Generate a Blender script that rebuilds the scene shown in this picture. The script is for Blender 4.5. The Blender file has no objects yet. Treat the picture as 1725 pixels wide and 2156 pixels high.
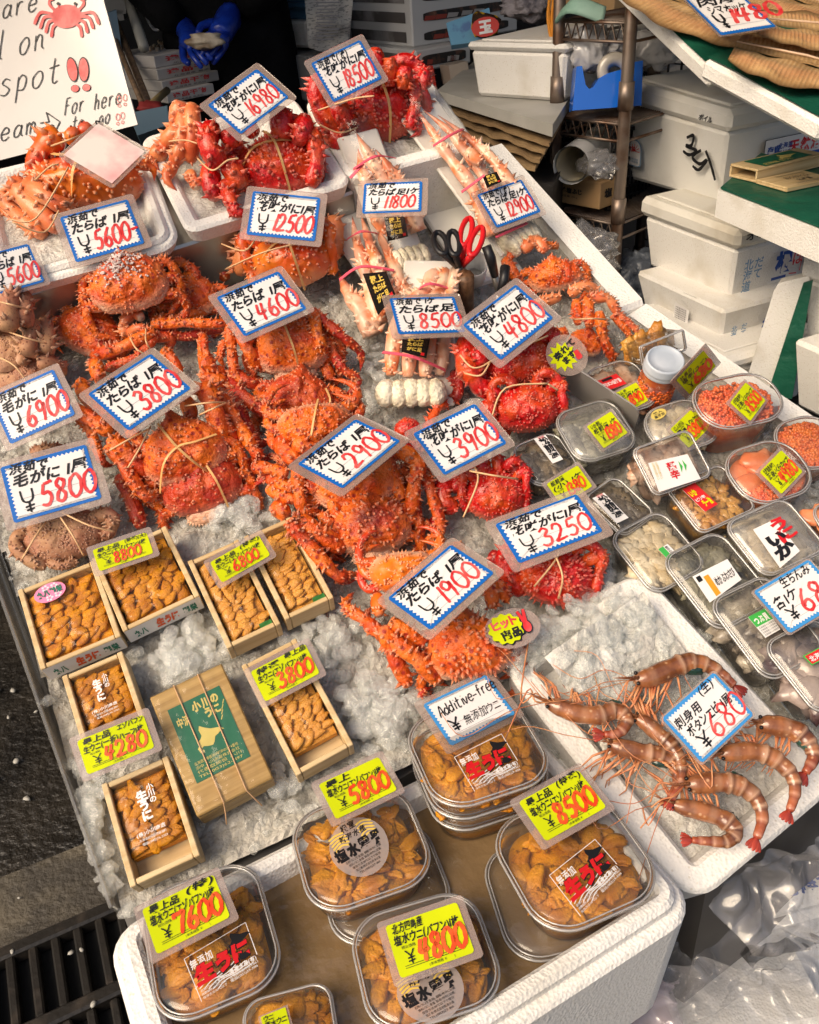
import bpy, math, random
from math import sin, cos, pi, radians, sqrt
from mathutils import Vector as V, Matrix, noise as mnoise
sc = bpy.context.scene
COL = sc.collection
rnd = random.Random(7)
# ---------------------------------------------------------------- camera
# picture coordinates used below: a 1725 x 2156 frame
CX, CY, FP = 862.5, 1078.0, 1850.0
PITCH, ROLL, NAD = 34.0, 4.5, radians(90 - 34.0)
def nrm(v): return v.normalized()
dn = nrm(V((sin(radians(ROLL))*math.tan(NAD), cos(radians(ROLL))*math.tan(NAD), 1)))      # straight down, in camera axes
tn = nrm(V((0.0, math.tan(radians(32)), 1)))                                             # into the sloping counter, camera axes
fwd = V((0, 0, 1)); zc = -dn
yc = nrm(fwd - zc*fwd.dot(zc)); xc = yc.cross(zc)
R = Matrix((xc, yc, zc))                                                                 # camera axes -> world
ORG = V((0, 0, 0.8)); CAM = ORG - (R @ fwd)*1.0
cam = bpy.data.cameras.new('camera'); co = bpy.data.objects.new('camera', cam); COL.objects.link(co)
rx, ry, rz = R @ V((1, 0, 0)), R @ V((0, -1, 0)), R @ V((0, 0, -1))
co.matrix_world = Matrix(((rx.x, ry.x, rz.x, CAM.x), (rx.y, ry.y, rz.y, CAM.y), (rx.z, ry.z, rz.z, CAM.z), (0, 0, 0, 1)))
cam.sensor_fit = 'HORIZONTAL'; cam.sensor_width = 36; cam.lens = 36*FP/1725.0
cam.clip_start = 0.05; cam.clip_end = 200
sc.camera = co
# ---------------------------------------------------------------- light
sc.view_settings.view_transform = 'Standard'; sc.view_settings.look = 'None'
sc.view_settings.gamma = 1; sc.view_settings.exposure = 0.44
world = bpy.data.worlds.new('World'); sc.world = world; world.use_nodes = True
nt = world.node_tree; bg = nt.nodes['Background']
sky = nt.nodes.new('ShaderNodeTexSky'); sky.sky_type = 'NISHITA'; sky.sun_disc = False
SUN_EL, SUN_AZ = radians(45), radians(231)          # azimuth clockwise from +Y
sky.sun_elevation = SUN_EL; sky.sun_rotation = SUN_AZ
sky.air_density = 1.0; sky.dust_density = 6.0; sky.ozone_density = 0.6
nt.links.new(sky.outputs[0], bg.inputs[0]); bg.inputs[1].default_value = 0.112
sl = bpy.data.lights.new('sun', 'SUN'); sl.energy = 2.0; sl.angle = radians(40); sl.color = (1.0, 0.80, 0.55)
so = bpy.data.objects.new('sun', sl); COL.objects.link(so)
sd = V((sin(SUN_AZ)*cos(SUN_EL), cos(SUN_AZ)*cos(SUN_EL), sin(SUN_EL)))
so.rotation_euler = sd.to_track_quat('Z', 'Y').to_euler()
so.location = (0, -3, 6)
sc.cycles.max_bounces = 10; sc.cycles.transparent_max_bounces = 24; sc.cycles.transmission_bounces = 6
sc.cycles.glossy_bounces = 4; sc.cycles.diffuse_bounces = 3; sc.cycles.caustics_refractive = False; sc.cycles.caustics_reflective = False
# ---------------------------------------------------------------- picture point -> place
def ray(x, y): return R @ V((x - CX, y - CY, FP))
NT = R @ (-tn)                                                                           # counter normal, upward
def T(x, y, h=0.0):
    d = ray(x, y); return CAM + d*((ORG + NT*h - CAM).dot(NT)/d.dot(NT))                 # on the sloping counter, h above the ice
def H(x, y, z):
    d = ray(x, y); return CAM + d*((z - CAM.z)/d.z)                                      # on a level plane
def D(x, y, dist): return CAM + ray(x, y)*(dist/FP)                                      # at a distance along the view
def onpl(P, n):
    def f(x, y, h=0.0):
        d = ray(x, y); return CAM + d*((P + n*h - CAM).dot(n)/d.dot(n))
    return f
def pxm(P): return (P - CAM).dot(R @ fwd)/FP                                             # metres per picture unit at a point
U = nrm(T(592, 1320) - T(475, 1362)); W_ = NT.cross(U)
U = nrm(U + nrm(T(264, 1335) - T(87, 1409))); W_ = NT.cross(U)
def frame(P, x, z=None):
    z = nrm(z or NT); x = nrm(x - z*x.dot(z)); y = z.cross(x)
    return Matrix(((x.x, y.x, z.x, P.x), (x.y, y.y, z.y, P.y), (x.z, y.z, z.z, P.z), (0, 0, 0, 1)))
# ---------------------------------------------------------------- objects
MW = {}
def tag(o, label=None, cat=None, group=None, kind=None):
    if label: o['label'] = label
    if cat: o['category'] = cat
    if group: o['group'] = group
    if kind: o['kind'] = kind
    return o
def thing(name, label, cat, P, group=None):
    M = P if isinstance(P, Matrix) else Matrix.Translation(P)
    o = bpy.data.objects.new(name, None); COL.objects.link(o); o.matrix_world = M; o.empty_display_size = .02
    MW[o.name] = M.copy(); return tag(o, label, cat, group)
class MB:
    def __init__(s): s.v = []; s.f = []; s.m = []; s.s = []; s.c = []
    def add(s, vs, fs, m=0, sm=False, c=(0, 0, 0)):
        n = len(s.v); s.v.extend(vs)
        if isinstance(c, list): s.c.extend(c)
        else: s.c.extend([c]*len(vs))
        for f in fs: s.f.append([i + n for i in f]); s.m.append(m); s.s.append(sm)
        return s
    def build(s, name, mats, parent=None, label=None, cat=None, group=None, kind=None):
        if not isinstance(mats, (list, tuple)): mats = [mats]
        if parent is not None: M = MW[parent.name]
        else:
            n = len(s.v); c = V((0, 0, 0))
            for v in s.v: c = c + v
            M = Matrix.Translation(c/max(n, 1))
        Mi = M.inverted()
        me = bpy.data.meshes.new(name)
        me.from_pydata([tuple(Mi @ v) for v in s.v], [], s.f)
        for m in mats: me.materials.append(m)
        me.polygons.foreach_set('material_index', s.m); me.polygons.foreach_set('use_smooth', s.s)
        if any(c != (0, 0, 0) for c in s.c):
            a = me.color_attributes.new('tone', 'FLOAT_COLOR', 'POINT')
            a.data.foreach_set('color', [x for c in s.c for x in (c[0], c[1], c[2], 1)])
        me.update()
        o = bpy.data.objects.new(name, me); COL.objects.link(o)
        if parent is not None: o.parent = parent
        else: o.matrix_world = M
        MW[o.name] = M.copy()
        if label or cat or group or kind: tag(o, label, cat, group, kind)
        return o
    # ---- shapes; M is a matrix or a function of (x, y, z)
    def box(s, M, x0, y0, z0, x1, y1, z1, b=0.0, m=0, sm=False):
        f = mp(M); b = min(b, abs(x1-x0)*.45, abs(y1-y0)*.45, abs(z1-z0)*.45)
        if b <= 0:
            vs = [f(x, y, z) for z in (z0, z1) for y in (y0, y1) for x in (x0, x1)]
            return s.add(vs, [(0, 2, 3, 1), (4, 5, 7, 6), (0, 1, 5, 4), (2, 6, 7, 3), (0, 4, 6, 2), (1, 3, 7, 5)], m, sm)
        vs = []; ix = {}
        for i, x in enumerate((x0, x1)):
            for j, y in enumerate((y0, y1)):
                for k, z in enumerate((z0, z1)):
                    sx, sy, sz = (b, -b)[i], (b, -b)[j], (b, -b)[k]
                    ix[i, j, k] = len(vs); vs += [f(x, y+sy, z+sz), f(x+sx, y, z+sz), f(x+sx, y+sy, z)]
        I = lambda i, j, k, a: ix[i, j, k] + a
        fs = []
        for i in (0, 1):
            q = [I(i, 0, 0, 0), I(i, 1, 0, 0), I(i, 1, 1, 0), I(i, 0, 1, 0)]; fs.append(q if i else q[::-1])
            q = [I(0, i, 0, 1), I(0, i, 1, 1), I(1, i, 1, 1), I(1, i, 0, 1)]; fs.append(q if i else q[::-1])
            q = [I(0, 0, i, 2), I(1, 0, i, 2), I(1, 1, i, 2), I(0, 1, i, 2)]; fs.append(q if i else q[::-1])
        for i in (0, 1):
            for j in (0, 1):
                fs.append([I(i, j, 0, 0), I(i, j, 1, 0), I(i, j, 1, 1), I(i, j, 0, 1)])
                fs.append([I(i, 0, j, 0), I(i, 1, j, 0), I(i, 1, j, 2), I(i, 0, j, 2)])
                fs.append([I(0, i, j, 1), I(1, i, j, 1), I(1, i, j, 2), I(0, i, j, 2)])
                for k in (0, 1): fs.append([I(i, j, k, 0), I(i, j, k, 1), I(i, j, k, 2)])
        return s.add(vs, fs, m, sm)
    def loft(s, rings, m=0, sm=True, cap0=False, cap1=False, closed=True, c=(0, 0, 0)):
        n = len(rings[0]); fs = []
        for r in range(len(rings)-1):
            for i in range(n if closed else n-1):
                j = (i+1) % n; fs.append((r*n+i, r*n+j, (r+1)*n+j, (r+1)*n+i))
        if cap0: fs.append(list(range(n))[::-1])
        if cap1: fs.append([(len(rings)-1)*n+i for i in range(n)])
        return s.add([v for r in rings for v in r], fs, m, sm, c)
    def tube(s, pts, rad, n=6, m=0, cap=True, sm=True, flat=1.0, c=(0, 0, 0)):
        if not isinstance(rad, (list, tuple)): rad = [rad]*len(pts)
        if not isinstance(c, list): c = [c]*len(pts)
        t0 = nrm(pts[1]-pts[0]); a = t0.orthogonal().normalized(); rings = []; cc = []
        for i, p in enumerate(pts):
            t = pts[min(i+1, len(pts)-1)] - pts[max(i-1, 0)]
            t = nrm(t) if t.length > 1e-9 else t0
            a = nrm(a - t*a.dot(t)) if (a - t*a.dot(t)).length > 1e-6 else t.orthogonal().normalized()
            b = t.cross(a)
            rings.append([p + a*(rad[i]*cos(2*pi*k/n)) + b*(rad[i]*flat*sin(2*pi*k/n)) for k in range(n)]); cc += [c[i]]*n
        return s.loft(rings, m, sm, cap, cap, True, cc)
    def face(s, M, pts, z=0.0, m=0):
        f = mp(M); return s.add([f(p[0], p[1], z) for p in pts], [list(range(len(pts)))], m)
    def prism(s, M, pts, z0, z1, m=0, sm=False):
        f = mp(M); n = len(pts)
        return s.add([f(p[0], p[1], z0) for p in pts] + [f(p[0], p[1], z1) for p in pts],
            [list(range(n))[::-1], [n+i for i in range(n)]] + [(i, (i+1) % n, n+(i+1) % n, n+i) for i in range(n)], m, sm)
    def cone(s, p, d, r, l, n=4, m=0, c0=(0, 0, 0), c1=(0, 0, 0)):
        d = nrm(d); a = d.orthogonal().normalized(); b = d.cross(a)
        vs = [p + a*(r*cos(2*pi*k/n)) + b*(r*sin(2*pi*k/n)) for k in range(n)] + [p + d*l]
        return s.add(vs, [(k, (k+1) % n, n) for k in range(n)], m, True, [c0]*n + [c1])
    def blob(s, M, rx_, ry_, rz_, m=0, nz=0.0, fr=3.0, sub=2, seed=0, fn=None, c=(0, 0, 0), sm=True):
        vs, fs = ICO[sub]; f = mp(M); out = []
        for v in vs:
            k = 1.0 + (nz*mnoise.noise(v*fr + V((seed*7.3, seed*3.1, 0))) if nz else 0)
            p = V((v.x*rx_*k, v.y*ry_*k, v.z*rz_*k))
            if fn: p = fn(p, v)
            out.append(f(p.x, p.y, p.z))
        return s.add(out, fs, m, sm, c)
def mp(M):
    if isinstance(M, Matrix): return lambda x, y, z=0.0: M @ V((x, y, z))
    return M
def ico(sub):
    import bmesh
    b = bmesh.new(); bmesh.ops.create_icosphere(b, subdivisions=sub, radius=1)
    r = ([v.co.copy() for v in b.verts], [[v.index for v in f.verts] for f in b.faces]); b.free(); return r
ICO = {k: ico(k) for k in (1, 2, 3, 4)}
def rrect(w, h, r, n=5):
    out = []
    for cx, cy, a0 in ((w/2-r, h/2-r, 0), (-w/2+r, h/2-r, 90), (-w/2+r, -h/2+r, 180), (w/2-r, -h/2+r, 270)):
        for i in range(n+1):
            a = radians(a0 + 90*i/n); out.append((cx + r*cos(a), cy + r*sin(a)))
    return out
def spl(pts, k=6):
    """Catmull-Rom through points (tuples or Vectors of any size)"""
    P = [V(p) for p in pts]; out = []
    for i in range(len(P)-1):
        a, b, c, d = P[max(i-1, 0)], P[i], P[i+1], P[min(i+2, len(P)-1)]
        for j in range(k):
            t = j/k; out.append(.5*((2*b) + (c-a)*t + (2*a-5*b+4*c-d)*t*t + (3*b-a-3*c+d)*t**3))
    return out + [P[-1]]
def bil(q):
    """four world corners TL TR BR BL -> map of x,y in 0..1 (y up) and height"""
    tl, tr, br, bl = q; n = nrm((tr-bl).cross(tl-br)); n = n if n.dot(CAM-bl) > 0 else -n
    return lambda x, y, z=0.0: (bl*(1-x)*(1-y) + br*x*(1-y) + tr*x*y + tl*(1-x)*y) + n*z
def fitrect(P4):
    """best rectangle through four world points TL TR BR BL -> matrix (centre, x along TL-TR), w, h"""
    tl, tr, br, bl = P4; c = (tl+tr+br+bl)/4; u = (tr-tl+br-bl)/2; v = (tl-bl+tr-br)/2
    w, h = u.length, v.length; n = nrm(u.cross(v)); un, vn = nrm(u), nrm(v)
    vo = n.cross(un); k = nrm(nrm(vo) + vn); x = nrm(un + nrm(k.cross(n)))
    return frame(c, x, n), w, h
def fitskew(P4):
    tl, tr, br, bl = P4; c = (tl+tr+br+bl)/4; u = (tr-tl+br-bl)/2; v = (tl-bl+tr-br)/2; n = nrm(u.cross(v)); x, y = nrm(u), nrm(v)
    return Matrix(((x.x, y.x, n.x, c.x), (x.y, y.y, n.y, c.y), (x.z, y.z, n.z, c.z), (0, 0, 0, 1))), u.length, v.length
def pose(q, hc, asp=1.4, lean=0.012):
    """heights of the four corners of a propped card so that it comes out rectangular"""
    best = None
    for i in range(-8, 9):
        for j in range(-6, 12):
            du, dv = i*.006, j*.006
            P = [T(x, y, hc + a*du + b*dv) for (x, y), a, b in zip(q, (-.5, .5, .5, -.5), (.5, .5, -.5, -.5))]
            e = [P[1]-P[0], P[2]-P[1], P[3]-P[2], P[0]-P[3]]; L = [x.length for x in e]
            cst = sum((e[k].dot(e[(k+1) % 4])/L[k]/L[(k+1) % 4])**2 for k in range(4))
            cst += ((L[0]-L[2])/(L[0]+L[2]))**2*4 + ((L[1]-L[3])/(L[1]+L[3]))**2*4
            cst += 1.0*math.log((L[0]+L[2])/(L[1]+L[3])/asp)**2 + 220*(du*du + (dv-lean)**2)
            if best is None or cst < best[0]: best = (cst, P)
    return best[1]
# ---------------------------------------------------------------- writing
GL = {}
def glyph(ch, bold):
    if (ch, bold) not in GL:
        c = bpy.data.curves.new('g', 'FONT'); c.body = ch; c.resolution_u = 2; c.offset = bold
        o = bpy.data.objects.new('g', c); me = bpy.data.meshes.new_from_object(o)
        vs = [(v.co.x, v.co.y) for v in me.vertices]; fs = [list(p.vertices) for p in me.polygons]
        xs = [p[0] for p in vs] or [0, .3]
        GL[ch, bold] = (vs, fs, min(xs), max(xs))
        bpy.data.objects.remove(o); bpy.data.meshes.remove(me); bpy.data.curves.remove(c)
    return GL[ch, bold]
def text(mb, s, M, x, y, h, m=0, w=None, bold=0.02, shear=0.0, z=0.0005, jit=0.0, vert=False, sx=1.0, drop=0.0, rot=0.0):
    """writing starting at x, y (baseline), letter height h, in the map's own units; w = fit to this width; sx = x unit / y unit"""
    f = mp(M); pen = 0.0; items = []
    for ch in s:
        if ch == ' ': pen += .4; continue
        vs, fs, a, b = glyph(ch, bold)
        items.append((vs, fs, pen - a, rnd.uniform(-1, 1), rnd.uniform(-1, 1))); pen += (b-a) + .09
    if not items: return
    k = h/0.86
    kx = (w/pen) if (w and not vert) else k*sx
    cr, sr = cos(rot), sin(rot)
    for i, (vs, fs, off, j1, j2) in enumerate(items):
        g = []
        for px, py in vs:
            if vert: qx, qy = px*kx, py*k - i*h*1.08
            else:
                py2 = py + jit*j1*.25 + jit*j2*.12*(px-.4); qx, qy = (px+off+shear*py2)*kx, py2*k*(1+jit*.3*j2) - drop*i*h
            qx, qy = qx*cr - qy*sr, qx*sr + qy*cr
            g.append(f(x + qx, y + qy, z))
        mb.add(g, fs, m)
def stroke(mb, pts, w, M, m=0, z=0.0006, sm=5, sx=1.0, taper=0.25):
    """a brush stroke: flat ribbon with round-ish ends through points"""
    f = mp(M); P = spl(pts, sm) if sm > 1 else [V(p) for p in pts]; n = len(P); L = []; Rr = []
    for i, p in enumerate(P):
        t = P[min(i+1, n-1)] - P[max(i-1, 0)]; t = V((t.x/sx, t.y)); t = t.normalized() if t.length > 1e-9 else V((1, 0))
        e = min(i, n-1-i)/max(1, (n-1)*.12); ww = w*.5*(1 - taper*(1-min(1, e)))*(1+.12*sin(i*1.7))
        L.append(f(p.x - t.y*ww*sx, p.y + t.x*ww, z)); Rr.append(f(p.x + t.y*ww*sx, p.y - t.x*ww, z))
    mb.add(L + Rr, [(i, n+i, n+i+1, i+1) for i in range(n-1)], m)
DG = {'0': [[(.55, 1.0), (.18, .8), (.08, .35), (.4, .02), (.85, .2), (.95, .65), (.7, .97), (.45, .98)]],
 '1': [[(.62, 1.0), (.5, .5), (.4, 0)]], '2': [[(.1, .72), (.3, .98), (.7, .9), (.75, .6), (.4, .25), (.08, .04), (.5, .06), (1, .1)]],
 '3': [[(.15, .85), (.5, 1.0), (.8, .8), (.45, .55), (.85, .4), (.75, .08), (.35, .0), (.05, .15)]],
 '4': [[(.35, .95), (.15, .45), (.5, .42), (.95, .5)], [(.8, .95), (.62, .5), (.5, 0)]],
 '5': [[(.35, .95), (.25, .55), (.65, .58), (.85, .3), (.55, .02), (.1, .1)], [(.35, .95), (.65, .97), (1.0, 1.02)]],
 '6': [[(.75, 1.0), (.35, .65), (.12, .25), (.4, .0), (.8, .12), (.75, .42), (.45, .45), (.2, .25)]],
 '7': [[(.1, .78), (.12, .95), (.55, .95), (.95, .98), (.7, .5), (.5, 0)]],
 '8': [[(.75, .85), (.45, 1.0), (.2, .8), (.45, .55), (.8, .3), (.6, .02), (.2, .1), (.3, .42), (.7, .62), (.8, .88), (.62, .97)]],
 '9': [[(.8, .75), (.55, 1.0), (.2, .85), (.3, .55), (.65, .58), (.85, .85), (.75, .4), (.6, 0)]],
 '-': [[(.1, .5), (.9, .55)]], '.': [[(.3, .0), (.4, .04)]], ',': [[(.3, .05), (.2, -.1)]]}
YEN = [[(.02, 1.0), (.1, .55), (.5, .45), (.85, .6), (.9, 1.0)], [(.5, .45), (.5, 0)], [(.15, .25), (.85, .3)], [(.18, .1), (.8, .14)]]
YEN2 = [[(.05, 1.0), (.5, .52), (.5, 0)], [(.95, 1.0), (.5, .52)], [(.15, .42), (.85, .46)], [(.15, .2), (.85, .24)]]
LT = {'a': [[(.75, .5), (.45, .62), (.15, .4), (.2, .06), (.55, .05), (.75, .35), (.78, .6)], [(.78, .6), (.76, .15), (.95, .02)]],
 'r': [[(.2, .6), (.22, 0)], [(.22, .35), (.4, .58), (.7, .6)]], 'e': [[(.12, .32), (.75, .36), (.7, .58), (.4, .64), (.12, .35), (.25, .05), (.55, .0), (.85, .14)]],
 'o': [[(.45, .62), (.12, .4), (.2, .05), (.55, .0), (.82, .3), (.7, .58), (.42, .62)]], 'n': [[(.18, .6), (.2, 0)], [(.2, .35), (.42, .6), (.68, .5), (.72, .15), (.9, .02)]],
 's': [[(.75, .55), (.4, .64), (.2, .48), (.5, .34), (.75, .18), (.5, .0), (.12, .06)]], 'p': [[(.2, .6), (.16, -.4)], [(.18, .45), (.45, .64), (.78, .45), (.65, .08), (.2, .08)]],
 't': [[(.45, .98), (.4, .2), (.55, .0), (.8, .08)], [(.1, .62), (.8, .68)]], 'F': [[(.2, 1), (.15, 0)], [(.2, 1), (.8, 1.02)], [(.18, .55), (.65, .58)]],
 'h': [[(.2, 1), (.18, 0)], [(.18, .35), (.45, .6), (.7, .45), (.74, 0)]], 'm': [[(.1, .6), (.12, 0)], [(.12, .4), (.3, .6), (.46, .45), (.46, 0)], [(.46, .4), (.66, .6), (.84, .45), (.86, .1), (1.0, .02)]],
 'g': [[(.75, .5), (.45, .62), (.15, .4), (.2, .06), (.55, .05), (.75, .45), (.75, -.2), (.4, -.38), (.15, -.25)]], 'l': [[(.5, 1), (.45, .15), (.65, .0)]],
 'A': [[(.05, 0), (.45, 1), (.85, 0)], [(.2, .35), (.75, .38)]], 'd': [[(.75, .45), (.4, .6), (.12, .3), (.35, .0), (.75, .2)], [(.78, 1), (.78, 0)]],
 'i': [[(.4, .6), (.42, 0)], [(.42, .82), (.44, .86)]], 'v': [[(.1, .6), (.4, 0), (.75, .6)]], 'f': [[(.8, .95), (.5, .98), (.4, .7), (.38, 0)], [(.1, .58), (.75, .6)]], '-': [[(.1, .3), (.8, .32)]]}
def write(mb, s, M, x, y, h, w, tbl=DG, adv=.72, m=0, sx=1.0, slant=.12, up=0.0, z=0.0006, ws=1.0):
    pen = x
    for ch in s:
        if ch == ' ': pen += h*adv*sx*.7; continue
        k = .55*ws
        for st in tbl[ch]:
            stroke(mb, [(pen + (px*k + slant*py)*h*sx, y + py*h + up*(pen-x)) for px, py in st], w, M, m, z, 5, sx)
        pen += h*adv*sx*(.6 if ch in '1li.,' else 1.0)
# ---------------------------------------------------------------- materials
def lin(c): return tuple((x/12.92 if x <= .04045 else ((x+.055)/1.055)**2.4) for x in c)
MATS = {}
def mat(name, col, rough=.5, col2=None, nscale=20, namt=(.4, .6), bump=None, spec=.5, metal=0, trans=0, coat=0, ior=1.45, detail=4, sss=0, stretch=None, tone=None, vor=None, alpha=1, var=0, tint=None):
    """procedural principled: colours mixed by noise, optional cells, bump, tone attribute colours (pale, dark)"""
    if name in MATS: return MATS[name]
    m = bpy.data.materials.new(name); m.use_nodes = True; t = m.node_tree; b = t.nodes['Principled BSDF']; L = t.links.new
    def N(k, **kw):
        n = t.nodes.new(k)
        for a, v in kw.items(): setattr(n, a, v)
        return n
    tc = N('ShaderNodeTexCoord'); oi = N('ShaderNodeObjectInfo'); vm = N('ShaderNodeVectorMath', operation='MULTIPLY_ADD')
    cmb = N('ShaderNodeCombineXYZ')
    for i in range(3): L(oi.outputs['Random'], cmb.inputs[i])
    vm.inputs[1].default_value = stretch or (1, 1, 1); L(tc.outputs['Object'], vm.inputs[0]); L(cmb.outputs[0], vm.inputs[2])
    vec = vm.outputs[0]
    def mix(fac, a, c):
        x = N('ShaderNodeMix', data_type='RGBA')
        for v, i in ((fac, 0), (a, 6), (c, 7)):
            if hasattr(v, 'links'): L(v, x.inputs[i])
            else: x.inputs[i].default_value = v if i == 0 else (*v[:3], 1)
        return x.outputs[2]
    def noise_(scale, det=4, lo=.4, hi=.6):
        n = N('ShaderNodeTexNoise'); n.inputs['Scale'].default_value = scale; n.inputs['Detail'].default_value = det; L(vec, n.inputs['Vector'])
        r = N('ShaderNodeMapRange'); r.inputs[1].default_value = lo; r.inputs[2].default_value = hi; L(n.outputs[0], r.inputs[0]); return r.outputs[0]
    c = col
    if col2: c = mix(noise_(nscale, detail, *namt), c, col2)
    if vor:                                       # (scale, colour, size)
        vn = N('ShaderNodeTexVoronoi'); vn.inputs['Scale'].default_value = vor[0]; L(vec, vn.inputs['Vector'])
        r = N('ShaderNodeMapRange'); r.inputs[1].default_value = vor[2]; r.inputs[2].default_value = vor[2]*.5; L(vn.outputs[0], r.inputs[0]); c = mix(r.outputs[0], c, vor[1])
    if tone:
        at = N('ShaderNodeAttribute', attribute_name='tone'); sp = N('ShaderNodeSeparateColor'); L(at.outputs[0], sp.inputs[0])
        for i, tc2 in enumerate(tone): c = mix(sp.outputs[i], c, tc2)
    if var:
        hs = N('ShaderNodeHueSaturation'); r = N('ShaderNodeMapRange'); r.inputs[3].default_value = 1-var; r.inputs[4].default_value = 1+var
        L(oi.outputs['Random'], r.inputs[0]); L(r.outputs[0], hs.inputs['Value'])
        if hasattr(c, 'links'): L(c, hs.inputs['Color'])
        else: hs.inputs['Color'].default_value = (*c, 1)
        c = hs.outputs[0]
    if hasattr(c, 'links'): L(c, b.inputs['Base Color'])
    else: b.inputs['Base Color'].default_value = (*c[:3], 1)
    b.inputs['Roughness'].default_value = rough; b.inputs['Metallic'].default_value = metal; b.inputs['IOR'].default_value = ior
    b.inputs['Specular IOR Level'].default_value = spec; b.inputs['Transmission Weight'].default_value = trans; b.inputs['Coat Weight'].default_value = coat; b.inputs['Coat Roughness'].default_value = .08
    if sss: b.inputs['Subsurface Weight'].default_value = sss; b.inputs['Subsurface Radius'].default_value = (.01, .006, .004); b.inputs['Subsurface Scale'].default_value = .6
    if bump:                                      # (scale, strength, distance[, cells])
        if len(bump) > 3: bn = N('ShaderNodeTexVoronoi')
        else: bn = N('ShaderNodeTexNoise'); bn.inputs['Detail'].default_value = 5
        bn.inputs['Scale'].default_value = bump[0]; L(vec, bn.inputs['Vector'])
        bp = N('ShaderNodeBump'); bp.inputs['Strength'].default_value = bump[1]; bp.inputs['Distance'].default_value = bump[2]; L(bn.outputs[0], bp.inputs['Height']); L(bp.outputs[0], b.inputs['Normal'])
    MATS[name] = m; return m
def clear(name, milk=0.0, fk=.75, tint=(.97, .97, .96), rough=.06, gl=.10, col=(.72, .69, .66), bump=None):
    """thin clear plastic: see-through, fresnel gloss, a little milk"""
    if name in MATS: return MATS[name]
    m = bpy.data.materials.new(name); m.use_nodes = True; t = m.node_tree; t.nodes.clear(); L = t.links.new
    o = t.nodes.new('ShaderNodeOutputMaterial'); tr = t.nodes.new('ShaderNodeBsdfTransparent'); tr.inputs[0].default_value = (*tint, 1)
    g = t.nodes.new('ShaderNodeBsdfGlossy'); g.inputs['Roughness'].default_value = rough
    lw = t.nodes.new('ShaderNodeLayerWeight'); lw.inputs[0].default_value = .25
    ma = t.nodes.new('ShaderNodeMath'); ma.operation = 'MULTIPLY_ADD'; ma.inputs[1].default_value = fk; ma.inputs[2].default_value = gl; ma.use_clamp = True
    L(lw.outputs['Fresnel'], ma.inputs[0])
    base = tr.outputs[0]
    if milk:
        d = t.nodes.new('ShaderNodeBsdfDiffuse'); d.inputs[0].default_value = (*col, 1); x = t.nodes.new('ShaderNodeMixShader'); x.inputs[0].default_value = milk
        L(base, x.inputs[1]); L(d.outputs[0], x.inputs[2]); base = x.outputs[0]
    x = t.nodes.new('ShaderNodeMixShader'); L(ma.outputs[0], x.inputs[0]); L(base, x.inputs[1]); L(g.outputs[0], x.inputs[2]); L(x.outputs[0], o.inputs[0])
    if bump:
        n = t.nodes.new('ShaderNodeTexNoise'); n.inputs['Scale'].default_value = bump[0]; tc = t.nodes.new('ShaderNodeTexCoord'); L(tc.outputs['Object'], n.inputs['Vector'])
        bp = t.nodes.new('ShaderNodeBump'); bp.inputs['Strength'].default_value = bump[1]; bp.inputs['Distance'].default_value = bump[2]; L(n.outputs[0], bp.inputs['Height']); L(bp.outputs[0], g.inputs['Normal']); L(bp.outputs[0], lw.inputs['Normal'])
    MATS[name] = m; return m
foam = mat('foam', (.78, .76, .72), .6, (.60, .555, .47), 11, (.56, .80), (330, .5, .0014, 1), spec=.3, vor=(170, (.66, .62, .55), .24))
foam_old = mat('old_foam', (.68, .66, .60), .6, (.42, .37, .29), 7, (.50, .75), (380, .5, .0012, 1), spec=.3)
paper = mat('paper_white', (.80, .78, .76), .25, (.74, .71, .70), 30, (.4, .7), coat=.15)
cardblue = mat('card_blue', (.012, .13, .48), .25, coat=.3); lightblue = mat('card_light_blue', (.05, .27, .62), .25, coat=.3)
ink = mat('black_ink', (.012, .012, .014), .35); redink = mat('red_ink', (.62, .03, .035), .3, (.78, .14, .13), 60, (.4, .7))
orink = mat('orange_red_ink', (.72, .055, .01), .3, (.80, .15, .03), 60, (.4, .7)); yelcard = mat('yellow_card', (.60, .67, .006), .6, (.52, .60, .006), 15, spec=.1)
greyink = mat('grey_ink', (.15, .15, .17), .4)
rimp = clear('tub_rim', .38, rough=.15, gl=.16, col=(.80, .77, .74))
lam = clear('laminate', .28, rough=.14, gl=.04, col=(.66, .50, .43))
plas = clear('clear_plastic', .03, gl=.045, col=(.9, .86, .80)); plasm = clear('cloudy_plastic', .16, rough=.10); wrap = clear('cling_film', .01, fk=.35, rough=.06, gl=.012, bump=(45, .9, .006))
bagp = clear('bag_plastic', .13, rough=.12, gl=.05, col=(.84, .83, .88), bump=None)
wood = mat('pine_wood', (.66, .50, .28), .5, (.52, .36, .17), 9, (.35, .65), (60, .15, .001), stretch=(1, 14, 14))
steel = mat('steel', (.48, .46, .43), .3, (.36, .34, .31), 8, metal=.85)
black = mat('black_plastic', (.012, .012, .014), .4); white = mat('white_plastic', (.75, .75, .74), .35)
# ================================================================ setting
asphalt = mat('wet_asphalt', (.012, .011, .010), .35, (.030, .026, .021), 7, (.42, .68), (60, .9, .01), vor=(150, (.07, .06, .05), .22))
mb = MB(); mb.add([V((-30, -30, 0)), V((30, -30, 0)), V((30, 30, 0)), V((-30, 30, 0))], [(0, 1, 2, 3)])
mb.build('ground', asphalt, kind='structure')
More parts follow.
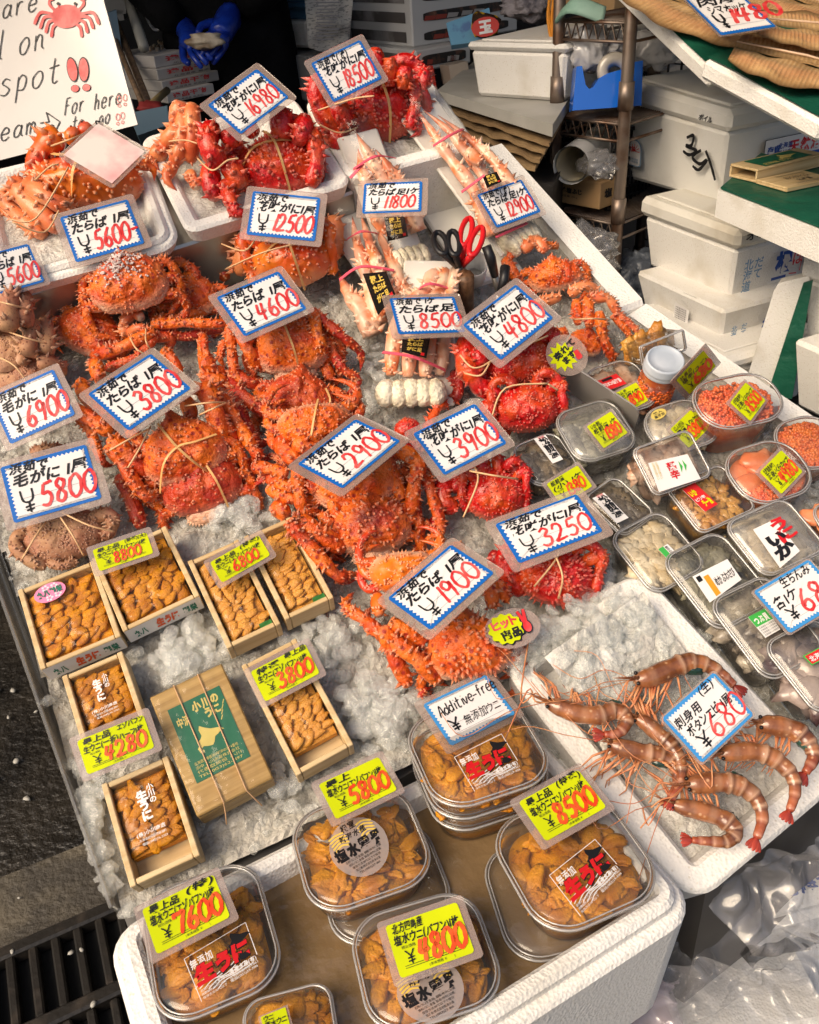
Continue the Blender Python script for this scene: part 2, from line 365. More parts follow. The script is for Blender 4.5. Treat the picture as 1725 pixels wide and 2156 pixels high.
# concrete gutter strip along the drain
Zf = lambda x, y: H(x, y, 0.0)
ga, gb = Zf(-60, 2050), Zf(250, 1915); gu = nrm(gb-ga); gv = V((0, 0, 1)).cross(gu)
GM = frame(ga, gu, V((0, 0, 1)))
mb = MB(); mb.box(GM, -2, .0, .0, 1.3, .16, .004, 0); mb.box(GM, -2, -.72, .0, 1.3, -.46, .004, 0)
mb.build('gutter_kerb', mat('gutter_concrete', (.05, .044, .036), .6, (.11, .095, .07), 14, (.45, .7), (90, .8, .006)), kind='structure')
iron = mat('cast_iron', (.016, .014, .012), .4, (.05, .04, .032), 25, (.5, .75), (120, .5, .002))
t = thing('drain_grate', 'dark cast iron drain grate in the wet ground beside the stall', 'drain grate', GM)
mb = MB()
for y in (-.455, -.305, -.155, -.012): mb.box(GM, -1.6, y-.012, .005, 1.2, y+.012, .035, .004)
mb.build('frame', iron, t)
mb = MB()
for r in range(3):
    y0 = -.443 + .15*r
    for i in range(78): x = -1.58 + .035*i; mb.box(GM, x-.007, y0, .005, x+.007, y0+.126, .03, .003)
mb.build('bars', iron, t)
mb = MB(); mb.box(GM, -1.6, -.45, .0005, 1.2, -.02, .004, 0); mb.build('pit_shade', mat('drain_dark', (.002, .002, .002), .8), t)  # near-black sheet laid under the bars, standing for the drain's unlit depth
mb = MB()
for i in range(22):
    x, y = rnd.uniform(-60, 260), rnd.uniform(1850, 2156)
    if rnd.random() < .3: y = rnd.uniform(1400, 1900); x = rnd.uniform(-10, 120)
    P = Zf(x, y) + V((0, 0, .008 if y < 2010 else .036)); s = rnd.uniform(.002, .0065)
    mb.blob(frame(P, V((cos(i), sin(i), 0)), V((0, 0, 1))), s*1.5, s, s*.5, nz=.6, seed=i, sub=1)
mb.build('litter', mat('scraps', (.36, .35, .32), .6), kind='stuff', label='pale scraps of ice and paper on the wet ground', cat='litter')
# ---------------------------------------------------------------- counter under the ice
poly = [(-90, 640), (330, 545), (745, 400), (900, 420), (1028, 318), (1318, 646), (1650, 880), (1760, 960), (1860, 1560), (1500, 1870), (1130, 1590), (880, 1606), (612, 1762), (256, 1946), (166, 1700), (34, 1262), (-90, 900)]
PW = [T(x, y, 0) for x, y in poly]; UV0 = T(CX, CY)
def uv(P): d = P - UV0; return d.dot(U), d.dot(W_)
def at(u, v, h=0.0): return UV0 + U*u + W_*v + NT*h
P2 = [uv(p) for p in PW]
def inside(u, v, pl):
    c = False; n = len(pl)
    for i in range(n):
        (a, b), (p, q) = pl[i], pl[i-1]
        if (b > v) != (q > v) and u < (p-a)*(v-b)/(q-b) + a: c = not c
    return c
mb = MB(); n = len(PW)
tp = [p - NT*.02 for p in PW]; bt = [V((p.x, p.y, .06)) for p in PW]
mb.add(tp + bt, [list(range(n)), list(range(n, 2*n))[::-1]] + [(i, (i+1) % n, n+(i+1) % n, n+i) for i in range(n)])
mb.build('display_counter', mat('counter_steel', (.10, .095, .09), .45, (.05, .045, .04), 6), label='steel counter carrying the sloping bed of ice under all the seafood', cat='counter')
# ---------------------------------------------------------------- ice
def ice_mat(name, col, col2, tr):
    return mat(name, col, .13, col2, 30, (.38, .60), (170, .9, .005), trans=tr, ior=1.31, spec=.6, coat=.3)
icebed = ice_mat('ice_bed', (.50, .475, .42), (.28, .265, .23), .0)
def seethrough(name, base, k, tint):
    m = base.copy(); m.name = name; t = m.node_tree; b = t.nodes['Principled BSDF']; o = t.nodes['Material Output']
    x = t.nodes.new('ShaderNodeMixShader'); tr = t.nodes.new('ShaderNodeBsdfTransparent'); tr.inputs[0].default_value = (*tint, 1); x.inputs[0].default_value = k
    t.links.new(tr.outputs[0], x.inputs[1]); t.links.new(b.outputs[0], x.inputs[2]); t.links.new(x.outputs[0], o.inputs[0]); MATS[name] = m; return m
icelump = seethrough('ice_lump', mat('ice_lump_base', (.86, .86, .83), .04, (.72, .71, .67), 60, (.35, .65), (240, .9, .003), spec=.8, coat=.9), .27, (.98, .99, .985))
def ih(u, v):
    p = V((u*22, v*22, 0)); f = .009*mnoise.noise(p*.35) + .004*mnoise.noise(p) + .003*mnoise.noise(p*2.3)
    d = mnoise.voronoi(p*1.9)[0]; d2 = mnoise.voronoi(p*4.1)[0]; return f + .006*(d[1]-d[0]) + .004*(d2[1]-d2[0]) - .007
us = [a for a, b in P2]; vs_ = [b for a, b in P2]; st = .0052
nu, nv = int((max(us)-min(us))/st)+2, int((max(vs_)-min(vs_))/st)+2
mb = MB(); ix = {}
for i in range(nu):
    for j in range(nv):
        u, v = min(us)+i*st, min(vs_)+j*st
        if inside(u, v, P2): ix[i, j] = len(mb.v); mb.v.append(at(u, v, ih(u, v))); mb.c.append((0, 0, 0))
for (i, j) in list(ix):
    q = [(i, j), (i+1, j), (i+1, j+1), (i, j+1)]
    if all(k in ix for k in q): mb.f.append([ix[k] for k in q]); mb.m.append(0); mb.s.append(False)
mb.build('crushed_ice', icebed, kind='stuff', label='bed of crushed ice that all the crabs and boxes lie on', cat='ice')
def lump(mb, P, r, seed, n=9, m=0, sm=False):
    """an angular piece of ice: a ball cut by random planes"""
    rr = random.Random(seed); pl = []
    for k in range(n): d = V((rr.gauss(0, 1), rr.gauss(0, 1), rr.gauss(0, 1))).normalized(); pl.append((d, rr.uniform(.45, .8)))
    sx, sy, sz = rr.uniform(.8, 1.4), rr.uniform(.7, 1.1), rr.uniform(.5, .9); a = rr.uniform(0, 6.3)
    vs, fs = ICO[2]; out = []
    for v in vs:
        p = v.copy()
        for d, k in pl:
            e = p.dot(d) - k
            if e > 0: p = p - d*e
        x, y, z = p.x*sx, p.y*sy, p.z*sz
        out.append(P + (U*(x*cos(a)-y*sin(a)) + W_*(x*sin(a)+y*cos(a)) + NT*z)*r)
    mb.add(out, fs, m, sm)
mb = MB(); k = 0
while k < 2600:
    u, v = rnd.uniform(min(us), max(us)), rnd.uniform(min(vs_), max(vs_))
    if not inside(u, v, P2): continue
    k += 1; r = rnd.choice((.0035, .0045, .006, .0085)); lump(mb, at(u, v, ih(u, v)+r*.25), r, k)
for (x, y, sx, sy, n, r0, h) in ((395, 1380, 70, 75, 46, .013, .012), (800, 1470, 95, 60, 70, .012, .012), (690, 1330, 70, 60, 40, .011, .008), (500, 1070, 110, 55, 60, .012, .01), (1240, 1210, 70, 60, 50, .012, .012), (1290, 1290, 60, 30, 30, .012, .012),
        (1105, 1385, 60, 25, 30, .011, .01), (196, 1700, 26, 150, 80, .009, .003), (225, 1850, 12, 60, 20, .009, .004), (780, 800, 40, 110, 40, .010, .01), (990, 870, 60, 60, 30, .01, .01), (800, 1530, 80, 40, 40, .011, .008), (1480, 1350, 60, 50, 26, .010, .006), (1340, 690, 60, 60, 30, .009, .006), (1180, 870, 40, 40, 20, .009, .01), (590, 1650, 60, 50, 26, .009, .002)):
    for i in range(n):
        a, b = rnd.gauss(0, .5), rnd.gauss(0, .5); r = r0*rnd.uniform(.5, 1.15)
        P = T(x + a*sx, y + b*sy, h*max(0, 1-a*a-b*b) + r*.3)
        if inside(*uv(P), P2): lump(mb, P, r, i*7+x)
mb.build('ice_lump', icelump, kind='stuff', label='loose clear lumps of ice scattered over the ice bed', cat='ice lumps')
# ---------------------------------------------------------------- foam trays, boxes
def tray(name, label, P4, depth, wall, cav, r, mats=foam, step=0, group=None, cat='foam box', taper=.96, bev=.004):
    M, w, h = fitrect(P4); t = thing(name, label, cat, M, group); f = mp(M); mb = MB()
    def ring(ins, z, k=1.0): return [f(x*k, y*k, z) for x, y in rrect(w-2*ins, h-2*ins, max(r-ins, .003), 5)]
    rg = [ring(0, -depth, taper), ring(0, -step-bev), ring(bev*.6, -step-bev*.3), ring(bev, -step)]
    if step: rg += [ring(wall*.4, -step), ring(wall*.4, -bev), ring(wall*.4+bev, 0)]
    rg += [ring(wall-bev, 0), ring(wall, -bev), ring(wall+.006, -cav), ]
    mb.loft(rg, 0, False, True, True); mb.build('body', mats, t); return t, M, w, h
def icefill(M, w, h, z, amp, name, label, seed=0, fn=None, st=.009):
    nx, ny = int(w/st), int(h/st); mb = MB(); f = mp(M)
    for j in range(ny+1):
        for i in range(nx+1):
            x, y = (i/nx-.5)*w, (j/ny-.5)*h; p = V((x*40+seed*9, y*40, seed)); zz = amp*(mnoise.noise(p) + .6*mnoise.noise(p*2.6))
            mb.v.append(f(x, y, z + zz + (fn(x/w, y/h) if fn else 0))); mb.c.append((0, 0, 0))
    for j in range(ny):
        for i in range(nx): mb.f.append([j*(nx+1)+i, j*(nx+1)+i+1, (j+1)*(nx+1)+i+1, (j+1)*(nx+1)+i]); mb.m.append(0); mb.s.append(False)
    return mb.build(name, icefine, kind='stuff', label=label, cat='ice')
icefine = ice_mat('fine_ice', (.70, .68, .63), (.50, .48, .43), .0)
# steel step that carries the rear trays
a, b = T(-110, 688, .084), T(756, 414, .084); e = nrm(b-a); M = frame(a, e, NT)
mb = MB(); mb.box(M, 0, .012, -.09, (b-a).length, .17, 0, .003); mb.build('steel_step', steel, label='stainless steel step carrying the rear foam trays of crabs', cat='shelf')
RH = .108
def q(h, *p): return [T(x, y, h) for x, y in p]
t, M, w, h = tray('foam_tray', 'white foam tray at the back under the pink smudged blank card', q(RH, (-70, 352), (283, 282), (390, 498), (-20, 618)), .024, .024, .016, .03, step=.006, group='foam trays on the step')
icefill(M, w-.05, h-.05, -.013, .004, 'tray_ice', 'fine ice in the rear tray under the big orange crab')
t, M, w, h = tray('foam_tray', 'white foam tray at the back holding the red crab priced 16980', q(RH, (292, 280), (622, 207), (738, 374), (394, 500)), .024, .02, .016, .018, group='foam trays on the step')
icefill(M, w-.045, h-.045, -.012, .004, 'tray_ice', 'fine ice in the rear tray under the crab priced 16980', 2)
t, M, w, h = tray('foam_tray', 'tall white foam box in the far corner holding the red crab priced 18500', q(RH, (626, 206), (876, 156), (1032, 300), (746, 372)), .10, .022, .04, .02, group='foam trays on the step', taper=.98)
icefill(M, w-.05, h-.05, -.018, .008, 'tray_ice', 'fine ice in the far corner box under the crab priced 18500', 3)
# foam rims along the right edge of the ice
def bar(name, label, pa, pb, hh, wd, dp, group=None):
    a, b = T(*pa, hh), T(*pb, hh); M = frame(a, b-a, NT); mb = MB(); L = (b-a).length
    f = mp(M); fn = lambda x, y, z: f(x, y, z) + U*0
    mb.box(fn, 0, -.001, -dp, L, wd, 0, .006); return mb.build(name, foam, label=label, cat='foam box', group=group)
bar('foam_box', 'long white foam box edge beside the wire rack behind the small orange crabs', (1320, 650), (1018, 308), .022, -.022, .22, 'foam box edges along the right of the ice')
bar('foam_box', 'long white foam box edge beside the printed box stack behind the roe tubs', (1770, 962), (1325, 656), .016, -.022, .2, 'foam box edges along the right of the ice')
P4 = q(.014, (884, 424), (992, 392), (1092, 566), (980, 604))
M, w, h = fitrect(P4); mb = MB(); mb.box(M, -w/2, -h/2, -.012, w/2, h/2, 0, .003); mb.build('white_board', mat('board_white', (.74, .72, .66), .4), label='flat white board between the two crab leg trays behind the scissors', cat='board')
# acrylic side sheet
acr = clear('acrylic', .16, rough=.08, gl=.05, col=(.6, .58, .54))
e0, e1, e2 = T(-30, 1190, .0), T(12, 1262, .0), T(246, 1918, .0); t = thing('acrylic_sheet', 'clear plastic side sheet holding back the ice along the left edge', 'side sheet', frame(e1, e2-e1, NT))
M = MW[t.name]; L = (e2-e1).length; mb = MB(); mb.box(M, -.1, -.002, -.055, L, .002, .018, .001); mb.build('panel', acr, t)

# ---------------------------------------------------------------- water box in front (level)
Z0 = T(600, 1735, .004).z + .012
def hq(*p, z=None): return [H(x, y, Z0 if z is None else z) for x, y in p]
tw, WM, ww, wh = tray('water_box', 'large white foam box of cloudy water in front holding the sea urchin packs', hq((233, 1908), (1115, 1528), (1478, 1856), (369, 2675)), .15, .026, .05, .030, step=.012, taper=.95)
wat = mat('pack_water', (.225, .150, .075), .03, (.16, .10, .046), 5, (.35, .65), (60, .6, .004), spec=.6, coat=.4)
f = mp(WM); mb = MB(); pts = rrect(ww-.05, wh-.05, .02, 6); nx, ny = 60, 50
for j in range(ny+1):
    for i in range(nx+1):
        x, y = (i/nx-.5)*(ww-.056), (j/ny-.5)*(wh-.056); mb.v.append(f(x, y, -.022 + .0016*mnoise.noise(V((x*30, y*30, 0))))); mb.c.append((0, 0, 0))
for j in range(ny):
    for i in range(nx): mb.f.append([j*(nx+1)+i, j*(nx+1)+i+1, (j+1)*(nx+1)+i+1, (j+1)*(nx+1)+i]); mb.m.append(0); mb.s.append(True)
mb.build('water', wat, kind='structure')
# stand below the water box
M2 = WM; mb = MB(); mb.box(M2, -ww*.44, -wh*.44, -Z0+.002, ww*.40, wh*.44, -.153, .01); mb.build('box_stand', mat('stand_dark', (.03, .028, .026), .6), label='dark stand under the large water box', cat='stand')
# ---------------------------------------------------------------- shrimp tray
SH = .03
ts, SM, sw, sh = tray('shrimp_tray', 'white foam tray on the right holding the raw brown shrimps', q(SH, (1020, 1400), (1327, 1224), (1806, 1622), (1478, 1886)), .07, .026, .028, .03, taper=.97)
def sfn(x, y): return .040*max(0, y*1.6+.22) + .012*max(0, 1-((x+.3)**2+(y-.45)**2)*5)
icefill(SM, sw-.06, sh-.06, -.018, .007, 'tray_ice', 'mound of pale ice in the shrimp tray', 5, sfn, .008)
mb = MB()
for i in range(420):
    x, y = rnd.uniform(-.46, .46), rnd.uniform(-.46, .48)
    if y < .05 and rnd.random() < .75: continue
    r = rnd.uniform(.005, .012); lump(mb, mp(SM)(x*(sw-.06), y*(sh-.06), -.02+sfn(x, y)+r*.2), r, i+900)
for i in range(150):
    u = rnd.random(); x, y = 1075 + 235*u + rnd.gauss(0, 16), 1400 - 150*u + rnd.gauss(0, 20); lump(mb, T(x, y, rnd.uniform(.02, .045)), rnd.uniform(.005, .012), i+2000)
mb.build('ice_lump', icelump, kind='stuff', label='clear ice lumps heaped in the shrimp tray', cat='ice lumps')
# ================================================================ crabs
PALE, DARK, RED = (.80, .55, .38), (.06, .008, .006), (.42, .012, .008)
shell = {}
shell['king'] = mat('king_crab_shell', (.80, .165, .012), .38, (.58, .055, .008), 34, (.42, .66), (150, .8, .006), tone=(PALE, DARK, (.42, .025, .012)), vor=(105, (.32, .022, .008), .34), coat=.08)
shell['hana'] = mat('spiny_crab_shell', (.58, .008, .008), .26, (.70, .085, .012), 30, (.46, .66), (140, .75, .006), tone=((.75, .30, .20), DARK, (.30, .006, .006)), coat=.4)
shell['peach'] = mat('peach_crab_shell', (.76, .27, .10), .36, (.66, .13, .04), 26, (.40, .65), (110, .4, .004), tone=(PALE, DARK, (.5, .05, .02)), coat=.2)
shell['amber'] = mat('amber_crab_shell', (.78, .19, .012), .36, (.58, .035, .010), 14, (.42, .66), (110, .35, .004), tone=(PALE, DARK, (.45, .02, .01)), coat=.3)
shell['pack'] = mat('packed_leg_shell', (.82, .25, .09), .3, (.88, .60, .42), 30, (.40, .58), (100, .3, .004), tone=((.86, .70, .54), DARK, (.70, .09, .03)), coat=.3, vor=(120, (.86, .58, .38), .26))
shell['hair'] = mat('hair_crab_shell', (.46, .25, .13), .6, (.34, .14, .075), 22, (.4, .6), (260, .4, .002), tone=((.62, .42, .30), (.05, .02, .015), (.42, .13, .10)), vor=(210, (.16, .045, .02), .30))
band = mat('rubber_band', (.72, .42, .16), .45)
string = mat('thin_string', (.68, .42, .22), .5)
ZM = {'f': (0, 0, 1), 'c1': (0, 207, .2), 'c2': (310.5, 172.5, .24), 'c3': (103.5, 483, .24), 'c4': (138, 724.5, .28), 'c5': (414, 552, .24), 'c6': (517.5, 828, .26), 'c7': (690, 1138.5, .28), 'c8': (897, 586.5, .24),
      'z1': (0, 0, .336), 'z2': (572.7, 0, .336), 'z3': (1145.4, 0, .336), 'z4': (0, 538, .336), 'z5': (572.7, 538, .336), 'z6': (1145.4, 538, .336), 'z7': (0, 1076, .336), 'z8': (572.7, 1076, .336), 'z9': (1145.4, 1076, .336), 'za': (0, 1603.6, .336), 'zb': (572.7, 1603.6, .336), 'zc': (1145.4, 1603.6, .336)}
def zp(k, x, y): a, b, s = ZM[k]; return a + s*x, b + s*y
OUT = {'king': ((0, 1.08), (12, .86), (30, .80), (55, .88), (80, 1.0), (108, 1.08), (130, 1.03), (155, .86), (180, .80)),
       'hana': ((0, .98), (14, .90), (35, .92), (60, 1.0), (90, 1.02), (120, 1.0), (150, .9), (180, .86)),
       'hair': ((0, .86), (20, .88), (50, .98), (90, 1.0), (130, .97), (160, .92), (180, .9))}
def outr(kind, a):
    a = abs((a + 180) % 360 - 180); o = OUT[kind]
    for (a0, r0), (a1, r1) in zip(o, o[1:]):
        if a <= a1: t = (a-a0)/(a1-a0); t = t*t*(3-2*t); return r0 + (r1-r0)*t
    return o[-1][1]
SW = ((0, .38, .30, .12), (0, -.18, .26, .10), (.5, -.2, .30, .11), (-.5, -.2, .30, .11), (.45, .3, .22, .05), (-.45, .3, .22, .05))
def dome(kind, x, y, asp, hm):
    a = math.degrees(math.atan2(x, y/asp)); r = min(1, sqrt(x*x + (y/asp)**2)/outr(kind, a))
    z = hm*(1 - r**2.4)**.62
    if kind != 'hair':
        for cx, cy, s, k in SW: z += k*math.exp(-((x-cx)**2+(y/asp-cy)**2)/(s*s*.55))*(1-r**3)*.9
    return z
def carapace(M, a, kind, mk, asp, hm, seed, parent, ns, sl, rear_pale=.8, red=0.0, dark=0.0, label=None):
    f0 = mp(M); f = lambda x, y, z: f0(x*a, y*a, z*a); mb = MB(); rr = random.Random(seed); NR, NS = 16, 52; vs = []; cc = []
    for i in range(NR+1):
        r = (i/NR)**.8
        for j in range(NS):
            th = 360*j/NS; R_ = outr(kind, th)*r*(1+.02*sin(j*2.6)*(r > .9)); x, y = R_*sin(radians(th)), R_*cos(radians(th))*asp
            z = dome(kind, x, y, asp, hm) + (.09*mnoise.noise(V((x*3.4+seed*3, y*3.4, seed))) - .07*abs(mnoise.noise(V((x*2.3, y*2.3, seed+4.4)))))*(1-r**4) + .035*mnoise.noise(V((x*11, y*11, seed)))
            vs.append(f(x, y, z)); e = max(0, (r-.74)/.26)*max(.08, min(1, (-y/asp)*1.8-.1))*rear_pale
            pl = min(1, max(0, e + .10*mnoise.noise(V((x*5, y*5, 3.3+seed)))))
            dk = dark*math.exp(-((x)**2+(y/asp-.15)**2)*6)
            cc.append((pl, min(.8, dk), min(1, max(0, red + .5*mnoise.noise(V((x*2.2, y*2.2, seed+9)))))))
    for k, (s, z) in enumerate(((1.03, -.06), (.97, -.16), (.75, -.28))):      # skirt and underside
        for j in range(NS):
            th = 360*j/NS; R_ = outr(kind, th)*s; x, y = R_*sin(radians(th)), R_*cos(radians(th))*asp
            vs.append(f(x, y, z*hm*1.4)); cc.append((max(.1, .8*(y < 0)*rear_pale+.15), 0, .2))
    fs = []
    for r in range(NR+3):
        for j in range(NS): k = (j+1) % NS; fs.append((r*NS+j, r*NS+k, (r+1)*NS+k, (r+1)*NS+j))
    fs.append([(NR+3)*NS+j for j in range(NS)][::-1]); mb.add(vs, fs, 0, True, cc)
    n = NT; cen = f(0, 0, 0)
    for i in range(ns):                                                        # spines over the shell
        th, r = rr.uniform(0, 360), sqrt(rr.random())*.94; R_ = outr(kind, th)*r; x, y = R_*sin(radians(th)), R_*cos(radians(th))*asp; e = .02
        z = dome(kind, x, y, asp, hm); g = V(((dome(kind, x-e, y, asp, hm)-dome(kind, x+e, y, asp, hm))/(2*e), (dome(kind, x, y-e, asp, hm)-dome(kind, x, y+e, asp, hm))/(2*e), 1.3))
        L = sl*rr.uniform(.45, 1.2); d = M.to_3x3() @ g
        mb.cone(f(x, y, z-.02), d, a*(.03+L*.26), a*(L*1.15+.02), 5, 0, (.05, 0, .25), (.55, 0, 0))
    for j in range(int(34 if kind != 'hair' else 26)):                         # teeth round the edge
        th = 360*(j+rr.random()*.6)/34; R_ = outr(kind, th); x, y = R_*sin(radians(th)), R_*cos(radians(th))*asp; L = sl*rr.uniform(.8, 1.7) + .03
        mb.cone(f(x*.97, y*.97, .0), M.to_3x3() @ V((x, y, .25)), a*.045, a*L, 5, 0, (.15, 0, .1), (.7, 0, 0))
    return mb.build('carapace', shell[mk], parent, label)
def limbw(parent, P, rm, mk, seed, tip, red):
    ZM['w'] = (0, 0, 1); limb(parent, 'w', None, rm, mk, seed, 0, tip, 'leg', .8, False, red, P)
def limb(parent, zk, pts, r, mk, seed, h0, tip=False, name='leg', spk=1.0, cut=False, red=0.0, PW_=None):
    rr = random.Random(seed); s = ZM[zk][2]; P = []; rad = []
    for p in pts or ():
        x, y = zp(zk, p[0], p[1]); P.append(T(x, y, max(.006, p[2]) + h0))
    P = PW_ or P; rm = r if PW_ else r*s*pxm(P[0])*1.2; K = 6; Q = spl(P, K); n = len(Q); cc = []
    for i in range(n):
        t = i/(n-1); j = i % K; jd = min(j, K-j)/K; k = 1 - .24*math.exp(-(jd*5)**2)*(0 < i < n-1)
        g = (1-.62*t**1.5) if tip else 1 - .18*t
        if not tip: g *= min(1, .62 + min(i, n-1-i)*.30)
        if tip and i > n-K: g *= max(.08, (n-1-i)/K*.95+.05)
        rad.append(rm*k*g); dk = max(0, min(.93, ((i-(n-K*.75))/(K*.6)))) if tip else 0
        cc.append((.0 + .12*(jd < .1), dk, min(1, max(0, red + .55*mnoise.noise(V((i*.3, seed*1.7, 0)))+(.35*t if tip else 0)))))
    if cut: cc[-1] = cc[-2] = (1, 0, 0)
    mb = MB(); mb.tube(Q, rad, 9, 0, True, True, .86, cc)
    for i in range(len(mb.v)):                                                 # pale underside
        q0 = Q[min(i//9, n-1)]; d = (mb.v[i]-q0)
        if d.length > 1e-6 and d.normalized().dot(NT) < -.35: c = mb.c[i]; mb.c[i] = (min(1, c[0]+.55), c[1], c[2])
    tot = sum((Q[i+1]-Q[i]).length for i in range(n-1)); cnt = int(tot/max(rm, .002)*5.0*spk)
    for k in range(cnt):
        i = rr.randrange(0, max(1, n-1 - (K if tip else 0))); u = rr.random(); p = Q[i].lerp(Q[i+1], u); t = nrm(Q[i+1]-Q[i]); a = t.orthogonal().normalized(); b = t.cross(a)
        an = rr.uniform(0, 6.283); d = a*cos(an) + b*sin(an)
        if d.dot(NT) < -.2: d = -d
        rl = rad[i]; mb.cone(p + d*rl*.80, d + t*.25, rl*.28, rl*rr.uniform(.5, 1.0), 4, 0, (.0, 0, .15), (.65, 0, 0))
    return mb.build(name, shell[mk], parent)
def ribbon(mb, P, w, m=0):
    Q = spl(P, 5); n = len(Q); A = []
    for i, p in enumerate(Q):
        t = nrm(Q[min(i+1, n-1)]-Q[max(i-1, 0)]); s = nrm(t.cross(NT)); A += [p - s*w/2, p + s*w/2, p + s*w/2 + NT*.0012, p - s*w/2 + NT*.0012]
    mb.loft([A[i*4:i*4+4] for i in range(n)], m, False, True, True)
CN = [0]
def crab(label, kind, zk, c, w, fr, h0, legs, asp=1.0, hm=.42, mk=None, tail=0, bands=(), strings=(), ns=70, sl=.09, red=0, dark=0, tilt=0, spk=1.0, cat='crab', group=None, name=None, frost=False):
    CN[0] += 1; seed = CN[0]; mk = mk or kind
    P = T(*zp(zk, *c), h0); x0, y0 = zp(zk, *c); a = w*.53*ZM[zk][2]*pxm(P); tl = .55 + tilt if kind != 'hair' else .25
    P = T(x0, y0, h0 + a*tl*.42); F = nrm(T(x0 + fr[0]*20, y0 + fr[1]*20, h0) - T(x0, y0, h0))
    tow = T(x0, y0 + 20, h0) - T(x0, y0, h0); n = nrm(NT + nrm(tow)*tl); M = frame(P, F.cross(n), n)
    t = thing(name or {'king': 'king_crab', 'hana': 'spiny_crab', 'hair': 'hair_crab'}[kind], label, cat, M, group or 'crabs on the ice')
    cpo = carapace(M, a, kind, mk, asp, hm, seed, t, ns, sl, .85 if kind == 'king' else .35, red, dark)
    f0 = mp(M); f = lambda x, y, z: f0(x*a, y*a, z*a)
    if tail:
        mb = MB(); rr = random.Random(seed)
        vs, fs = ICO[3]; out = []; cc = []
        for v in vs:
            x, y, z = v.x*.62, -asp*.80 + v.y*.30*tail, -.12 + v.z*.20 + .05*mnoise.noise(v*3.5+V((seed, 0, 0)))
            out.append(f(x, y, z)); cc.append((.75 + .25*mnoise.noise(v*5), 0, max(0, .5*mnoise.noise(v*4 + V((3, 1, 0))))))
        mb.add(out, fs, 0, True, cc)
        for k in range(16):
            an = radians(200 + 140*k/15); mb.cone(f(.60*cos(an), -asp*.80+.29*tail*sin(an), -.12), M.to_3x3() @ V((cos(an)*.5, sin(an), .2)), a*.05, a*.12, 5, 0, (.8, 0, 0), (1, 0, 0))
        mb.build('abdomen', shell[mk], t)
    for i, L in enumerate(legs):
        o = L[2] if len(L) > 2 else ''
        limb(t, zk, L[0], L[1], 'peach' if 'p' in o else 'hair' if kind == 'hair' else mk, seed*31+i, 0, 't' in o, 'claw' if 'c' in o else 'leg', spk*(.6 if 'c' in o else 1), 'x' in o, .75 if 'r' in o else red*.5)
    if kind == 'king' and w*ZM[zk][2] > 95:                                    # the folded legs filling the space beside and below the shell
        rr = random.Random(seed*3)
        for s in (1, -1):
            for k in range(3):
                j = lambda: rr.uniform(-.08, .08); y0 = .35 - .42*k
                limbw(t, [f(s*.80, y0, -.15), f(s*(1.22+j()), y0 - .05 + j(), -.18), f(s*(1.30+j()), y0 - .55 + j(), -.42), f(s*(.95+j()), y0 - .85 + j(), -.55), f(s*(.62+j()), y0 - .95, -.62)], a*.17, mk, seed*7+k*2+(s > 0), True, .12)
    if kind == 'hana' and w*ZM[zk][2] > 75 and zk != 'c1':                     # thick folded legs hugging the sides
        rr = random.Random(seed*5)
        for s in (1, -1):
            for k, pts in enumerate((((.70, .55, .12), (1.08, .78, .22), (1.06, .30, .18), (1.10, -.20, .0), (.95, -.55, -.15)), ((.35, .80, .2), (.52, 1.15, .30), (.92, 1.0, .22), (1.16, .5, .05)))):
                j = lambda: rr.uniform(-.07, .07); limbw(t, [f(s*(x+j()), y*asp+j(), z+j()) for x, y, z in pts], a*(.19, .22)[k], mk, seed*9+k*2+(s > 0), False, .1)
    if bands:
        for B in bands:
            mb = MB(); ribbon(mb, [f(x, y, dome(kind, x, y, asp, hm)+.06) for x, y in B], a*.055); mb.build('rubber_band', band, cpo)
    for S in strings:
        mb = MB(); mb.tube(spl([T(*zp(zk, x, y), z) for x, y, z in S], 5), .0011, 5); mb.build('string', string, t)
    if frost:
        mb = MB(); rr = random.Random(3)
        for i in range(260):
            x, y = rr.gauss(-.12, .34), rr.gauss(.42, .26)
            if x*x+y*y > .9: continue
            lump(mb, f(x, y, dome(kind, x, y, asp, hm)+.03), a*rr.uniform(.02, .055), i)
        mb.build('frost', mat('frost', (.80, .66, .62), .35, trans=.3), t)
    return t
crab('orange king crab dusted with frost under the 5600 card', 'king', 'c3', (690, 455), 600, (-.12, -1), .075, [
 ([(380, 420, .05), (110, 330, .055), (155, 560, .045), (200, 780, .04), (330, 835, .03), (450, 820, .02)], 52, 't'), ([(430, 680, .02), (300, 520, .045), (120, 260, .06)], 60),
 ([(1040, 430, .03), (960, 300, .06), (880, 60, .07)], 66), ([(900, 60, .06), (1050, 220, .065), (1180, 300, .06), (1290, 390, .055), (1240, 500, .045), (1210, 560, .04)], 50, 't'),
 ([(150, 720, .02), (60, 760, .02), (20, 830, .012), (60, 890, .006)], 28, 'tr'), ([(330, 260, .05), (400, 360, .055), (440, 420, .04)], 50)],
 ns=60, sl=.07, bands=[], strings=[[(70, 420, .07), (200, 350, .085), (380, 350, .08)], [(110, 520, .07), (250, 420, .09), (410, 300, .08)]], frost=True, tilt=.1, hm=.48)
crab('orange king crab half hidden right of the frosted crab', 'king', 'c3', (1230, 560), 440, (.25, -1), .03, [
 ([(900, 790, .03), (1150, 770, .035), (1440, 690, .02)], 46), ([(900, 830, .04), (1180, 820, .045), (1570, 830, .04)], 46), ([(960, 860, .03), (1160, 940, .025), (1400, 900, .02), (1540, 900, .01)], 48, 'tr'),
 ([(960, 700, .03), (1040, 680, .035), (1120, 740, .03)], 48)], ns=60, sl=.07, bands=[[(-.95, .1), (-.7, .3), (-.35, .75)]], tilt=-.05)
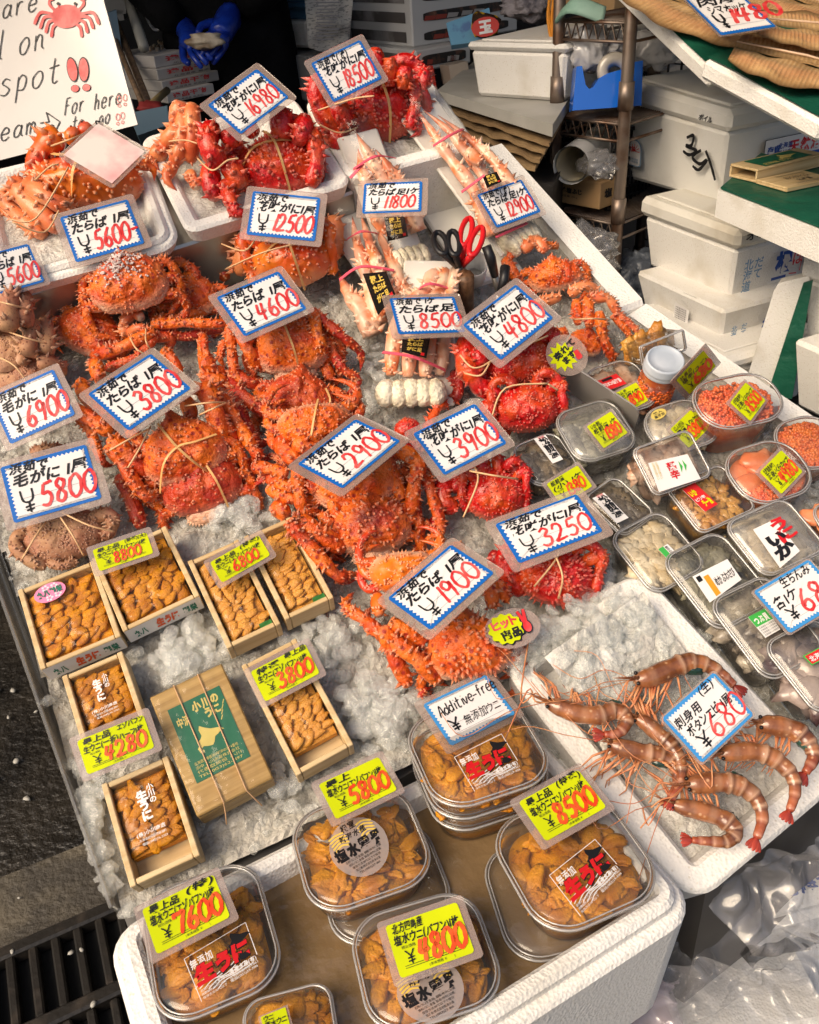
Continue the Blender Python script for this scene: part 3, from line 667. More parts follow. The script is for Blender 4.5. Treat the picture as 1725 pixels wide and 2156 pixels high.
crab('orange king crab with an open white claw below the frosted crab', 'king', 'c3', (350, 880), 500, (.6, -.8), .025, [
 ([(380, 1110, .02), (640, 1030, .04), (930, 890, .045)], 56), ([(940, 930, .04), (760, 1120, .03), (500, 1215, .02)], 42, 'r'), ([(380, 1140, .02), (420, 1240, .02), (450, 1350, .02)], 48), ([(900, 950, .03), (1070, 950, .03), (1050, 1040, .01)], 46, 'r'),
 ([(680, 930, .03), (660, 820, .04), (740, 740, .045), (820, 780, .045)], 52, 'pcx'), ([(690, 920, .03), (780, 860, .045), (860, 880, .04)], 40, 'pcx'), ([(1000, 1060, .03), (1080, 1130, .03), (1150, 1260, .02)], 45), ([(1370, 1300, .03), (1330, 1050, .03), (1350, 920, .03)], 36)],
 ns=70, sl=.07, strings=[[(710, 950, .06), (760, 1040, .065), (830, 1090, .06)], [(850, 870, .06), (850, 980, .07), (890, 1050, .06)]], red=.15)
crab('orange king crab under the 4600 card with legs curling right', 'king', 'c5', (830, 720), 580, (-.1, -1), .04, [
 ([(520, 700, .05), (320, 560, .07), (310, 760, .055), (350, 1000, .04), (500, 1120, .03)], 56, 't'), ([(570, 930, .03), (450, 760, .06), (360, 540, .07)], 60), ([(250, 700, .04), (205, 840, .035), (285, 960, .02)], 38, 't'),
 ([(1050, 470, .07), (1130, 530, .07), (1280, 650, .06), (1420, 770, .04), (1450, 850, .03), (1435, 960, .02)], 48, 'tr'), ([(1130, 620, .05), (1200, 800, .045), (1300, 950, .035), (1420, 1030, .025), (1360, 1130, .02), (1265, 1175, .012)], 46, 'tr'),
 ([(1020, 420, .075), (1060, 640, .07), (1120, 800, .05)], 58), ([(900, 450, .075), (960, 620, .07)], 48), ([(1290, 700, .04), (1290, 800, .03), (1268, 865, .02)], 24, 't')],
 ns=75, sl=.065, tail=1, bands=[[(-.25, .85), (-.08, .5), (.02, .1), (.1, -.3), (.14, -.9)]], tilt=.1, hm=.52)
crab('redder king crab tucked below the crab priced 4600', 'king', 'c5', (900, 1190), 540, (.15, -1), .02, [
 ([(250, 1010, .02), (420, 1190, .035), (710, 1370, .02)], 66, 'r'), ([(300, 960, .03), (430, 1040, .035), (560, 1090, .02)], 58, 'r'), ([(1120, 860, .03), (1180, 1040, .02)], 56), ([(60, 850, .05), (150, 940, .04), (240, 980, .03)], 60), ([(60, 640, .04), (80, 780, .04), (130, 880, .03)], 36),
 ([(390, 1280, .03), (470, 1500, .02), (570, 1590, .015), (690, 1510, .01)], 46, 'tr'), ([(250, 1060, .03), (150, 1030, .04), (60, 1010, .03)], 62)], ns=70, sl=.06, red=.55, dark=.5, bands=[[(.8, .3), (.95, 0), (.93, -.3)]])
crab('orange king crab under the 3800 card with a knotted rubber band', 'king', 'c4', (880, 800), 560, (-.22, -1), .04, [
 ([(640, 990, .03), (480, 830, .055), (330, 710, .065)], 68), ([(330, 760, .06), (430, 900, .05), (590, 1140, .035), (680, 1120, .025), (785, 1080, .015)], 54, 't'), ([(360, 660, .05), (200, 570, .06), (60, 485, .055)], 60), ([(60, 500, .05), (180, 640, .04), (285, 890, .025), (385, 900, .015)], 44, 't'),
 ([(110, 280, .045), (190, 450, .045), (400, 640, .04)], 56), ([(220, 130, .04), (260, 270, .04)], 58), ([(410, 980, .03), (480, 1130, .02), (570, 1380, .01)], 60, 'r'), ([(620, 830, .04), (560, 730, .055), (470, 650, .06)], 54),
 ([(1050, 320, .07), (1100, 450, .075), (1190, 740, .045)], 76), ([(1150, 380, .06), (1290, 590, .05), (1410, 790, .04), (1450, 860, .03), (1290, 885, .02)], 56, 't'), ([(900, 410, .06), (960, 560, .055)], 60), ([(1250, 800, .02), (1290, 890, .02)], 50), ([(1220, 400, .04), (1320, 540, .035), (1460, 750, .02), (1590, 690, .01)], 46, 'tr'), ([(1150, 850, .03), (1240, 760, .04), (1330, 715, .035)], 30, 't')],
 ns=70, sl=.07, bands=[[(-.85, -.85), (-.45, -.25), (0, .05), (.45, .05), (.95, .1)], [(-.35, .8), (-.15, .4), (0, .05), (.25, -.4), (.55, -.85)]], strings=[[(330, 800, .075), (470, 720, .085), (640, 630, .08)], [(470, 930, .075), (560, 780, .085), (640, 620, .08)], [(900, 465, .09), (1080, 440, .1), (1210, 440, .08)], [(1010, 530, .085), (1120, 480, .1), (1215, 440, .08)]], tilt=.12, hm=.5)
crab('dark red king crab lying beneath the crab priced 3800', 'king', 'c4', (1010, 1040), 530, (-.2, -1), .018, [
 ([(580, 1130, .01), (720, 1160, .015), (890, 1225, .015)], 42), ([(1220, 1000, .02), (1290, 920, .025)], 50), ([(640, 1160, .012), (560, 1150, .015), (420, 1120, .01)], 30, 'tr')], ns=80, sl=.06, red=.75, tail=1, bands=[[(.35, .3), (.5, -.2), (.55, -.9)]], dark=.2)
crab('orange spiny king crab standing behind the 2900 card', 'king', 'c6', (560, 270), 530, (.1, 1), .045, [
 ([(270, 380, .04), (330, 480, .05), (430, 560, .05)], 72), ([(420, 380, .06), (480, 440, .06), (560, 460, .05)], 70), ([(780, 200, .03), (880, 190, .02)], 30, 'tr')], ns=150, sl=.06, asp=.8, bands=[[(-.2, -.75), (-.1, -.3), (.1, .35)]], hm=.6)
crab('king crab with a pale knobbly tail rim under the 2900 card', 'king', 'c6', (880, 660), 640, (-.1, -1), .04, [
 ([(420, 590, .06), (430, 800, .05), (460, 940, .04), (560, 960, .03), (655, 968, .02)], 58, 't'), ([(470, 640, .05), (560, 800, .05)], 56), ([(60, 600, .04), (200, 610, .045), (330, 660, .05)], 52), ([(160, 670, .03), (380, 770, .04)], 56), ([(180, 770, .025), (400, 870, .03)], 56), ([(230, 900, .02), (340, 1000, .02)], 70),
 ([(150, 690, .02), (110, 720, .02), (30, 765, .01)], 32, 'tr'), ([(330, 560, .03), (220, 520, .02), (150, 560, .01)], 30, 'tr'), ([(330, 590, .03), (200, 500, .02), (120, 590, .01)], 24, 'tr'),
 ([(1230, 450, .07), (1400, 560, .07), (1370, 700, .06), (1340, 980, .035)], 60), ([(1440, 620, .05), (1500, 800, .04), (1585, 1090, .025), (1500, 1170, .015), (1400, 1212, .008)], 54, 't'), ([(1180, 600, .055), (1260, 860, .045)], 54), ([(1330, 720, .06), (1380, 660, .065), (1400, 600, .06)], 34, 't'), ([(1490, 1040, .02), (1430, 1100, .012), (1375, 1165, .006)], 26, 'tr')],
 ns=60, sl=.09, tail=1.2, hm=.45, bands=[], tilt=.1)
crab('king crab with a purple brown centre below the 2900 card', 'king', 'c6', (1010, 1050), 570, (-.1, -1), .022, [
 ([(790, 1265, .02), (580, 1120, .045), (390, 1000, .05)], 74), ([(360, 1030, .055), (480, 1190, .045), (730, 1470, .025), (830, 1472, .015), (935, 1458, .006)], 64, 't'), ([(700, 1060, .035), (600, 980, .035)], 50), ([(700, 860, .045), (750, 1020, .035)], 54), ([(730, 1500, .018), (820, 1525, .012), (910, 1505, .006)], 34, 'tr'), ([(690, 1300, .015), (770, 1350, .008)], 26, 'tr')],
 ns=85, sl=.12, tail=1.2, dark=.85, hm=.5, red=.1)
crab('amber spiny king crab peeking out behind the 1900 card', 'king', 'c7', (570, 250), 450, (.1, 1), .04, [
 ([(370, 410, .04), (390, 560, .045)], 56), ([(800, 100, .03), (900, 60, .03), (1020, 40, .02)], 44)], ns=130, sl=.08, asp=.85, mk='amber', hm=.62)
crab('long spined king crab in front of the 1900 card', 'king', 'c7', (1060, 800), 560, (-.15, -1), .035, [
 ([(850, 1050, .02), (670, 890, .045), (490, 740, .055)], 68), ([(730, 770, .045), (470, 600, .06)], 58), ([(430, 640, .055), (480, 820, .04), (610, 1090, .015)], 66), ([(410, 710, .05), (270, 590, .045), (140, 500, .04), (160, 430, .03), (205, 385, .02)], 48, 't'), ([(700, 1170, .008), (730, 1125, .012), (805, 1098, .006)], 30, 'tr'), ([(290, 570, .04), (305, 530, .035), (340, 485, .025)], 22, 't'), ([(290, 640, .03), (370, 690, .035)], 40),
 ([(1230, 290, .06), (1240, 510, .045)], 60), ([(1290, 310, .055), (1350, 460, .04)], 46), ([(1420, 880, .02), (1470, 820, .02), (1510, 790, .01)], 30, 'tr')], ns=95, sl=.15, hm=.55, tilt=.05)
crab('amber king crab bound with crossed bands under the 12500 card', 'hana', 'c2', (1260, 1560), 640, (-.1, -1), .045, [
 ([(840, 1210, .06), (740, 1350, .06), (690, 1570, .03)], 92, 'p'), ([(860, 1330, .06), (840, 1500, .06), (810, 1670, .03)], 90, 'p'), ([(930, 1300, .06), (930, 1480, .06)], 70), ([(1590, 1210, .06), (1660, 1350, .055), (1600, 1580, .03)], 80, 'p'), ([(660, 1560, .025), (640, 1640, .02), (700, 1740, .01)], 60, 'r'), ([(1680, 1360, .03), (1640, 1480, .03), (1700, 1500, .02)], 50)],
 ns=110, sl=.06, mk='amber', hm=.62, bands=[[(-.95, -.2), (-.4, .15), (.05, .25), (.6, .3), (1, .25)], [(-.2, .8), (0, .3), (.12, -.2), (.25, -.85)]], strings=[[(650, 1420, .08), (850, 1480, .1), (960, 1360, .1)], [(690, 1640, .06), (1000, 1500, .1), (1300, 1420, .1)]], asp=.8)
crab('red spiny crab with rubber bands under the 16980 card', 'hana', 'c2', (1130, 760), 660, (-.1, -1), .10, [
 ([(560, 400, .16), (530, 560, .165), (650, 720, .14)], 100), ([(700, 410, .17), (770, 570, .15)], 90), ([(690, 670, .14), (840, 920, .12)], 96), ([(540, 740, .13), (590, 1030, .11)], 92), ([(690, 900, .12), (740, 1080, .115), (800, 1150, .112), (905, 1110, .11)], 68, 't'), ([(1170, 240, .17), (1190, 500, .15)], 105), ([(1380, 320, .16), (1330, 530, .15)], 100), ([(1450, 420, .15), (1490, 700, .13), (1430, 920, .11)], 80),
 ([(300, 170, .17), (260, 420, .14), (150, 560, .12), (60, 680, .11)], 88, 'p'), ([(330, 270, .16), (300, 560, .14), (230, 720, .12), (170, 850, .115), (260, 955, .108)], 74, 'pt'), ([(390, 200, .17), (400, 480, .15), (380, 700, .12)], 70, 'p'), ([(365, 800, .115), (400, 860, .115), (450, 930, .11)], 54, 'px'), ([(20, 640, .115), (60, 720, .11), (110, 780, .108)], 40, 'pt')],
 ns=150, sl=.09, hm=.62, bands=[[(-1.0, -.35), (-.65, .1), (-.3, .35), (.3, .42), (.9, .5)], [(-.2, .95), (.05, .45), (.2, -.2), (.3, -.9)]], strings=[[(440, 670, .17), (570, 775, .175), (700, 690, .18), (800, 670, .18)], [(190, 520, .15), (330, 510, .16), (440, 540, .16)]], asp=.85)
crab('largest red spiny crab under the 18500 card in the corner', 'hana', 'z2', (650, 690), 520, (-.1, -1), .10, [
 ([(310, 480, .17), (290, 650, .15), (420, 810, .12)], 70), ([(330, 790, .12), (440, 920, .11)], 60), ([(400, 640, .16), (480, 790, .13)], 62), ([(650, 310, .19), (660, 480, .17)], 56), ([(740, 360, .19), (745, 540, .16)], 48), ([(840, 420, .18), (820, 560, .16)], 54), ([(885, 500, .16), (900, 650, .14), (860, 810, .12)], 44), ([(900, 720, .125), (920, 820, .115), (860, 862, .11)], 30, 't'), ([(280, 640, .14), (330, 780, .13)], 46)],
 ns=150, sl=.085, hm=.66, bands=[[(-1, .1), (-.4, .25), (.1, .3), (.8, .35)], [(0, .8), (.15, .3), (.3, -.3), (.25, -.8)]], strings=[[(290, 690, .17), (500, 620, .19), (640, 600, .2)], [(300, 780, .14), (420, 830, .13), (530, 800, .13)]], asp=.82)
crab('bright red spiny crab under the 4800 card', 'hana', 'c8', (810, 720), 560, (-.25, -1), .045, [
 ([(390, 510, .07), (330, 700, .07), (430, 900, .055), (570, 1010, .035)], 92), ([(430, 620, .075), (500, 760, .07)], 80), ([(1040, 480, .06), (1080, 600, .05)], 60)], ns=150, sl=.06, hm=.55, strings=[[(300, 670, .1), (390, 770, .1), (480, 775, .1), (620, 700, .1), (1070, 500, .1)], [(340, 830, .09), (480, 850, .1), (560, 740, .1)]], asp=.82)
crab('bright red spiny crab below the crab priced 4800', 'hana', 'c8', (890, 1140), 520, (-.2, -1), .03, [
 ([(950, 850, .04), (1090, 910, .05), (1160, 1090, .03)], 82), ([(520, 1080, .03), (600, 1240, .025)], 76), ([(240, 820, .025), (290, 960, .025), (240, 1075, .015)], 56, 'r'), ([(600, 1330, .02), (740, 1350, .015)], 50, 'r')], ns=150, sl=.06, hm=.6, strings=[[(580, 1210, .08), (700, 960, .1), (1070, 920, .1)], [(1075, 925, .09), (1160, 980, .08)]], asp=.86)
crab('red spiny crab under the 3900 card tied with string', 'hana', 'z5', (1400, 1500), 340, (-.1, -1), .025, [
 ([(1090, 1410, .03), (1060, 1520, .03), (1150, 1600, .02)], 62), ([(1180, 1380, .035), (1130, 1480, .03)], 50), ([(1320, 1270, .05), (1350, 1390, .045)], 40), ([(1410, 1250, .055), (1430, 1370, .045)], 42), ([(1510, 1280, .05), (1550, 1420, .035)], 44), ([(960, 1180, .03), (900, 1260, .02)], 60, 'r'), ([(1010, 1640, .015), (1060, 1720, .01)], 46, 'r')], ns=130, sl=.075, hm=.55, strings=[[(1270, 1320, .07), (1290, 1420, .085), (1200, 1640, .06)], [(1240, 1350, .08), (1400, 1380, .09), (1540, 1400, .07)]])
crab('small red spiny crab almost hidden behind the 2900 and 3900 cards', 'hana', 'z5', (850, 1090), 150, (-.2, -1), .03, [([(960, 1120, .03), (1040, 960, .03), (1090, 940, .02)], 34), ([(800, 1180, .03), (880, 1220, .02)], 34)], ns=90, sl=.11, hm=.6)
crab('round red spiny crab in front of the 3250 card', 'hana', 'f', (1168, 1212), 150, (.1, -1), .025, [([(1092, 1150, .045), (1060, 1190, .04), (1100, 1250, .02)], 22), ([(1050, 1160, .03), (1040, 1200, .02)], 20, 'r'), ([(1115, 1130, .05), (1090, 1180, .045)], 20), ([(1230, 1170, .04), (1236, 1220, .025)], 16)], ns=190, sl=.13, hm=.6, strings=[[(1125, 1235, .055), (1175, 1170, .08), (1165, 1140, .08)], [(1170, 1170, .085), (1185, 1215, .085), (1176, 1260, .06)]], asp=.88)
crab('small orange king crab lying by the knife near the white rim', 'king', 'f', (1168, 578), 100, (-.3, -1), .02, [([(1070, 548, .03), (1100, 512, .04), (1176, 520, .03)], 9), ([(1062, 545, .03), (1090, 590, .02)], 12), ([(1100, 528, .04), (1126, 505, .045), (1150, 530, .04)], 13, 'p'), ([(1125, 640, .02), (1180, 625, .02)], 12, 'p')], ns=70, sl=.09, asp=.8)
crab('orange king crab with its legs tied upright beside the jar', 'king', 'z6', (262, 540), 190, (.3, -1), .02, [([(200, 280, .05), (215, 430, .04)], 34), ([(275, 260, .06), (285, 450, .045)], 40), ([(345, 350, .055), (375, 520, .035), (440, 655, .01)], 36), ([(290, 270, .05), (400, 270, .05), (470, 370, .035), (595, 490, .02), (570, 585, .008)], 32, 'pt'), ([(430, 370, .035), (540, 510, .02), (465, 570, .01)], 24, 't'), ([(160, 250, .03), (240, 190, .04), (340, 215, .03)], 34, 'px'), ([(60, 520, .02), (150, 470, .03)], 40)], ns=60, sl=.09, strings=[[(190, 400, .06), (300, 395, .08), (390, 400, .06)]])
crab('biggest orange red crab behind the pink smudged blank card', 'hana', 'c1', (880, 900), 1080, (.15, -1), .105, [
 ([(640, 380, .17), (440, 540, .16), (370, 820, .13)], 130), ([(760, 330, .19), (780, 480, .17)], 84), ([(890, 280, .19), (920, 420, .17)], 80), ([(1380, 670, .13), (1600, 730, .12), (1625, 870, .108)], 62, 't'),
 ([(160, 880, .13), (260, 1060, .13), (620, 1380, .11)], 110, 'p'), ([(40, 980, .12), (140, 1170, .11), (460, 1450, .10)], 100, 'p'), ([(280, 880, .14), (520, 1060, .14), (790, 1180, .12)], 90, 'p'), ([(20, 1090, .10), (220, 1380, .08)], 80, 'p'), ([(340, 1390, .09), (490, 1530, .07), (640, 1640, .05)], 84, 'r'), ([(-20, 1500, .06), (100, 1450, .07), (200, 1400, .07)], 24, 'r')],
 ns=120, sl=.07, mk='amber', red=.35, hm=.55, bands=[[(-.75, .6), (-.3, .3), (-.1, .25)], [(-.2, -.6), (.0, -.1), (.15, .4)]], strings=[[(540, 500, .2), (740, 430, .22), (960, 340, .2)], [(370, 860, .17), (520, 720, .19), (620, 690, .19)], [(100, 1270, .17), (380, 1260, .17), (720, 720, .2)], [(130, 1300, .16), (460, 1410, .14), (620, 1180, .15)]], asp=.62)
# hair crabs
def hair(label, zk, c, w, fr, h0, legs, **k): return crab(label, 'hair', zk, c, w, fr, h0, legs, ns=420, sl=.022, spk=1.6, hm=.42, group='hair crabs at the left edge', **k)
hair('brown hair crab with a black tag under the 5800 card', 'z7', (385, 160), 480, (.12, 1), .02, [([(170, 130, .03), (90, 190, .035), (150, 290, .03), (290, 350, .02)], 44, 'c'), ([(590, 40, .03), (690, 20, .035), (700, 110, .025), (640, 170, .02)], 42, 'c'), ([(150, 120, .02), (110, 140, .025), (140, 200, .02)], 30), ([(560, 20, .035), (620, 60, .03)], 34), ([(300, 320, .025), (400, 345, .025), (480, 310, .02)], 30)],
 strings=[[(140, 300, .05), (210, 180, .06), (285, 70, .05)], [(525, 280, .04), (460, 160, .06), (380, 40, .06)], [(380, 5, .06), (560, 90, .06), (720, 130, .045)]], asp=.78)
hair('brown hair crab with folded claws at the left edge, topmost of its pile', 'z4', (-70, 380), 260, (.6, -.8), .07, [([(40, 470, .09), (60, 330, .10), (80, 230, .10)], 66, 'c'), ([(130, 440, .08), (160, 340, .09), (140, 230, .09)], 60, 'c'), ([(-10, 300, .09), (10, 220, .09)], 40)], strings=[[(0, 290, .13), (80, 310, .13), (190, 340, .11)]])
hair('brown hair crab in the middle of the pile above the 6900 card', 'z4', (20, 590), 300, (.8, -.6), .04, [([(170, 620, .06), (190, 520, .065), (210, 420, .06)], 62, 'c'), ([(270, 620, .05), (300, 520, .055), (270, 410, .05)], 60, 'c'), ([(110, 640, .05), (180, 660, .04)], 40)], strings=[[(60, 480, .085), (160, 515, .09), (290, 550, .075)]])
hair('brown hair crab at the bottom of the pile touching the 6900 card', 'z4', (170, 740), 380, (.3, 1), .015, [([(240, 660, .045), (330, 680, .04), (400, 740, .02)], 50, 'c'), ([(300, 640, .04), (380, 700, .03)], 30), ([(200, 1240, .015), (300, 1210, .02), (420, 1215, .01)], 34)], strings=[[(0, 640, .07), (90, 690, .075), (170, 790, .06)]])
# ================================================================ price cards
def zig(w, h, n, d):
    """white field with a saw-tooth edge"""
    pts = []
    def edge(x0, y0, x1, y1, k):
        dx, dy = (x1-x0)/k, (y1-y0)/k; L = sqrt(dx*dx+dy*dy); nx, ny = -dy/L*d, dx/L*d
        for i in range(k): pts.append((x0+dx*i, y0+dy*i)); pts.append((x0+dx*(i+.5)+nx, y0+dy*(i+.5)+ny))
    k = n; j = max(4, int(n*h/w))
    edge(-w/2, -h/2, w/2, -h/2, k); edge(w/2, -h/2, w/2, h/2, j); edge(w/2, h/2, -w/2, h/2, k); edge(-w/2, h/2, -w/2, -h/2, j)
    return pts
PRN = [paper, cardblue, ink, redink, yelcard, orink, lightblue, greyink]
def card(label, quad, hc, kind, l1='', l2='', price='', l3='', asp=None, lean=.012, milk=1, group=None, fixed=None, marg=.10, extra=None, y1=.29, y2=.085, sub=None):
    asp = asp or (1.40 if kind != 'y' else 1.45)
    P4 = fixed or pose(quad, hc, asp, lean); M, w, h = (fitskew if fixed else fitrect)(P4)
    g = group or ('yellow price cards' if kind == 'y' else 'blue edged price cards')
    t = thing('price_card', label, 'price card', M, g); f = mp(M)
    mb = MB(); o = w*marg; mb.prism(M, rrect(w+2*o, h+2*o*.8, w*.05, 4), -.0016, -.0004); mb.build('laminate', lam, t)
    mb = MB(); F = lambda x, y, z=0: f(x*w, y*h, z); r = h/w
    if kind in ('b', 'lb'):
        mb.face(M, rrect(w, h, .002, 1), .0002, 1 if kind == 'b' else 6); mb.face(M, zig(w*.925, h*.895, 18, w*.028), .0005, 0)
        k = dict(m=2, z=.0010)
        for yy in (-.14, -.33): stroke(mb, [(-.36, yy), (.40, yy)], .006, F, 7, .0008, 1, r)
        text(mb, l1, F, -.43, y1+.025, .17, w=.46 if len(l1) < 4 else .60, bold=.032, shear=.28, jit=.22, sx=r, **k)
        text(mb, l2, F, -.42, y2, .205, w=.86, bold=.034, shear=.28, jit=.22, sx=r, **k)
        if price:
            yw = .30
            for st in YEN: stroke(mb, [(-.36+px*.15, -.40+py*.40) for px, py in st], .032, F, 2, .0010, 5, r)
            n = len(price); hh = .40; adv = min(.60, .58/(hh*r)/max(n, 1))
            write(mb, price, F, -.17, -.37, hh, .052, DG, adv*1.15, 3, r, .10, .03, .0011, adv*1.9)
    elif kind == 'y':
        mb.face(M, rrect(w, h, w*.045, 4), .0002, 4)
        for yy in (-.33, -.37): stroke(mb, [(-.40, yy), (.38, yy)], .012, F, 2, .0008, 1, r)
        text(mb, l1, F, -.44, .30, .17, w=.42, bold=.022, shear=.2, jit=.2, sx=r, m=2, z=.0010)
        if l3: text(mb, l3, F, .08, .36, .16, w=.40, bold=.022, shear=.2, jit=.2, sx=r, m=2, z=.0010)
        text(mb, l2, F, -.46, .08, .19, w=.90, bold=.022, shear=.2, jit=.2, sx=r, m=2, z=.0010)
        text(mb, '税込価格', F, -.38, -.02, .06, bold=0, sx=r, m=2, z=.0010); text(mb, '(本体価格 ¥      )', F, -.1, -.46, .055, bold=0, sx=r, m=2, z=.0010)
        if price:
            for st in YEN2: stroke(mb, [(-.36+px*.13, -.32+py*.26) for px, py in st], .026, F, 2, .0010, 5, r)
            n = len(price); hh = .44; adv = min(.62, .58/(hh*r)/max(n, 1))
            write(mb, price, F, -.20, -.36, hh, .085, DG, adv*1.15, 5, r, .10, .03, .0011, adv*1.9)
    if extra: extra(mb, F, r)
    mb.build('printed_sheet', PRN, t)
    return t, M, w, h
HY = '浜茹で'
B = [
 ('blue edged card reading 16980 in front of the person in black', [(440, 222), (540, 142), (608, 206), (505, 283)], .20, HY, '花咲がに1尾', '16980'),
 ('blue edged card reading 18500, farthest back', [(656, 134), (761, 81), (801, 165), (702, 217)], .20, HY+'(特)', '花咲がに1尾', '18500'),
 ('blue edged card reading 11800 on the upright crab leg pack', [(766, 390), (890, 378), (887, 449), (764, 446)], .14, HY, 'たらば足1ケ', '11800'),
 ('blue edged card reading 12900 on the long crab leg pack by the rim', [(1004, 410), (1097, 378), (1140, 445), (1046, 480)], .085, HY+'(特)', 'たらば足1ケ', '12900'),
 ('blue edged card reading 12500 on the amber crab', [(530, 404), (674, 414), (664, 512), (522, 490)], .115, HY, '花咲がに1尾', '12500'),
 ('blue edged card reading 5600 below the pink smudged blank card', [(126, 460), (269, 417), (304, 514), (160, 551)], .125, HY, 'たらば 1尾', '5600-'),
 ('blue edged card ending in 600, cut off by the left edge above the hair crabs', [(-48, 540), (60, 514), (94, 592), (-8, 622)], .12, HY, 'たらば 1尾', '5600'),
 ('blue edged card reading 4600 in the middle of the king crabs', [(455, 628), (585, 570), (648, 652), (515, 706)], .115, HY, 'たらば 1尾', '4600'),
 ('blue edged card reading 8500 lying across the crab leg packs', [(815, 627), (957, 626), (980, 699), (844, 704)], .105, HY+' 1ケ', 'たらば足', '8500'),
 ('blue edged card reading 4800 on the bright red crab', [(974, 683), (1087, 600), (1165, 668), (1055, 760)], .115, HY, '花咲がに1尾', '4800'),
 ('blue edged card reading 3800 on the king crab with the knotted band', [(181, 830), (318, 746), (403, 817), (274, 906)], .11, HY, 'たらば 1尾', '3800'),
 ('blue edged card reading 6900 on the hair crab pile', [(-16, 826), (114, 785), (156, 862), (17, 950)], .075, HY, '毛がに 1尾', '6900'),
 ('blue edged card reading 5800 behind the tagged hair crab', [(0, 985), (178, 936), (218, 1050), (30, 1100)], .07, HY, '毛がに 1尾', '5800'),
 ('blue edged card reading 2900 on the king crab with the pale tail rim', [(621, 978), (749, 886), (846, 926), (724, 1027)], .115, HY, 'たらば 1尾', '2900'),
 ('blue edged card reading 3900 on the string tied red crab', [(868, 911), (1001, 852), (1067, 931), (937, 1003)], .085, HY, '花咲がに1尾', '3900'),
 ('blue edged card reading 3250 above the round red crab', [(1040, 1105), (1215, 1040), (1270, 1120), (1095, 1185)], .085, HY, '花咲がに1尾', '3250'),
 ('blue edged card reading 1900 on the long spined king crab', [(811, 1259), (949, 1153), (1045, 1202), (909, 1326)], .105, HY, 'たらば 1尾', '1900'),
]
for lb, qd, hc, a, b, p in B: card(lb, qd, hc, 'b', a, b, p)
def ex(mb, F, r):
    write(mb, 'Additive-free', F, -.40, .08, .24, .024, LT, .44, 2, r, .14, .10, .001, .9)
    text(mb, '無添加ウニ', F, -.16, -.25, .20, w=.56, bold=0, shear=.2, jit=.2, sx=r, m=2, z=.001)
    for st in YEN2: stroke(mb, [(-.36+px*.15, -.30+py*.28) for px, py in st], .035, F, 2, .0010, 5, r)
P4 = [H(x, y, Z0 + z) for (x, y), z in zip([(890, 1481), (1023, 1424), (1088, 1501), (949, 1573)], (.062, .062, .052, .052))]
card('light blue card reading Additive-free on the sea urchin pack stack', None, 0, 'lb', extra=ex, fixed=P4)
def ex(mb, F, r):
    text(mb, '(生)', F, .12, .34, .17, bold=.02, shear=.2, jit=.2, sx=r, m=2, z=.001); text(mb, '刺身用', F, -.44, .16, .18, bold=.02, shear=.2, jit=.2, sx=r, m=2, z=.001)
    text(mb, 'ボタンエビ 1尾', F, -.38, -.06, .19, w=.80, bold=.02, shear=.2, jit=.2, sx=r, m=2, z=.001)
    for st in YEN2: stroke(mb, [(-.34+px*.17, -.40+py*.30) for px, py in st], .035, F, 2, .0010, 5, r)
    write(mb, '680', F, -.12, -.38, .42, .045, DG, .72, 3, r, .1, .03, .001, 1.2)
card('light blue card reading 680 lying on the raw shrimps', [(1392, 1513), (1501, 1419), (1592, 1503), (1478, 1605)], .085, 'lb', extra=ex, marg=.03)
def ex(mb, F, r):
    text(mb, '生ちんみ', F, -.12, .28, .20, w=.52, bold=.02, shear=.2, jit=.2, sx=r, m=2, z=.001); text(mb, '各1ケ', F, -.42, -.02, .22, bold=.02, shear=.2, jit=.2, sx=r, m=2, z=.001)
    for st in YEN2: stroke(mb, [(-.34+px*.17, -.36+py*.28) for px, py in st], .035, F, 2, .0010, 5, r)
    write(mb, '680', F, -.10, -.34, .44, .06, DG, .72, 3, r, .1, .03, .001, 1.2)
card('light blue card reading 680 on the small side dish tubs', [(1590, 1246), (1696, 1180), (1790, 1262), (1658, 1332)], .075, 'lb', extra=ex, marg=.03)
# the blank card
def ex(mb, F, r):
    mb.face(lambda x, y, z: F(x, y, z), [(-.5, -.5), (.5, -.5), (.5, .5), (-.5, .5)], .0003, 8)
    stroke(mb, [(.46, .50), (.52, .56), (.56, .48)], .03, F, 2, .0005, 4, r)
PRN.append(mat('smudged_paper', (.80, .72, .66), .45, (.80, .36, .36), 22, (.46, .72)))
card('blank cream card smudged with pink on the biggest crab', [(135, 322), (208, 262), (303, 316), (236, 391)], .215, 'n', extra=ex, asp=1.1, marg=.08)
Y = [
 ('yellow card reading 8800 between the two wide sea urchin boxes', [(195, 1160), (309, 1118), (321, 1163), (210, 1205)], .05, '最上品', '生ウニ(エゾバフン)1枚', '8800', '(特選)(大)'),
 ('yellow card reading 6800 on the narrow sea urchin boxes', [(440, 1185), (546, 1126), (568, 1170), (469, 1226)], .05, '最上品', '生ウニ(エゾバフン)1枚', '6800', '(特選)'),
 ('yellow card reading 4280 between the two small sea urchin boxes', [(163, 1563), (304, 1501), (321, 1570), (185, 1637)], .05, '最上品', '生ウニ(一折)ハーフ1枚', '4280', 'エゾバフン'),
 ('yellow card reading 3800 on the right small sea urchin box', [(528, 1412), (642, 1358), (674, 1415), (558, 1480)], .045, '特選', '生ウニ(エゾバフン)1枚', '3800', '最上品'),
]
for lb, qd, hc, a, b, p, c in Y: card(lb, None, 0, 'y', a, b, p, c, fixed=[T(x, y, hc + dz) for (x, y), dz in zip(qd, (.010, .010, 0, 0))])
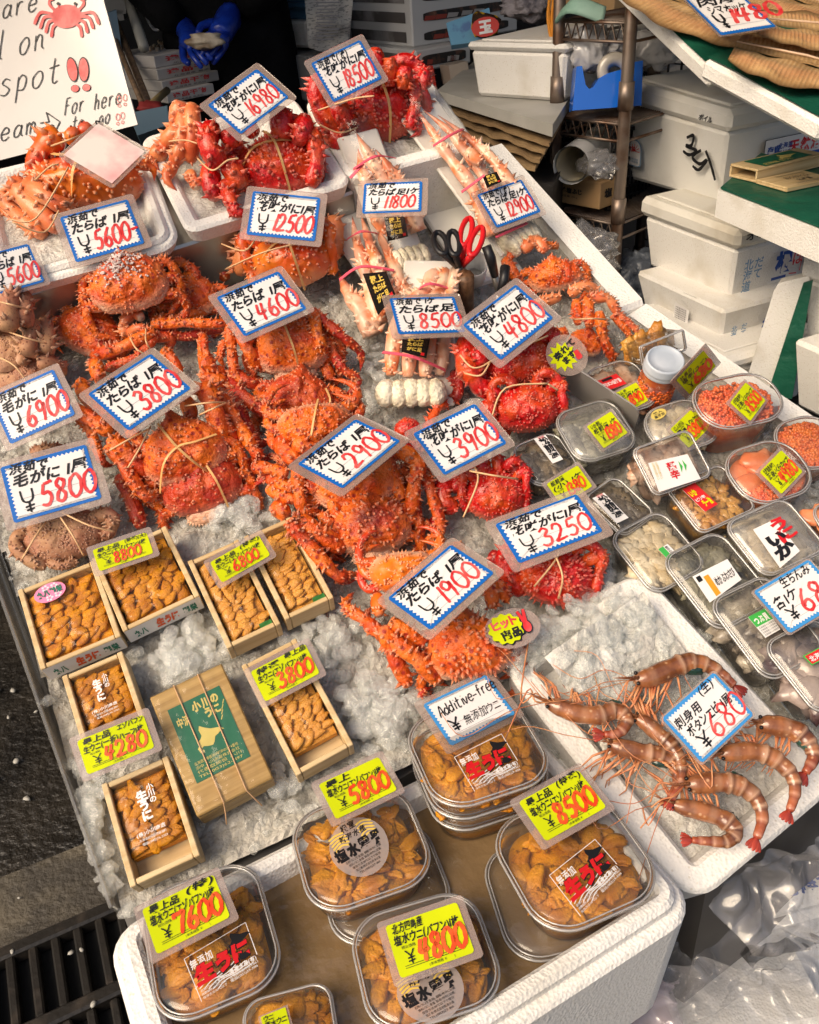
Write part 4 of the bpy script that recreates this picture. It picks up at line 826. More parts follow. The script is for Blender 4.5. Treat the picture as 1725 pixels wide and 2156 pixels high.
Yw = [
 ('yellow card reading 5800 on the round labelled sea urchin pack', [(675, 1654), (797, 1590), (833, 1661), (707, 1730)], .030, '最上', '塩水ウニ(エゾバフン)1枚', '5800', ''),
 ('yellow card reading 8500 on the rightmost sea urchin pack', [(1091, 1690), (1225, 1617), (1260, 1693), (1160, 1783)], .030, '最上品', '塩水ウニ(エゾバフン)1枚', '8500', '(特選)'),
 ('yellow card reading 7600 on the leftmost sea urchin pack', [(301, 1920), (452, 1835), (479, 1930), (331, 2014)], .022, '最上品', '塩水ウニ(エゾバフン)1枚', '7600', '(特)'),
 ('yellow card reading 4800 on the pack nearest the front', [(815, 1953), (962, 1896), (997, 2002), (842, 2066)], .022, '北方四島産', '塩水ウニ(バフン)1枚', '4800', ''),
]
for lb, qd, hc, a, b, p, c in Yw: card(lb, None, 0, 'y', a, b, p, c, fixed=[H(x, y, Z0 + hc + dz) for (x, y), dz in zip(qd, (.012, .012, .004, .004))])
Yr = [
 ('yellow card reading 1380 on the film wrapped tub', [(1228, 896), (1287, 874), (1330, 911), (1271, 938)], .048, 'いか刺し', '松前漬 1ケ', '1380'),
 ('yellow card reading 1890 below the red labelled tub', [(1288, 829), (1340, 808), (1369, 844), (1318, 866)], .03, 'キムチ', '代漬1ケ', '1890'),
 ('yellow card reading 1380 on the flat oval tub', [(1399, 903), (1458, 876), (1507, 903), (1445, 929)], .038, 'にしん切り込', '麹漬入り1ケ', '1380'),
 ('yellow card reading 8500 on the large tub of salmon roe', [(1520, 849), (1579, 824), (1629, 840), (1572, 869)], .066, '北海道産(特選)', '正油いくら1カップ', '8500'),
 ('yellow card reading 4980 on the pink roe tub', [(1582, 992), (1653, 965), (1705, 992), (1641, 1025)], .056, '北海道産(特選)', '正油いくら1カップ', '4980'),
 ('yellow card reading 1380 in front of the dark pickle tub', [(1145, 1018), (1216, 985), (1256, 1027), (1180, 1056)], .04, '松前漬', '(小) 1ケ', '1380'),
]
for lb, qd, hc, a, b, p in Yr: card(lb, None, 0, 'y', a, b, p, fixed=[T(x, y, hc + dz) for (x, y), dz in zip(qd, (.008, .008, 0, 0))], group='yellow price cards')
card('yellow card reading 680 standing up beside the roe jar', None, 0, 'y', '社長の', '塩辛(ユズ)', '680', fixed=[T(1431, 797, .075), T(1485, 736, .10), T(1505, 772, .065), T(1445, 832, .03)], marg=.16)
# shaped stickers on clear sheets
def star(n, r0, r1, k=2.0):
    return [((r0 if i % 2 else r1)*cos(pi*i/n), (r0 if i % 2 else r1)*sin(pi*i/n)) for i in range(2*n)]
P4 = q(.07, (1018, 1305), (1120, 1268), (1140, 1345), (1040, 1372)); M, w, h = fitrect(P4)
t = thing('sticker_card', 'oval clear card with a yellow burst sticker and red hand on the ice', 'sticker', M); mb = MB(); e = [(w*.56*cos(a*pi/16), h*.56*sin(a*pi/16)) for a in range(32)]
mb.prism(M, e, -.0012, -.0004); mb.build('laminate', lam, t); mb = MB()
cl = [(w*(-.13+.34*(1+.07*cos(12*a*pi/36))*cos(a*pi/36)), h*(.02+.42*(1+.07*cos(12*a*pi/36))*sin(a*pi/36))) for a in range(72)]
mb.face(M, [(x+.001, y-.0015) for x, y in cl], .0, 2); mb.face(M, cl, .0004, 4); text(mb, 'ヒット', M, -w*.38, h*.04, h*.26, m=3, bold=.05, z=.0008, rot=.1); text(mb, '商品!', M, -w*.26, -h*.28, h*.24, m=2, bold=.05, z=.0008, rot=.1)
for dx, z, m, k in ((0, .0009, 2, 1.0), (0, .0012, 3, .80)):                        # hand with two fingers up
    mb.face(M, [(w*(.28+.10*k*cos(a*pi/8)), h*(-.08+.20*k*sin(a*pi/8))) for a in range(16)], z, m)
    for tx, ty in ((.17, .40), (.30, .42)):
        stroke(mb, [(w*.27, 0), (w*(tx+.02), h*ty)], w*.085*k, M, m, z+.0001*(tx > .2), 4, 1, .3)
mb.build('printed_sticker', PRN, t)
P4 = [T(1140, 745, .075), T(1190, 690, .10), T(1250, 750, .075), T(1196, 806, .05)]; M, w, h = fitrect(P4)
t = thing('sticker_card', 'clear card with a pointed yellow star sticker behind the bright red crabs', 'sticker', M); mb = MB(); e = [(w*.55*cos(a*pi/16), h*.55*sin(a*pi/16)) for a in range(32)]
mb.prism(M, e, -.0012, -.0004); mb.build('laminate', lam, t); mb = MB(); mb.face(M, [(x*w-.1*w, y*h+.05*h) for x, y in star(11, .27, .40)], .0004, 4)
text(mb, '売れて', M, -w*.30, h*.08, h*.17, m=2, bold=.05, z=.0008); text(mb, 'ます', M, -w*.2, -h*.14, h*.17, m=2, bold=.05, z=.0008)
stroke(mb, [(w*.2, -h*.30), (w*.26, -h*.06)], w*.16, M, 3, .0009, 4); mb.build('printed_sticker', PRN, t)
# ================================================================ sea urchin in wooden boxes
unim = mat('sea_urchin_roe', (.68, .27, .004), .45, (.42, .13, .003), 75, (.35, .65), (480, .7, .0022), coat=.04, spec=.3, var=.08)
unim2 = mat('sea_urchin_roe_bright', (.76, .32, .004), .38, (.50, .165, .003), 45, (.35, .65), (500, .6, .002), coat=.1, spec=.35)
unip = mat('sea_urchin_roe_pale', (.72, .33, .04), .42, (.60, .24, .02), 55, (.35, .65), (480, .7, .0022), coat=.05)
leaf = mat('green_leaf', (.03, .18, .03), .4)
def tongue(mb, f, x, y, z, L, a, seed, tl=0.0, m=0, sb=2):
    rr = random.Random(seed); w, t, bend = L*rr.uniform(.42, .62), L*rr.uniform(.24, .36), rr.uniform(-.35, .35)
    vs, fs = ICO[sb]; ca, sa = cos(a), sin(a); out = []; ws = V((seed*1.7, 0, seed))
    for v in vs:
        px, py, pz = v.x*L*.5, v.y*w*.5*(1-.25*v.x), v.z*t*.5
        k = 1 + .26*mnoise.noise(v*2.3 + V((seed, 0, 0))) + .10*mnoise.noise(v*6 + V((0, seed, 0))); px *= k; py *= k
        if sb > 2: pz += L*(.03*mnoise.noise(v*5 + ws) - .045*abs(mnoise.noise(V((v.x*2.0, v.y*7, seed))))); py += L*.05*mnoise.noise(V((v.x*5, seed, v.z)))
        py += bend*L*(v.x*v.x-.3)*.5; pz += tl*px - .18*t*math.exp(-(v.y*4)**2)*(v.z > 0)
        out.append(f(x + px*ca - py*sa, y + px*sa + py*ca, z + pz))
    mb.add(out, fs, m, True)
woodbox_n = [0]
def unibox(label, quad, h, L=.015, pal=None, front=None, wrapc=True, wall=.0055, deep=.028, sticker=None, margin=0.0, rows=None, print_=None, green=False):
    woodbox_n[0] += 1; sd = woodbox_n[0]
    M, w, hh = fitrect(q(h, *quad)); t = thing('sea_urchin_box', label, 'sea urchin box', M, 'wooden boxes of sea urchin'); f = mp(M)
    mb = MB(); g = .0004
    mb.box(M, -w/2, -hh/2, -deep, -w/2+wall, hh/2, 0, .0008); mb.box(M, w/2-wall, -hh/2, -deep, w/2, hh/2, 0, .0008)
    mb.box(M, -w/2+wall+g, hh/2-wall, -deep, w/2-wall-g, hh/2-g, -.001, .0008); mb.box(M, -w/2+wall+g, -hh/2+g, -deep, w/2-wall-g, -hh/2+wall, -.001, .0008)
    mb.box(M, -w/2+wall+g, -hh/2+wall+g, -deep+.001, w/2-wall-g, hh/2-wall-g, -deep+.004, 0)
    mb.build('wooden_box', wood, t); iw, ih_ = w-2*wall-.004, hh-2*wall-.004-margin
    mb = MB(); k = 0; y = ih_/2 - L*.35; rr = random.Random(sd*11); yo = margin*.5
    while y > -ih_/2 + L*.2:
        x = -iw/2 + L*rr.uniform(.25, .45)
        while x < iw/2 - L*.2:
            k += 1; tongue(mb, f, x, y + yo + rr.uniform(-.1, .1)*L, -.0075 + rr.uniform(-.0015, .002), L*rr.uniform(.85, 1.15), rr.uniform(-.2, .8) + (1.2 if rr.random() < .15 else 0), k + sd*100, .22)
            x += L*rr.uniform(.55, .80)
        y -= L*.33
    mb.box(M, -iw/2, -ih_/2+yo, -.02, iw/2, ih_/2+yo, -.0105, 0)
    mb.build('sea_urchin', pal or unim, t)
    mb = MB(); rings = []
    for ins, z in ((0, -.010), (.0005, -.0015), (.004, -.0002), (.010, .0004)): rings.append([f(x, y + yo, z) for x, y in rrect(iw-2*ins, ih_-2*ins, max(.002, .007-ins*.3), 4)])
    mb.loft(rings, 0, True, False, True); mb.build('clear_cover', wrap, t)
    if green:
        mb = MB(); mb.box(M, iw/2-.012, -ih_/2-.002, -.011, iw/2+.001, -ih_/2+.004, -.004, 0); mb.build('leaf', leaf, t)
    if front:                                                     # printed strip on the near side
        F = lambda x, y, z=0: f(x, -hh/2 - .0006 - z, y); mb = MB(); mb.face(F, [(-w*.49, -deep+.001), (w*.49, -deep+.001), (w*.49, -.001), (-w*.49, -.001)], 0, 0)
        grn = 1; y0 = -deep*.72; th = deep*.52
        text(mb, '丸八', F, -w*.40, y0, th*.8, m=1, w=w*.17, bold=.05, z=.0004); text(mb, '生うに', F, -w*.12, y0, th, m=2, w=w*.30, bold=.07, z=.0004, shear=.15); text(mb, '翔栄', F, w*.24, y0, th*.85, m=1, w=w*.19, bold=.06, z=.0004)
        mb.build('printed_label', [paper, mat('green_ink', (.01, .16, .10), .4), mat('orange_ink', (.75, .10, .015), .4)], t)
    if sticker:
        (cx, cy), txt = sticker; P = T(cx, cy, h + .0015); S = mp(frame(P, T(cx+20, cy-8, h) - T(cx, cy, h))); mb = MB(); a, b = w*.20, w*.135
        mb.face(S, [(a*cos(i*pi/14), b*sin(i*pi/14)) for i in range(28)], .0, 0)
        for fx, fy in ((-.2, .55), (.35, .5), (-.1, -.6), (.45, -.5)):
            for i in range(5): mb.face(S, [(a*fx+.16*a*(cos(i*1.2566)+.7*cos(j*pi/3)*.8), b*fy+.16*a*(sin(i*1.2566)+.7*sin(j*pi/3)*.8)) for j in range(6)], .0003+.00003*i, 2)
        text(mb, txt, S, -a*.82, -b*.25, b*.62, w=a*1.64, m=1, bold=.06, z=.0008); mb.build('round_sticker', [mat('pink_sticker', (.82, .24, .42), .35), mat('green_ink', (.01, .16, .10), .4), mat('sticker_petal', (.85, .62, .72), .4)], t)
    if print_: print_(t, f, iw, ih_, yo)
    return t
def ogawa(t, f, iw, ih_, yo):
    mb = MB(); z = .0012
    text(mb, '小川の', f, iw*.10, yo + ih_*.26, ih_*.085, vert=True, bold=.03, z=z); text(mb, '生うに', f, -iw*.12, yo + ih_*.16, ih_*.13, vert=True, bold=.06, z=z)
    text(mb, '(株)小川商店', f, -iw*.30, yo - ih_*.30, ih_*.055, w=iw*.55, bold=.02, z=z); text(mb, '北海道虻田郡洞爺湖町', f, -iw*.28, yo - ih_*.37, ih_*.035, w=iw*.52, bold=0, z=z)
    text(mb, '電話(0142)76-2323', f, -iw*.24, yo - ih_*.43, ih_*.035, w=iw*.48, bold=0, z=z); mb.build('white_print', paper, t)
unibox('wide wooden sea urchin box with the round pink flower sticker', [(34, 1241), (190, 1184), (264, 1335), (87, 1409)], .034, .020, front=True, sticker=((105, 1247), '丸八翔栄'))
unibox('wide wooden sea urchin box under the yellow 8800 card', [(192, 1179), (349, 1103), (420, 1257), (260, 1326)], .034, .020, front=True)
unibox('narrow wooden sea urchin box at the corner of the yellow 6800 card', [(396, 1183), (502, 1132), (590, 1315), (477, 1364)], .036, .0165, pal=unip, green=True)
unibox('narrow wooden sea urchin box beside the legs of the king crab', [(516, 1126), (610, 1090), (704, 1254), (598, 1309)], .036, .0165, pal=unip, green=True)
unibox('small wooden sea urchin box above the yellow 4280 card with white print', [(124, 1426), (249, 1374), (318, 1520), (182, 1575)], .030, .017, margin=.012, print_=ogawa)
unibox('small wooden sea urchin box below the yellow 4280 card, nearest the corner', [(205, 1647), (350, 1600), (425, 1792), (282, 1872)], .032, .017, margin=.016, print_=ogawa)
unibox('small wooden sea urchin box under the yellow 3800 card', [(507, 1400), (622, 1345), (745, 1565), (625, 1635)], .032, .017, pal=unip, margin=.014)
# the wrapped closed box with a green label
M, w, h = fitrect(q(.034, (322, 1470), (465, 1395), (575, 1640), (410, 1720)))
t = thing('wrapped_wooden_box', 'closed wooden box with a green island map label tied with string', 'wooden box', M, 'wooden boxes of sea urchin'); f = mp(M); mb = MB()
mb.box(M, -w/2, -h/2, -.030, w/2, h/2, -.0075, .001); mb.box(M, -w*.505, -h*.50, -.007, w*.505, h*.505, 0, .0012); mb.build('wooden_box', mat('box_wood_golden', (.50, .32, .11), .4, (.36, .21, .06), 9, (.35, .65), (60, .3, .001), stretch=(1, 26, 26)), t)
HOK = [(.06, .10), (.14, .02), (.20, .10), (.14, .20), (.22, .26), (.34, .20), (.50, .16), (.58, .24), (.66, .40), (.78, .44), (.92, .52), (1.0, .50), (.92, .62), (.80, .66), (.62, .72), (.46, .84), (.32, .98), (.26, .84), (.28, .62), (.20, .52), (.10, .48), (.12, .34), (.02, .26)]
mb = MB(); gx, gy, gw, gh = -w*.36, -h*.28, w*.72, h*.62
mb.prism(M, [(gx, gy), (gx+gw, gy), (gx+gw, gy+gh), (gx, gy+gh)], .0003, .0008, 0); G = lambda x, y, z=0: f(gx + x*gw, gy + y*gh, .0011 + z)
mb.face(G, [(.22 + .56*x, .28 + .36*y) for x, y in HOK], 0, 1)
for dx, dy in ((.80, .58), (.84, .64), (.88, .70), (.93, .76)): stroke(mb, [(dx, dy), (dx+.05, dy+.05)], .014, G, 1, 0, 1, gh/gw)
r_ = gh/gw
text(mb, '小川の', G, .40, .83, .12, w=.52, m=1, bold=.05, sx=r_, z=0); text(mb, 'うに', G, .58, .69, .12, w=.30, m=1, bold=.05, sx=r_, z=0); text(mb, '中浜', G, .07, .72, .12, w=.24, m=1, bold=.04, sx=r_, z=0)
for i, s_ in enumerate(('北海道厚岸郡浜中町仲の浜74番地', '浜中 小川水産株式会社', '代表取締役 小川', 'TEL(0153)62-3197')): text(mb, s_, G, .08, .20-.055*i, .04, w=.82, m=1, bold=0, sx=r_, z=0)
mb.build('printed_label', [mat('label_green', (.008, .13, .065), .35), mat('label_gold', (.62, .50, .14), .35)], t)
for x in (-.16, .16):
    mb = MB(); mb.tube([f(w*x*1.1, h*.51, -.01), f(w*x*1.05, h*.5, .0022), f(w*x, 0, .0022), f(w*x*.95, -h*.5, .0022), f(w*x*1.2, -h*.54, -.012), f(w*x*1.5, -h*.6, -.02)], .0007, 5); mb.build('string', string, t)
mb = MB(); mb.loft([[f(x, y, z) for x, y in rrect(w*k, h*k, .006, 3)] for k, z in ((1.05, -.03), (1.04, -.004), (1.02, .003), (.9, .0034))], 0, True, False, True); mb.build('film', wrap, t)
# ================================================================ plastic packs
roe = mat('salmon_roe', (.72, .085, .008), .15, (.85, .17, .02), 60, (.4, .6), coat=.6, sss=.0, spec=.7)
mats_c = {'uni': unim2, 'roe': roe, 'roe2': mat('orange_roe', (.72, .17, .010), .2, (.58, .09, .006), 60, coat=.5),
 'dark': mat('dark_pickle', (.10, .075, .045), .25, (.26, .19, .11), 60, (.45, .7), (180, .8, .004), coat=.4), 'white': mat('white_pickle', (.74, .64, .46), .3, (.56, .43, .24), 40, (.4, .65), (160, .6, .004), coat=.3),
 'green': mat('seaweed_pickle', (.15, .14, .09), .25, (.36, .33, .22), 40, (.4, .7), (160, .8, .004), coat=.4), 'shell': mat('shellfish', (.46, .40, .30), .25, (.16, .13, .10), 30, (.4, .6), (140, .6, .004), coat=.5),
 'octo': mat('octopus', (.42, .33, .28), .2, (.07, .035, .035), 26, (.40, .60), (120, .4, .004), coat=.6), 'pink': mat('pollock_roe', (.84, .33, .16), .25, (.76, .19, .06), 30, (.4, .6), coat=.4), 'brown': mat('spiced_squid', (.64, .33, .06), .3, (.44, .17, .02), 50, (.4, .6), (150, .8, .004), coat=.4), 'kimchi': mat('red_pickle', (.50, .26, .15), .3, (.62, .44, .32), 40, (.4, .6), (120, .6, .004), coat=.3)}
pn = [0]
def pack(label, P4, depth, rr_, cont, name='food_tub', cat='tub', group='clear tubs of side dishes', fill=.75, film=False, lab=None, milk=False, n=None, cs=1.0, cmats=None, lidh=.004):
    pn[0] += 1; sd = pn[0]; M, w, h = fitrect(P4); t = thing(name, label, cat, M, group); f = mp(M); r = min(w, h)*rr_; rn = random.Random(sd*5); pm = plasm if milk else plas
    def ring(k, z, e=0): return [f(x*k, y*k, z) for x, y in rrect(w-2*e, h-2*e, max(r-e, .002), 8)]
    mb = MB(); mb.loft([ring(.84, -depth), ring(.86, -depth+.003), ring(.93, -depth*.5), ring(.965, -.006), ring(.99, -.0055), ring(.99, -.0035)], 0, True, True); mb.build('tub', pm, t)
    mb = MB(); mb.loft([ring(1.0, -.0055), ring(1.005, -.002), ring(.995, 0), ring(.975, .0006), ring(.95, -.0003), ring(.93, -.0012), ring(.90, .0004), ring(.80, lidh*.6), ring(.5, lidh)], 0, True, False, True); lido = mb.build('lid', pm, t)
    mb = MB()
    for k, z in ((1.0, -.0016), (.955, .0002)):                    # the bright folded rim
        pts = [f(x*k, y*k, z) for x, y in rrect(w, h, r, 8)]; mb.tube(pts + [pts[0]], .0012 if k == 1.0 else .0008, 5, 0, False)
    mb.build('rim', rimp, lido)
    mb = MB(); zt = -depth*(1-fill) - .004; iw, ih_ = w*.86, h*.86
    def inr(x, y): ax, ay = abs(x) - (iw/2-r*.86), abs(y) - (ih_/2-r*.86); return (max(ax, 0)**2+max(ay, 0)**2) < (r*.84)**2 and abs(x) < iw/2 and abs(y) < ih_/2
    if cont == 'uni':
        for i in range(n or 120):
            x, y = rn.uniform(-.5, .5)*iw, rn.uniform(-.5, .5)*ih_
            if not inr(x*1.08, y*1.08): continue
            tongue(mb, f, x, y, zt + rn.uniform(-.003, .0035), rn.uniform(.014, .030), rn.uniform(0, 6.28), i + sd*77, rn.uniform(-.35, .35), 0, 3)
    elif cont in ('roe', 'roe2'):
        for i in range(n or 900):
            x, y = rn.uniform(-.5, .5)*iw, rn.uniform(-.5, .5)*ih_
            if inr(x, y): vs, fs = ICO[1]; s_ = rn.uniform(.0020, .0027); z = zt + rn.uniform(-.002, .0015); mb.add([f(x+v.x*s_, y+v.y*s_, z+v.z*s_) for v in vs], fs, 0, True)
    elif cont == 'pink':
        for i in range(12):
            x, y = rn.uniform(-.4, .4)*iw, rn.uniform(-.4, .4)*ih_
            if inr(x*1.2, y*1.2): tongue(mb, f, x, y, zt, rn.uniform(.03, .045), rn.uniform(-.6, .4), i, 0)
        for i in range(420):
            x, y = rn.uniform(-.5, .5)*iw, rn.uniform(-.5, -.1)*ih_
            if inr(x, y): vs, fs = ICO[1]; s_ = .0022; z = zt + rn.uniform(0, .003); mb.add([f(x+v.x*s_, y+v.y*s_, z+v.z*s_) for v in vs], fs, 1, True)
    elif cont:
        for i in range(n or 80):
            x, y = rn.uniform(-.5, .5)*iw, rn.uniform(-.5, .5)*ih_
            if not inr(x*1.12, y*1.12): continue
            a = rn.uniform(0, 6.28); s_ = rn.uniform(.006, .012)*cs
            S = lambda px, py, pz: f(x + px*cos(a)-py*sin(a), y + px*sin(a)+py*cos(a), zt + pz)
            mb.blob(S, s_*1.4, s_*.8, s_*.55, 0, .8, 2.2, 2, i + sd)
    if cont:
        mb.loft([ring(.83, -depth+.001), ring(.84, zt-.003)], 0, True, True, True)
        mb.build({'uni': 'sea_urchin', 'roe': 'salmon_roe', 'roe2': 'salmon_roe'}.get(cont, 'food'), cmats or [mats_c[cont], roe], t)
    if lab: lab(lido, M, w, h)
    if film:
        mb = MB(); vs = [ring(1.04, -depth), ring(1.05, -.006), ring(1.03, .003), ring(.9, .0065), ring(.4, .008)]
        vs = [[p + NT*(.003*mnoise.noise(p*70)) + U*(.004*mnoise.noise(p*55)) for p in r0] for r0 in vs]; mb.loft(vs, 0, True, False, True); mb.build('film', wrap, t)
    return t
def lab_quad(quad, mats, draw, base=True, z=.0012, level=None, hh=None, name='label'):
    """a printed label whose corners are given as picture points lying on the lid"""
    def go(t, M, w, h):
        n = V(M.col[2][:3]); g = onpl(V(M.col[3][:3]), n); P = [g(x, y, .0055) for x, y in quad]; B = bil(P); mb = MB()
        if base: mb.add([B(0, 0), B(1, 0), B(1, 1), B(0, 1)], [(0, 1, 2, 3)], 0)
        draw(mb, lambda x, y, zz=0: B(x, y, zz*.5 + .0004), (P[0]-P[3]).length/(P[1]-P[0]).length); mb.build(name, mats, t)
    return go
redprint = mat('red_print', (.58, .015, .02), .3)
def nomad(mb, F, r):                                              # the clear label of the additive free packs
    for a, b in (((0, 0), (0, 1)), ((0, 1), (1, 1)), ((1, 1), (1, .25))): stroke(mb, [a, b], .014, F, 0, 0, 1, r, 0)
    mb.face(F, [(.60 + .42*x, .50 + .48*y) for x, y in HOK], .0001, 1)
    for k in range(6): stroke(mb, [(-.02+.06*k, .30-.05*k), (.15+.06*k, .38-.05*k), (.3+.08*k, .32-.04*k), (.62+.06*k, .45-.06*k)], .018, F, 0, .0002, 5, r)
    text(mb, '無添加', F, .04, .70, .19, w=.36, m=0, bold=.015, sx=r, z=.0006); text(mb, '生うに', F, .015, .325, .36, w=.93, m=1, bold=.12, sx=r, z=.0008, shear=.1, drop=-.03); text(mb, '生うに', F, .02, .33, .36, w=.92, m=2, bold=.07, sx=r, z=.0014, shear=.1, drop=-.03)
    text(mb, '滝澤水産(有)', F, .52, .17, .10, w=.46, m=0, bold=.02, sx=r, z=.0006); text(mb, '北海道根室市桂木166-1', F, .50, .09, .06, w=.48, m=0, bold=0, sx=r, z=.0006); text(mb, '電話(0153)29-3016', F, .50, .02, .06, w=.46, m=0, bold=0, sx=r, z=.0006)
    for i, s_ in enumerate(('名称/うに(生食用)', '消費期限/枠外に記載', '保存方法/10℃以下')): text(mb, s_, F, .04, .17-.075*i, .05, w=.40, m=0, bold=0, sx=r, z=.0006)
LN = [paper, ink, redprint]
def unkai(mb, F, r):
    mb.face(F, [(.5+.5*cos(i*pi/20), .5+.5*sin(i*pi/20)) for i in range(40)], 0, 0)
    for k in range(5): stroke(mb, [(.1, .60+.06*k), (.25, .66+.05*k), (.4, .60+.06*k)], .03, F, 2, .0003, 5, r); stroke(mb, [(.62, .56+.07*k), (.75, .62+.06*k), (.9, .55+.06*k)], .028, F, 2, .0003, 5, r)
    text(mb, '根室', F, .36, .84, .12, w=.28, m=1, bold=.02, sx=r, z=.0006); text(mb, '新海水産', F, .26, .69, .11, w=.50, m=1, bold=.02, sx=r, z=.0006); text(mb, '塩水雲丹', F, .05, .42, .20, w=.90, m=1, bold=.06, sx=r, z=.0008)
    for i, s_ in enumerate(('名称/うに(生食用) 期限/枠外に記載', '原料/うに、食塩 製造/枠外に記載', '保存方法/10℃以下で保存', '加工者/株式会社新海水産', 'TEL(0153)27-1101')): text(mb, s_, F, .16+.03*i, .34-.06*i, .042, w=.68-.07*i, m=1, bold=0, sx=r, z=.0006)
LU = [clear('label_film', .55, rough=.2, gl=.05, col=(.50, .44, .42)), ink, mat('gold_print', (.75, .52, .10), .25)]
def upack(label, quad, z, lab, **k): return pack(label, hq(*quad, z=Z0+z), .034, .30, 'uni', 'sea_urchin_pack', 'sea urchin pack', 'clear packs of sea urchin in the water box', .72, lab=lab, **k)
upack('sunken sea urchin pack half under water below the round labelled one', [(650, 1790), (890, 1720), (965, 1920), (720, 2010)], -.018, None)
upack('sunken sea urchin pack half under water beside the rightmost one', [(1010, 1800), (1240, 1740), (1310, 1980), (1080, 2040)], -.018, None)
upack('sea urchin pack with the round grey label under the yellow 5800 card', [(607, 1716), (856, 1646), (912, 1838), (658, 1950)], .012, lab_quad([(671, 1763), (779, 1699), (843, 1807), (735, 1871)], LU, unkai, False))
for i in (2, 1): upack(('lowest' if i == 2 else 'middle') + ' sea urchin pack of the stack under the Additive-free card', [(866+4*i, 1530+25*i), (1086+4*i, 1446+25*i), (1160-3*i, 1640+24*i), (906+4*i, 1724+24*i)], .050-.022*i, None)
upack('topmost sea urchin pack of the stack under the Additive-free card', [(864, 1528), (1085, 1442), (1160, 1636), (906, 1722)], .050, lab_quad([(957, 1595), (1056, 1546), (1102, 1622), (1000, 1667)], LN, nomad, False))
upack('rightmost sea urchin pack under the yellow 8500 card', [(1035, 1745), (1275, 1640), (1385, 1870), (1140, 2000)], .014, lab_quad([(1157, 1844), (1253, 1768), (1315, 1838), (1223, 1930)], LN, nomad, False))
upack('leftmost sea urchin pack under the yellow 7600 card', [(270, 1896), (538, 1800), (600, 2064), (362, 2160)], .006, lab_quad([(388, 2020), (517, 1943), (550, 2034), (425, 2110)], LN, nomad, False))
upack('frontmost round labelled sea urchin pack under the yellow 4800 card', [(741, 1943), (986, 1859), (1077, 2101), (774, 2190)], .006, lab_quad([(811, 2062), (936, 1995), (1003, 2113), (878, 2180)], LU, unkai, False))
upack('sea urchin pack cut off by the bottom edge of the photo', [(500, 2110), (680, 2072), (730, 2200), (530, 2240)], .002, None)
card('yellow card corner on the sea urchin pack cut off by the bottom edge', None, 0, 'y', 'ウニ', '塩水ウニ', '', fixed=[H(x, y, Z0+.012) for x, y in ((548, 2142), (600, 2122), (620, 2190), (566, 2210))])
# ---- side dish tubs on the right
def T4(h, *p): return [T(x, y, h) for x, y in p]
def lab_v(txt, red=None, base=paper):
    def dr(mb, F, r):
        n = len(txt); text(mb, txt, F, .22, .80 - (.10 if red else 0), .74/n, vert=True, m=1, bold=.04, sx=r, z=.0004)
        if red: text(mb, red, F, .30, .92, .09, m=2, bold=.0, sx=r, z=.0004)
    return dr
LM = [paper, ink, redprint, yelcard, mat('label_red', (.60, .02, .02), .35), mat('label_orange', (.85, .30, .02), .35), mat('sticker_green', (.05, .40, .07), .35), mat('gold_sticker', (.62, .48, .12), .3)]
def fl(mb, F, m): mb.face(F, [(0, 0), (1, 0), (1, 1), (0, 1)], .0002, m)
def d_red(mb, F, r): fl(mb, F, 4); text(mb, 'いか', F, .1, .62, .24, w=.5, m=3, bold=.05, sx=r, z=.0006); text(mb, 'ラー油', F, .3, .14, .24, w=.62, m=3, bold=.05, sx=r, z=.0006); text(mb, 'ピリ辛', F, .10, .40, .12, m=0, bold=.02, sx=r, z=.0006)
def d_kim(mb, F, r): fl(mb, F, 4); mb.face(F, [(.2, .74), (.7, .74), (.7, .94), (.2, .94)], .0004, 1); text(mb, 'チリメン山海漬', F, .05, .32, .30, w=.9, m=0, bold=.06, sx=r, z=.0006)
def d_wasabi(mb, F, r): mb.face(F, [(.22, .04), (.36, .04), (.36, .82), (.22, .82)], .0004, 5); text(mb, 'めかぶわさび', F, .40, .30, .34, w=.56, m=1, bold=.02, sx=r, z=.0006); mb.face(F, [(.05, .72), (.17, .72), (.17, .92), (.05, .92)], .0004, 1)
def d_tsubu(mb, F, r): mb.face(F, [(0, .5), (1, .5), (1, 1), (0, 1)], .0004, 6); text(mb, 'つぶ貝', F, .1, .58, .3, w=.8, m=0, bold=.04, sx=r, z=.0008); [text(mb, '北海道産つぶ貝使用', F, .05, .38-.11*i, .07, w=.9, m=1, bold=0, sx=r, z=.0006) for i in range(4)]
def d_kazu(mb, F, r): mb.face(F, [(0, 0), (.5, 0), (.5, 1), (0, 1)], .0004, 6); text(mb, '数のわさび', F, .55, .70, .2, vert=True, m=1, bold=.02, sx=r, z=.0006)
def d_uni(mb, F, r): text(mb, 'うに', F, .58, .72, .30, vert=True, m=2, bold=.06, sx=r*1.4, z=.0006); text(mb, 'いか', F, .12, .44, .30, vert=True, m=1, bold=.06, sx=r*1.4, z=.0006)
def d_hot(mb, F, r): text(mb, '醤辛', F, .38, .58, .28, vert=True, m=2, bold=.03, sx=r, z=.0006); [text(mb, '北海道の味わい', F, .06+.08*i, .9, .08, vert=True, m=7, bold=0, sx=r, z=.0006) for i in range(2)]; [mb.face(F, [(.66+.1*i, .4), (.74+.1*i, .62), (.7+.1*i, .84)], .0006, 6) for i in range(2)]
def d_gold(mb, F, r): mb.face(F, [(.5+.5*cos(i*pi/14), .5+.5*sin(i*pi/14)) for i in range(28)], .0003, 7); text(mb, '糀入', F, .2, .55, .26, w=.6, m=1, bold=.03, sx=r, z=.0006); text(mb, '無添加', F, .16, .22, .26, w=.68, m=1, bold=.03, sx=r, z=.0006)
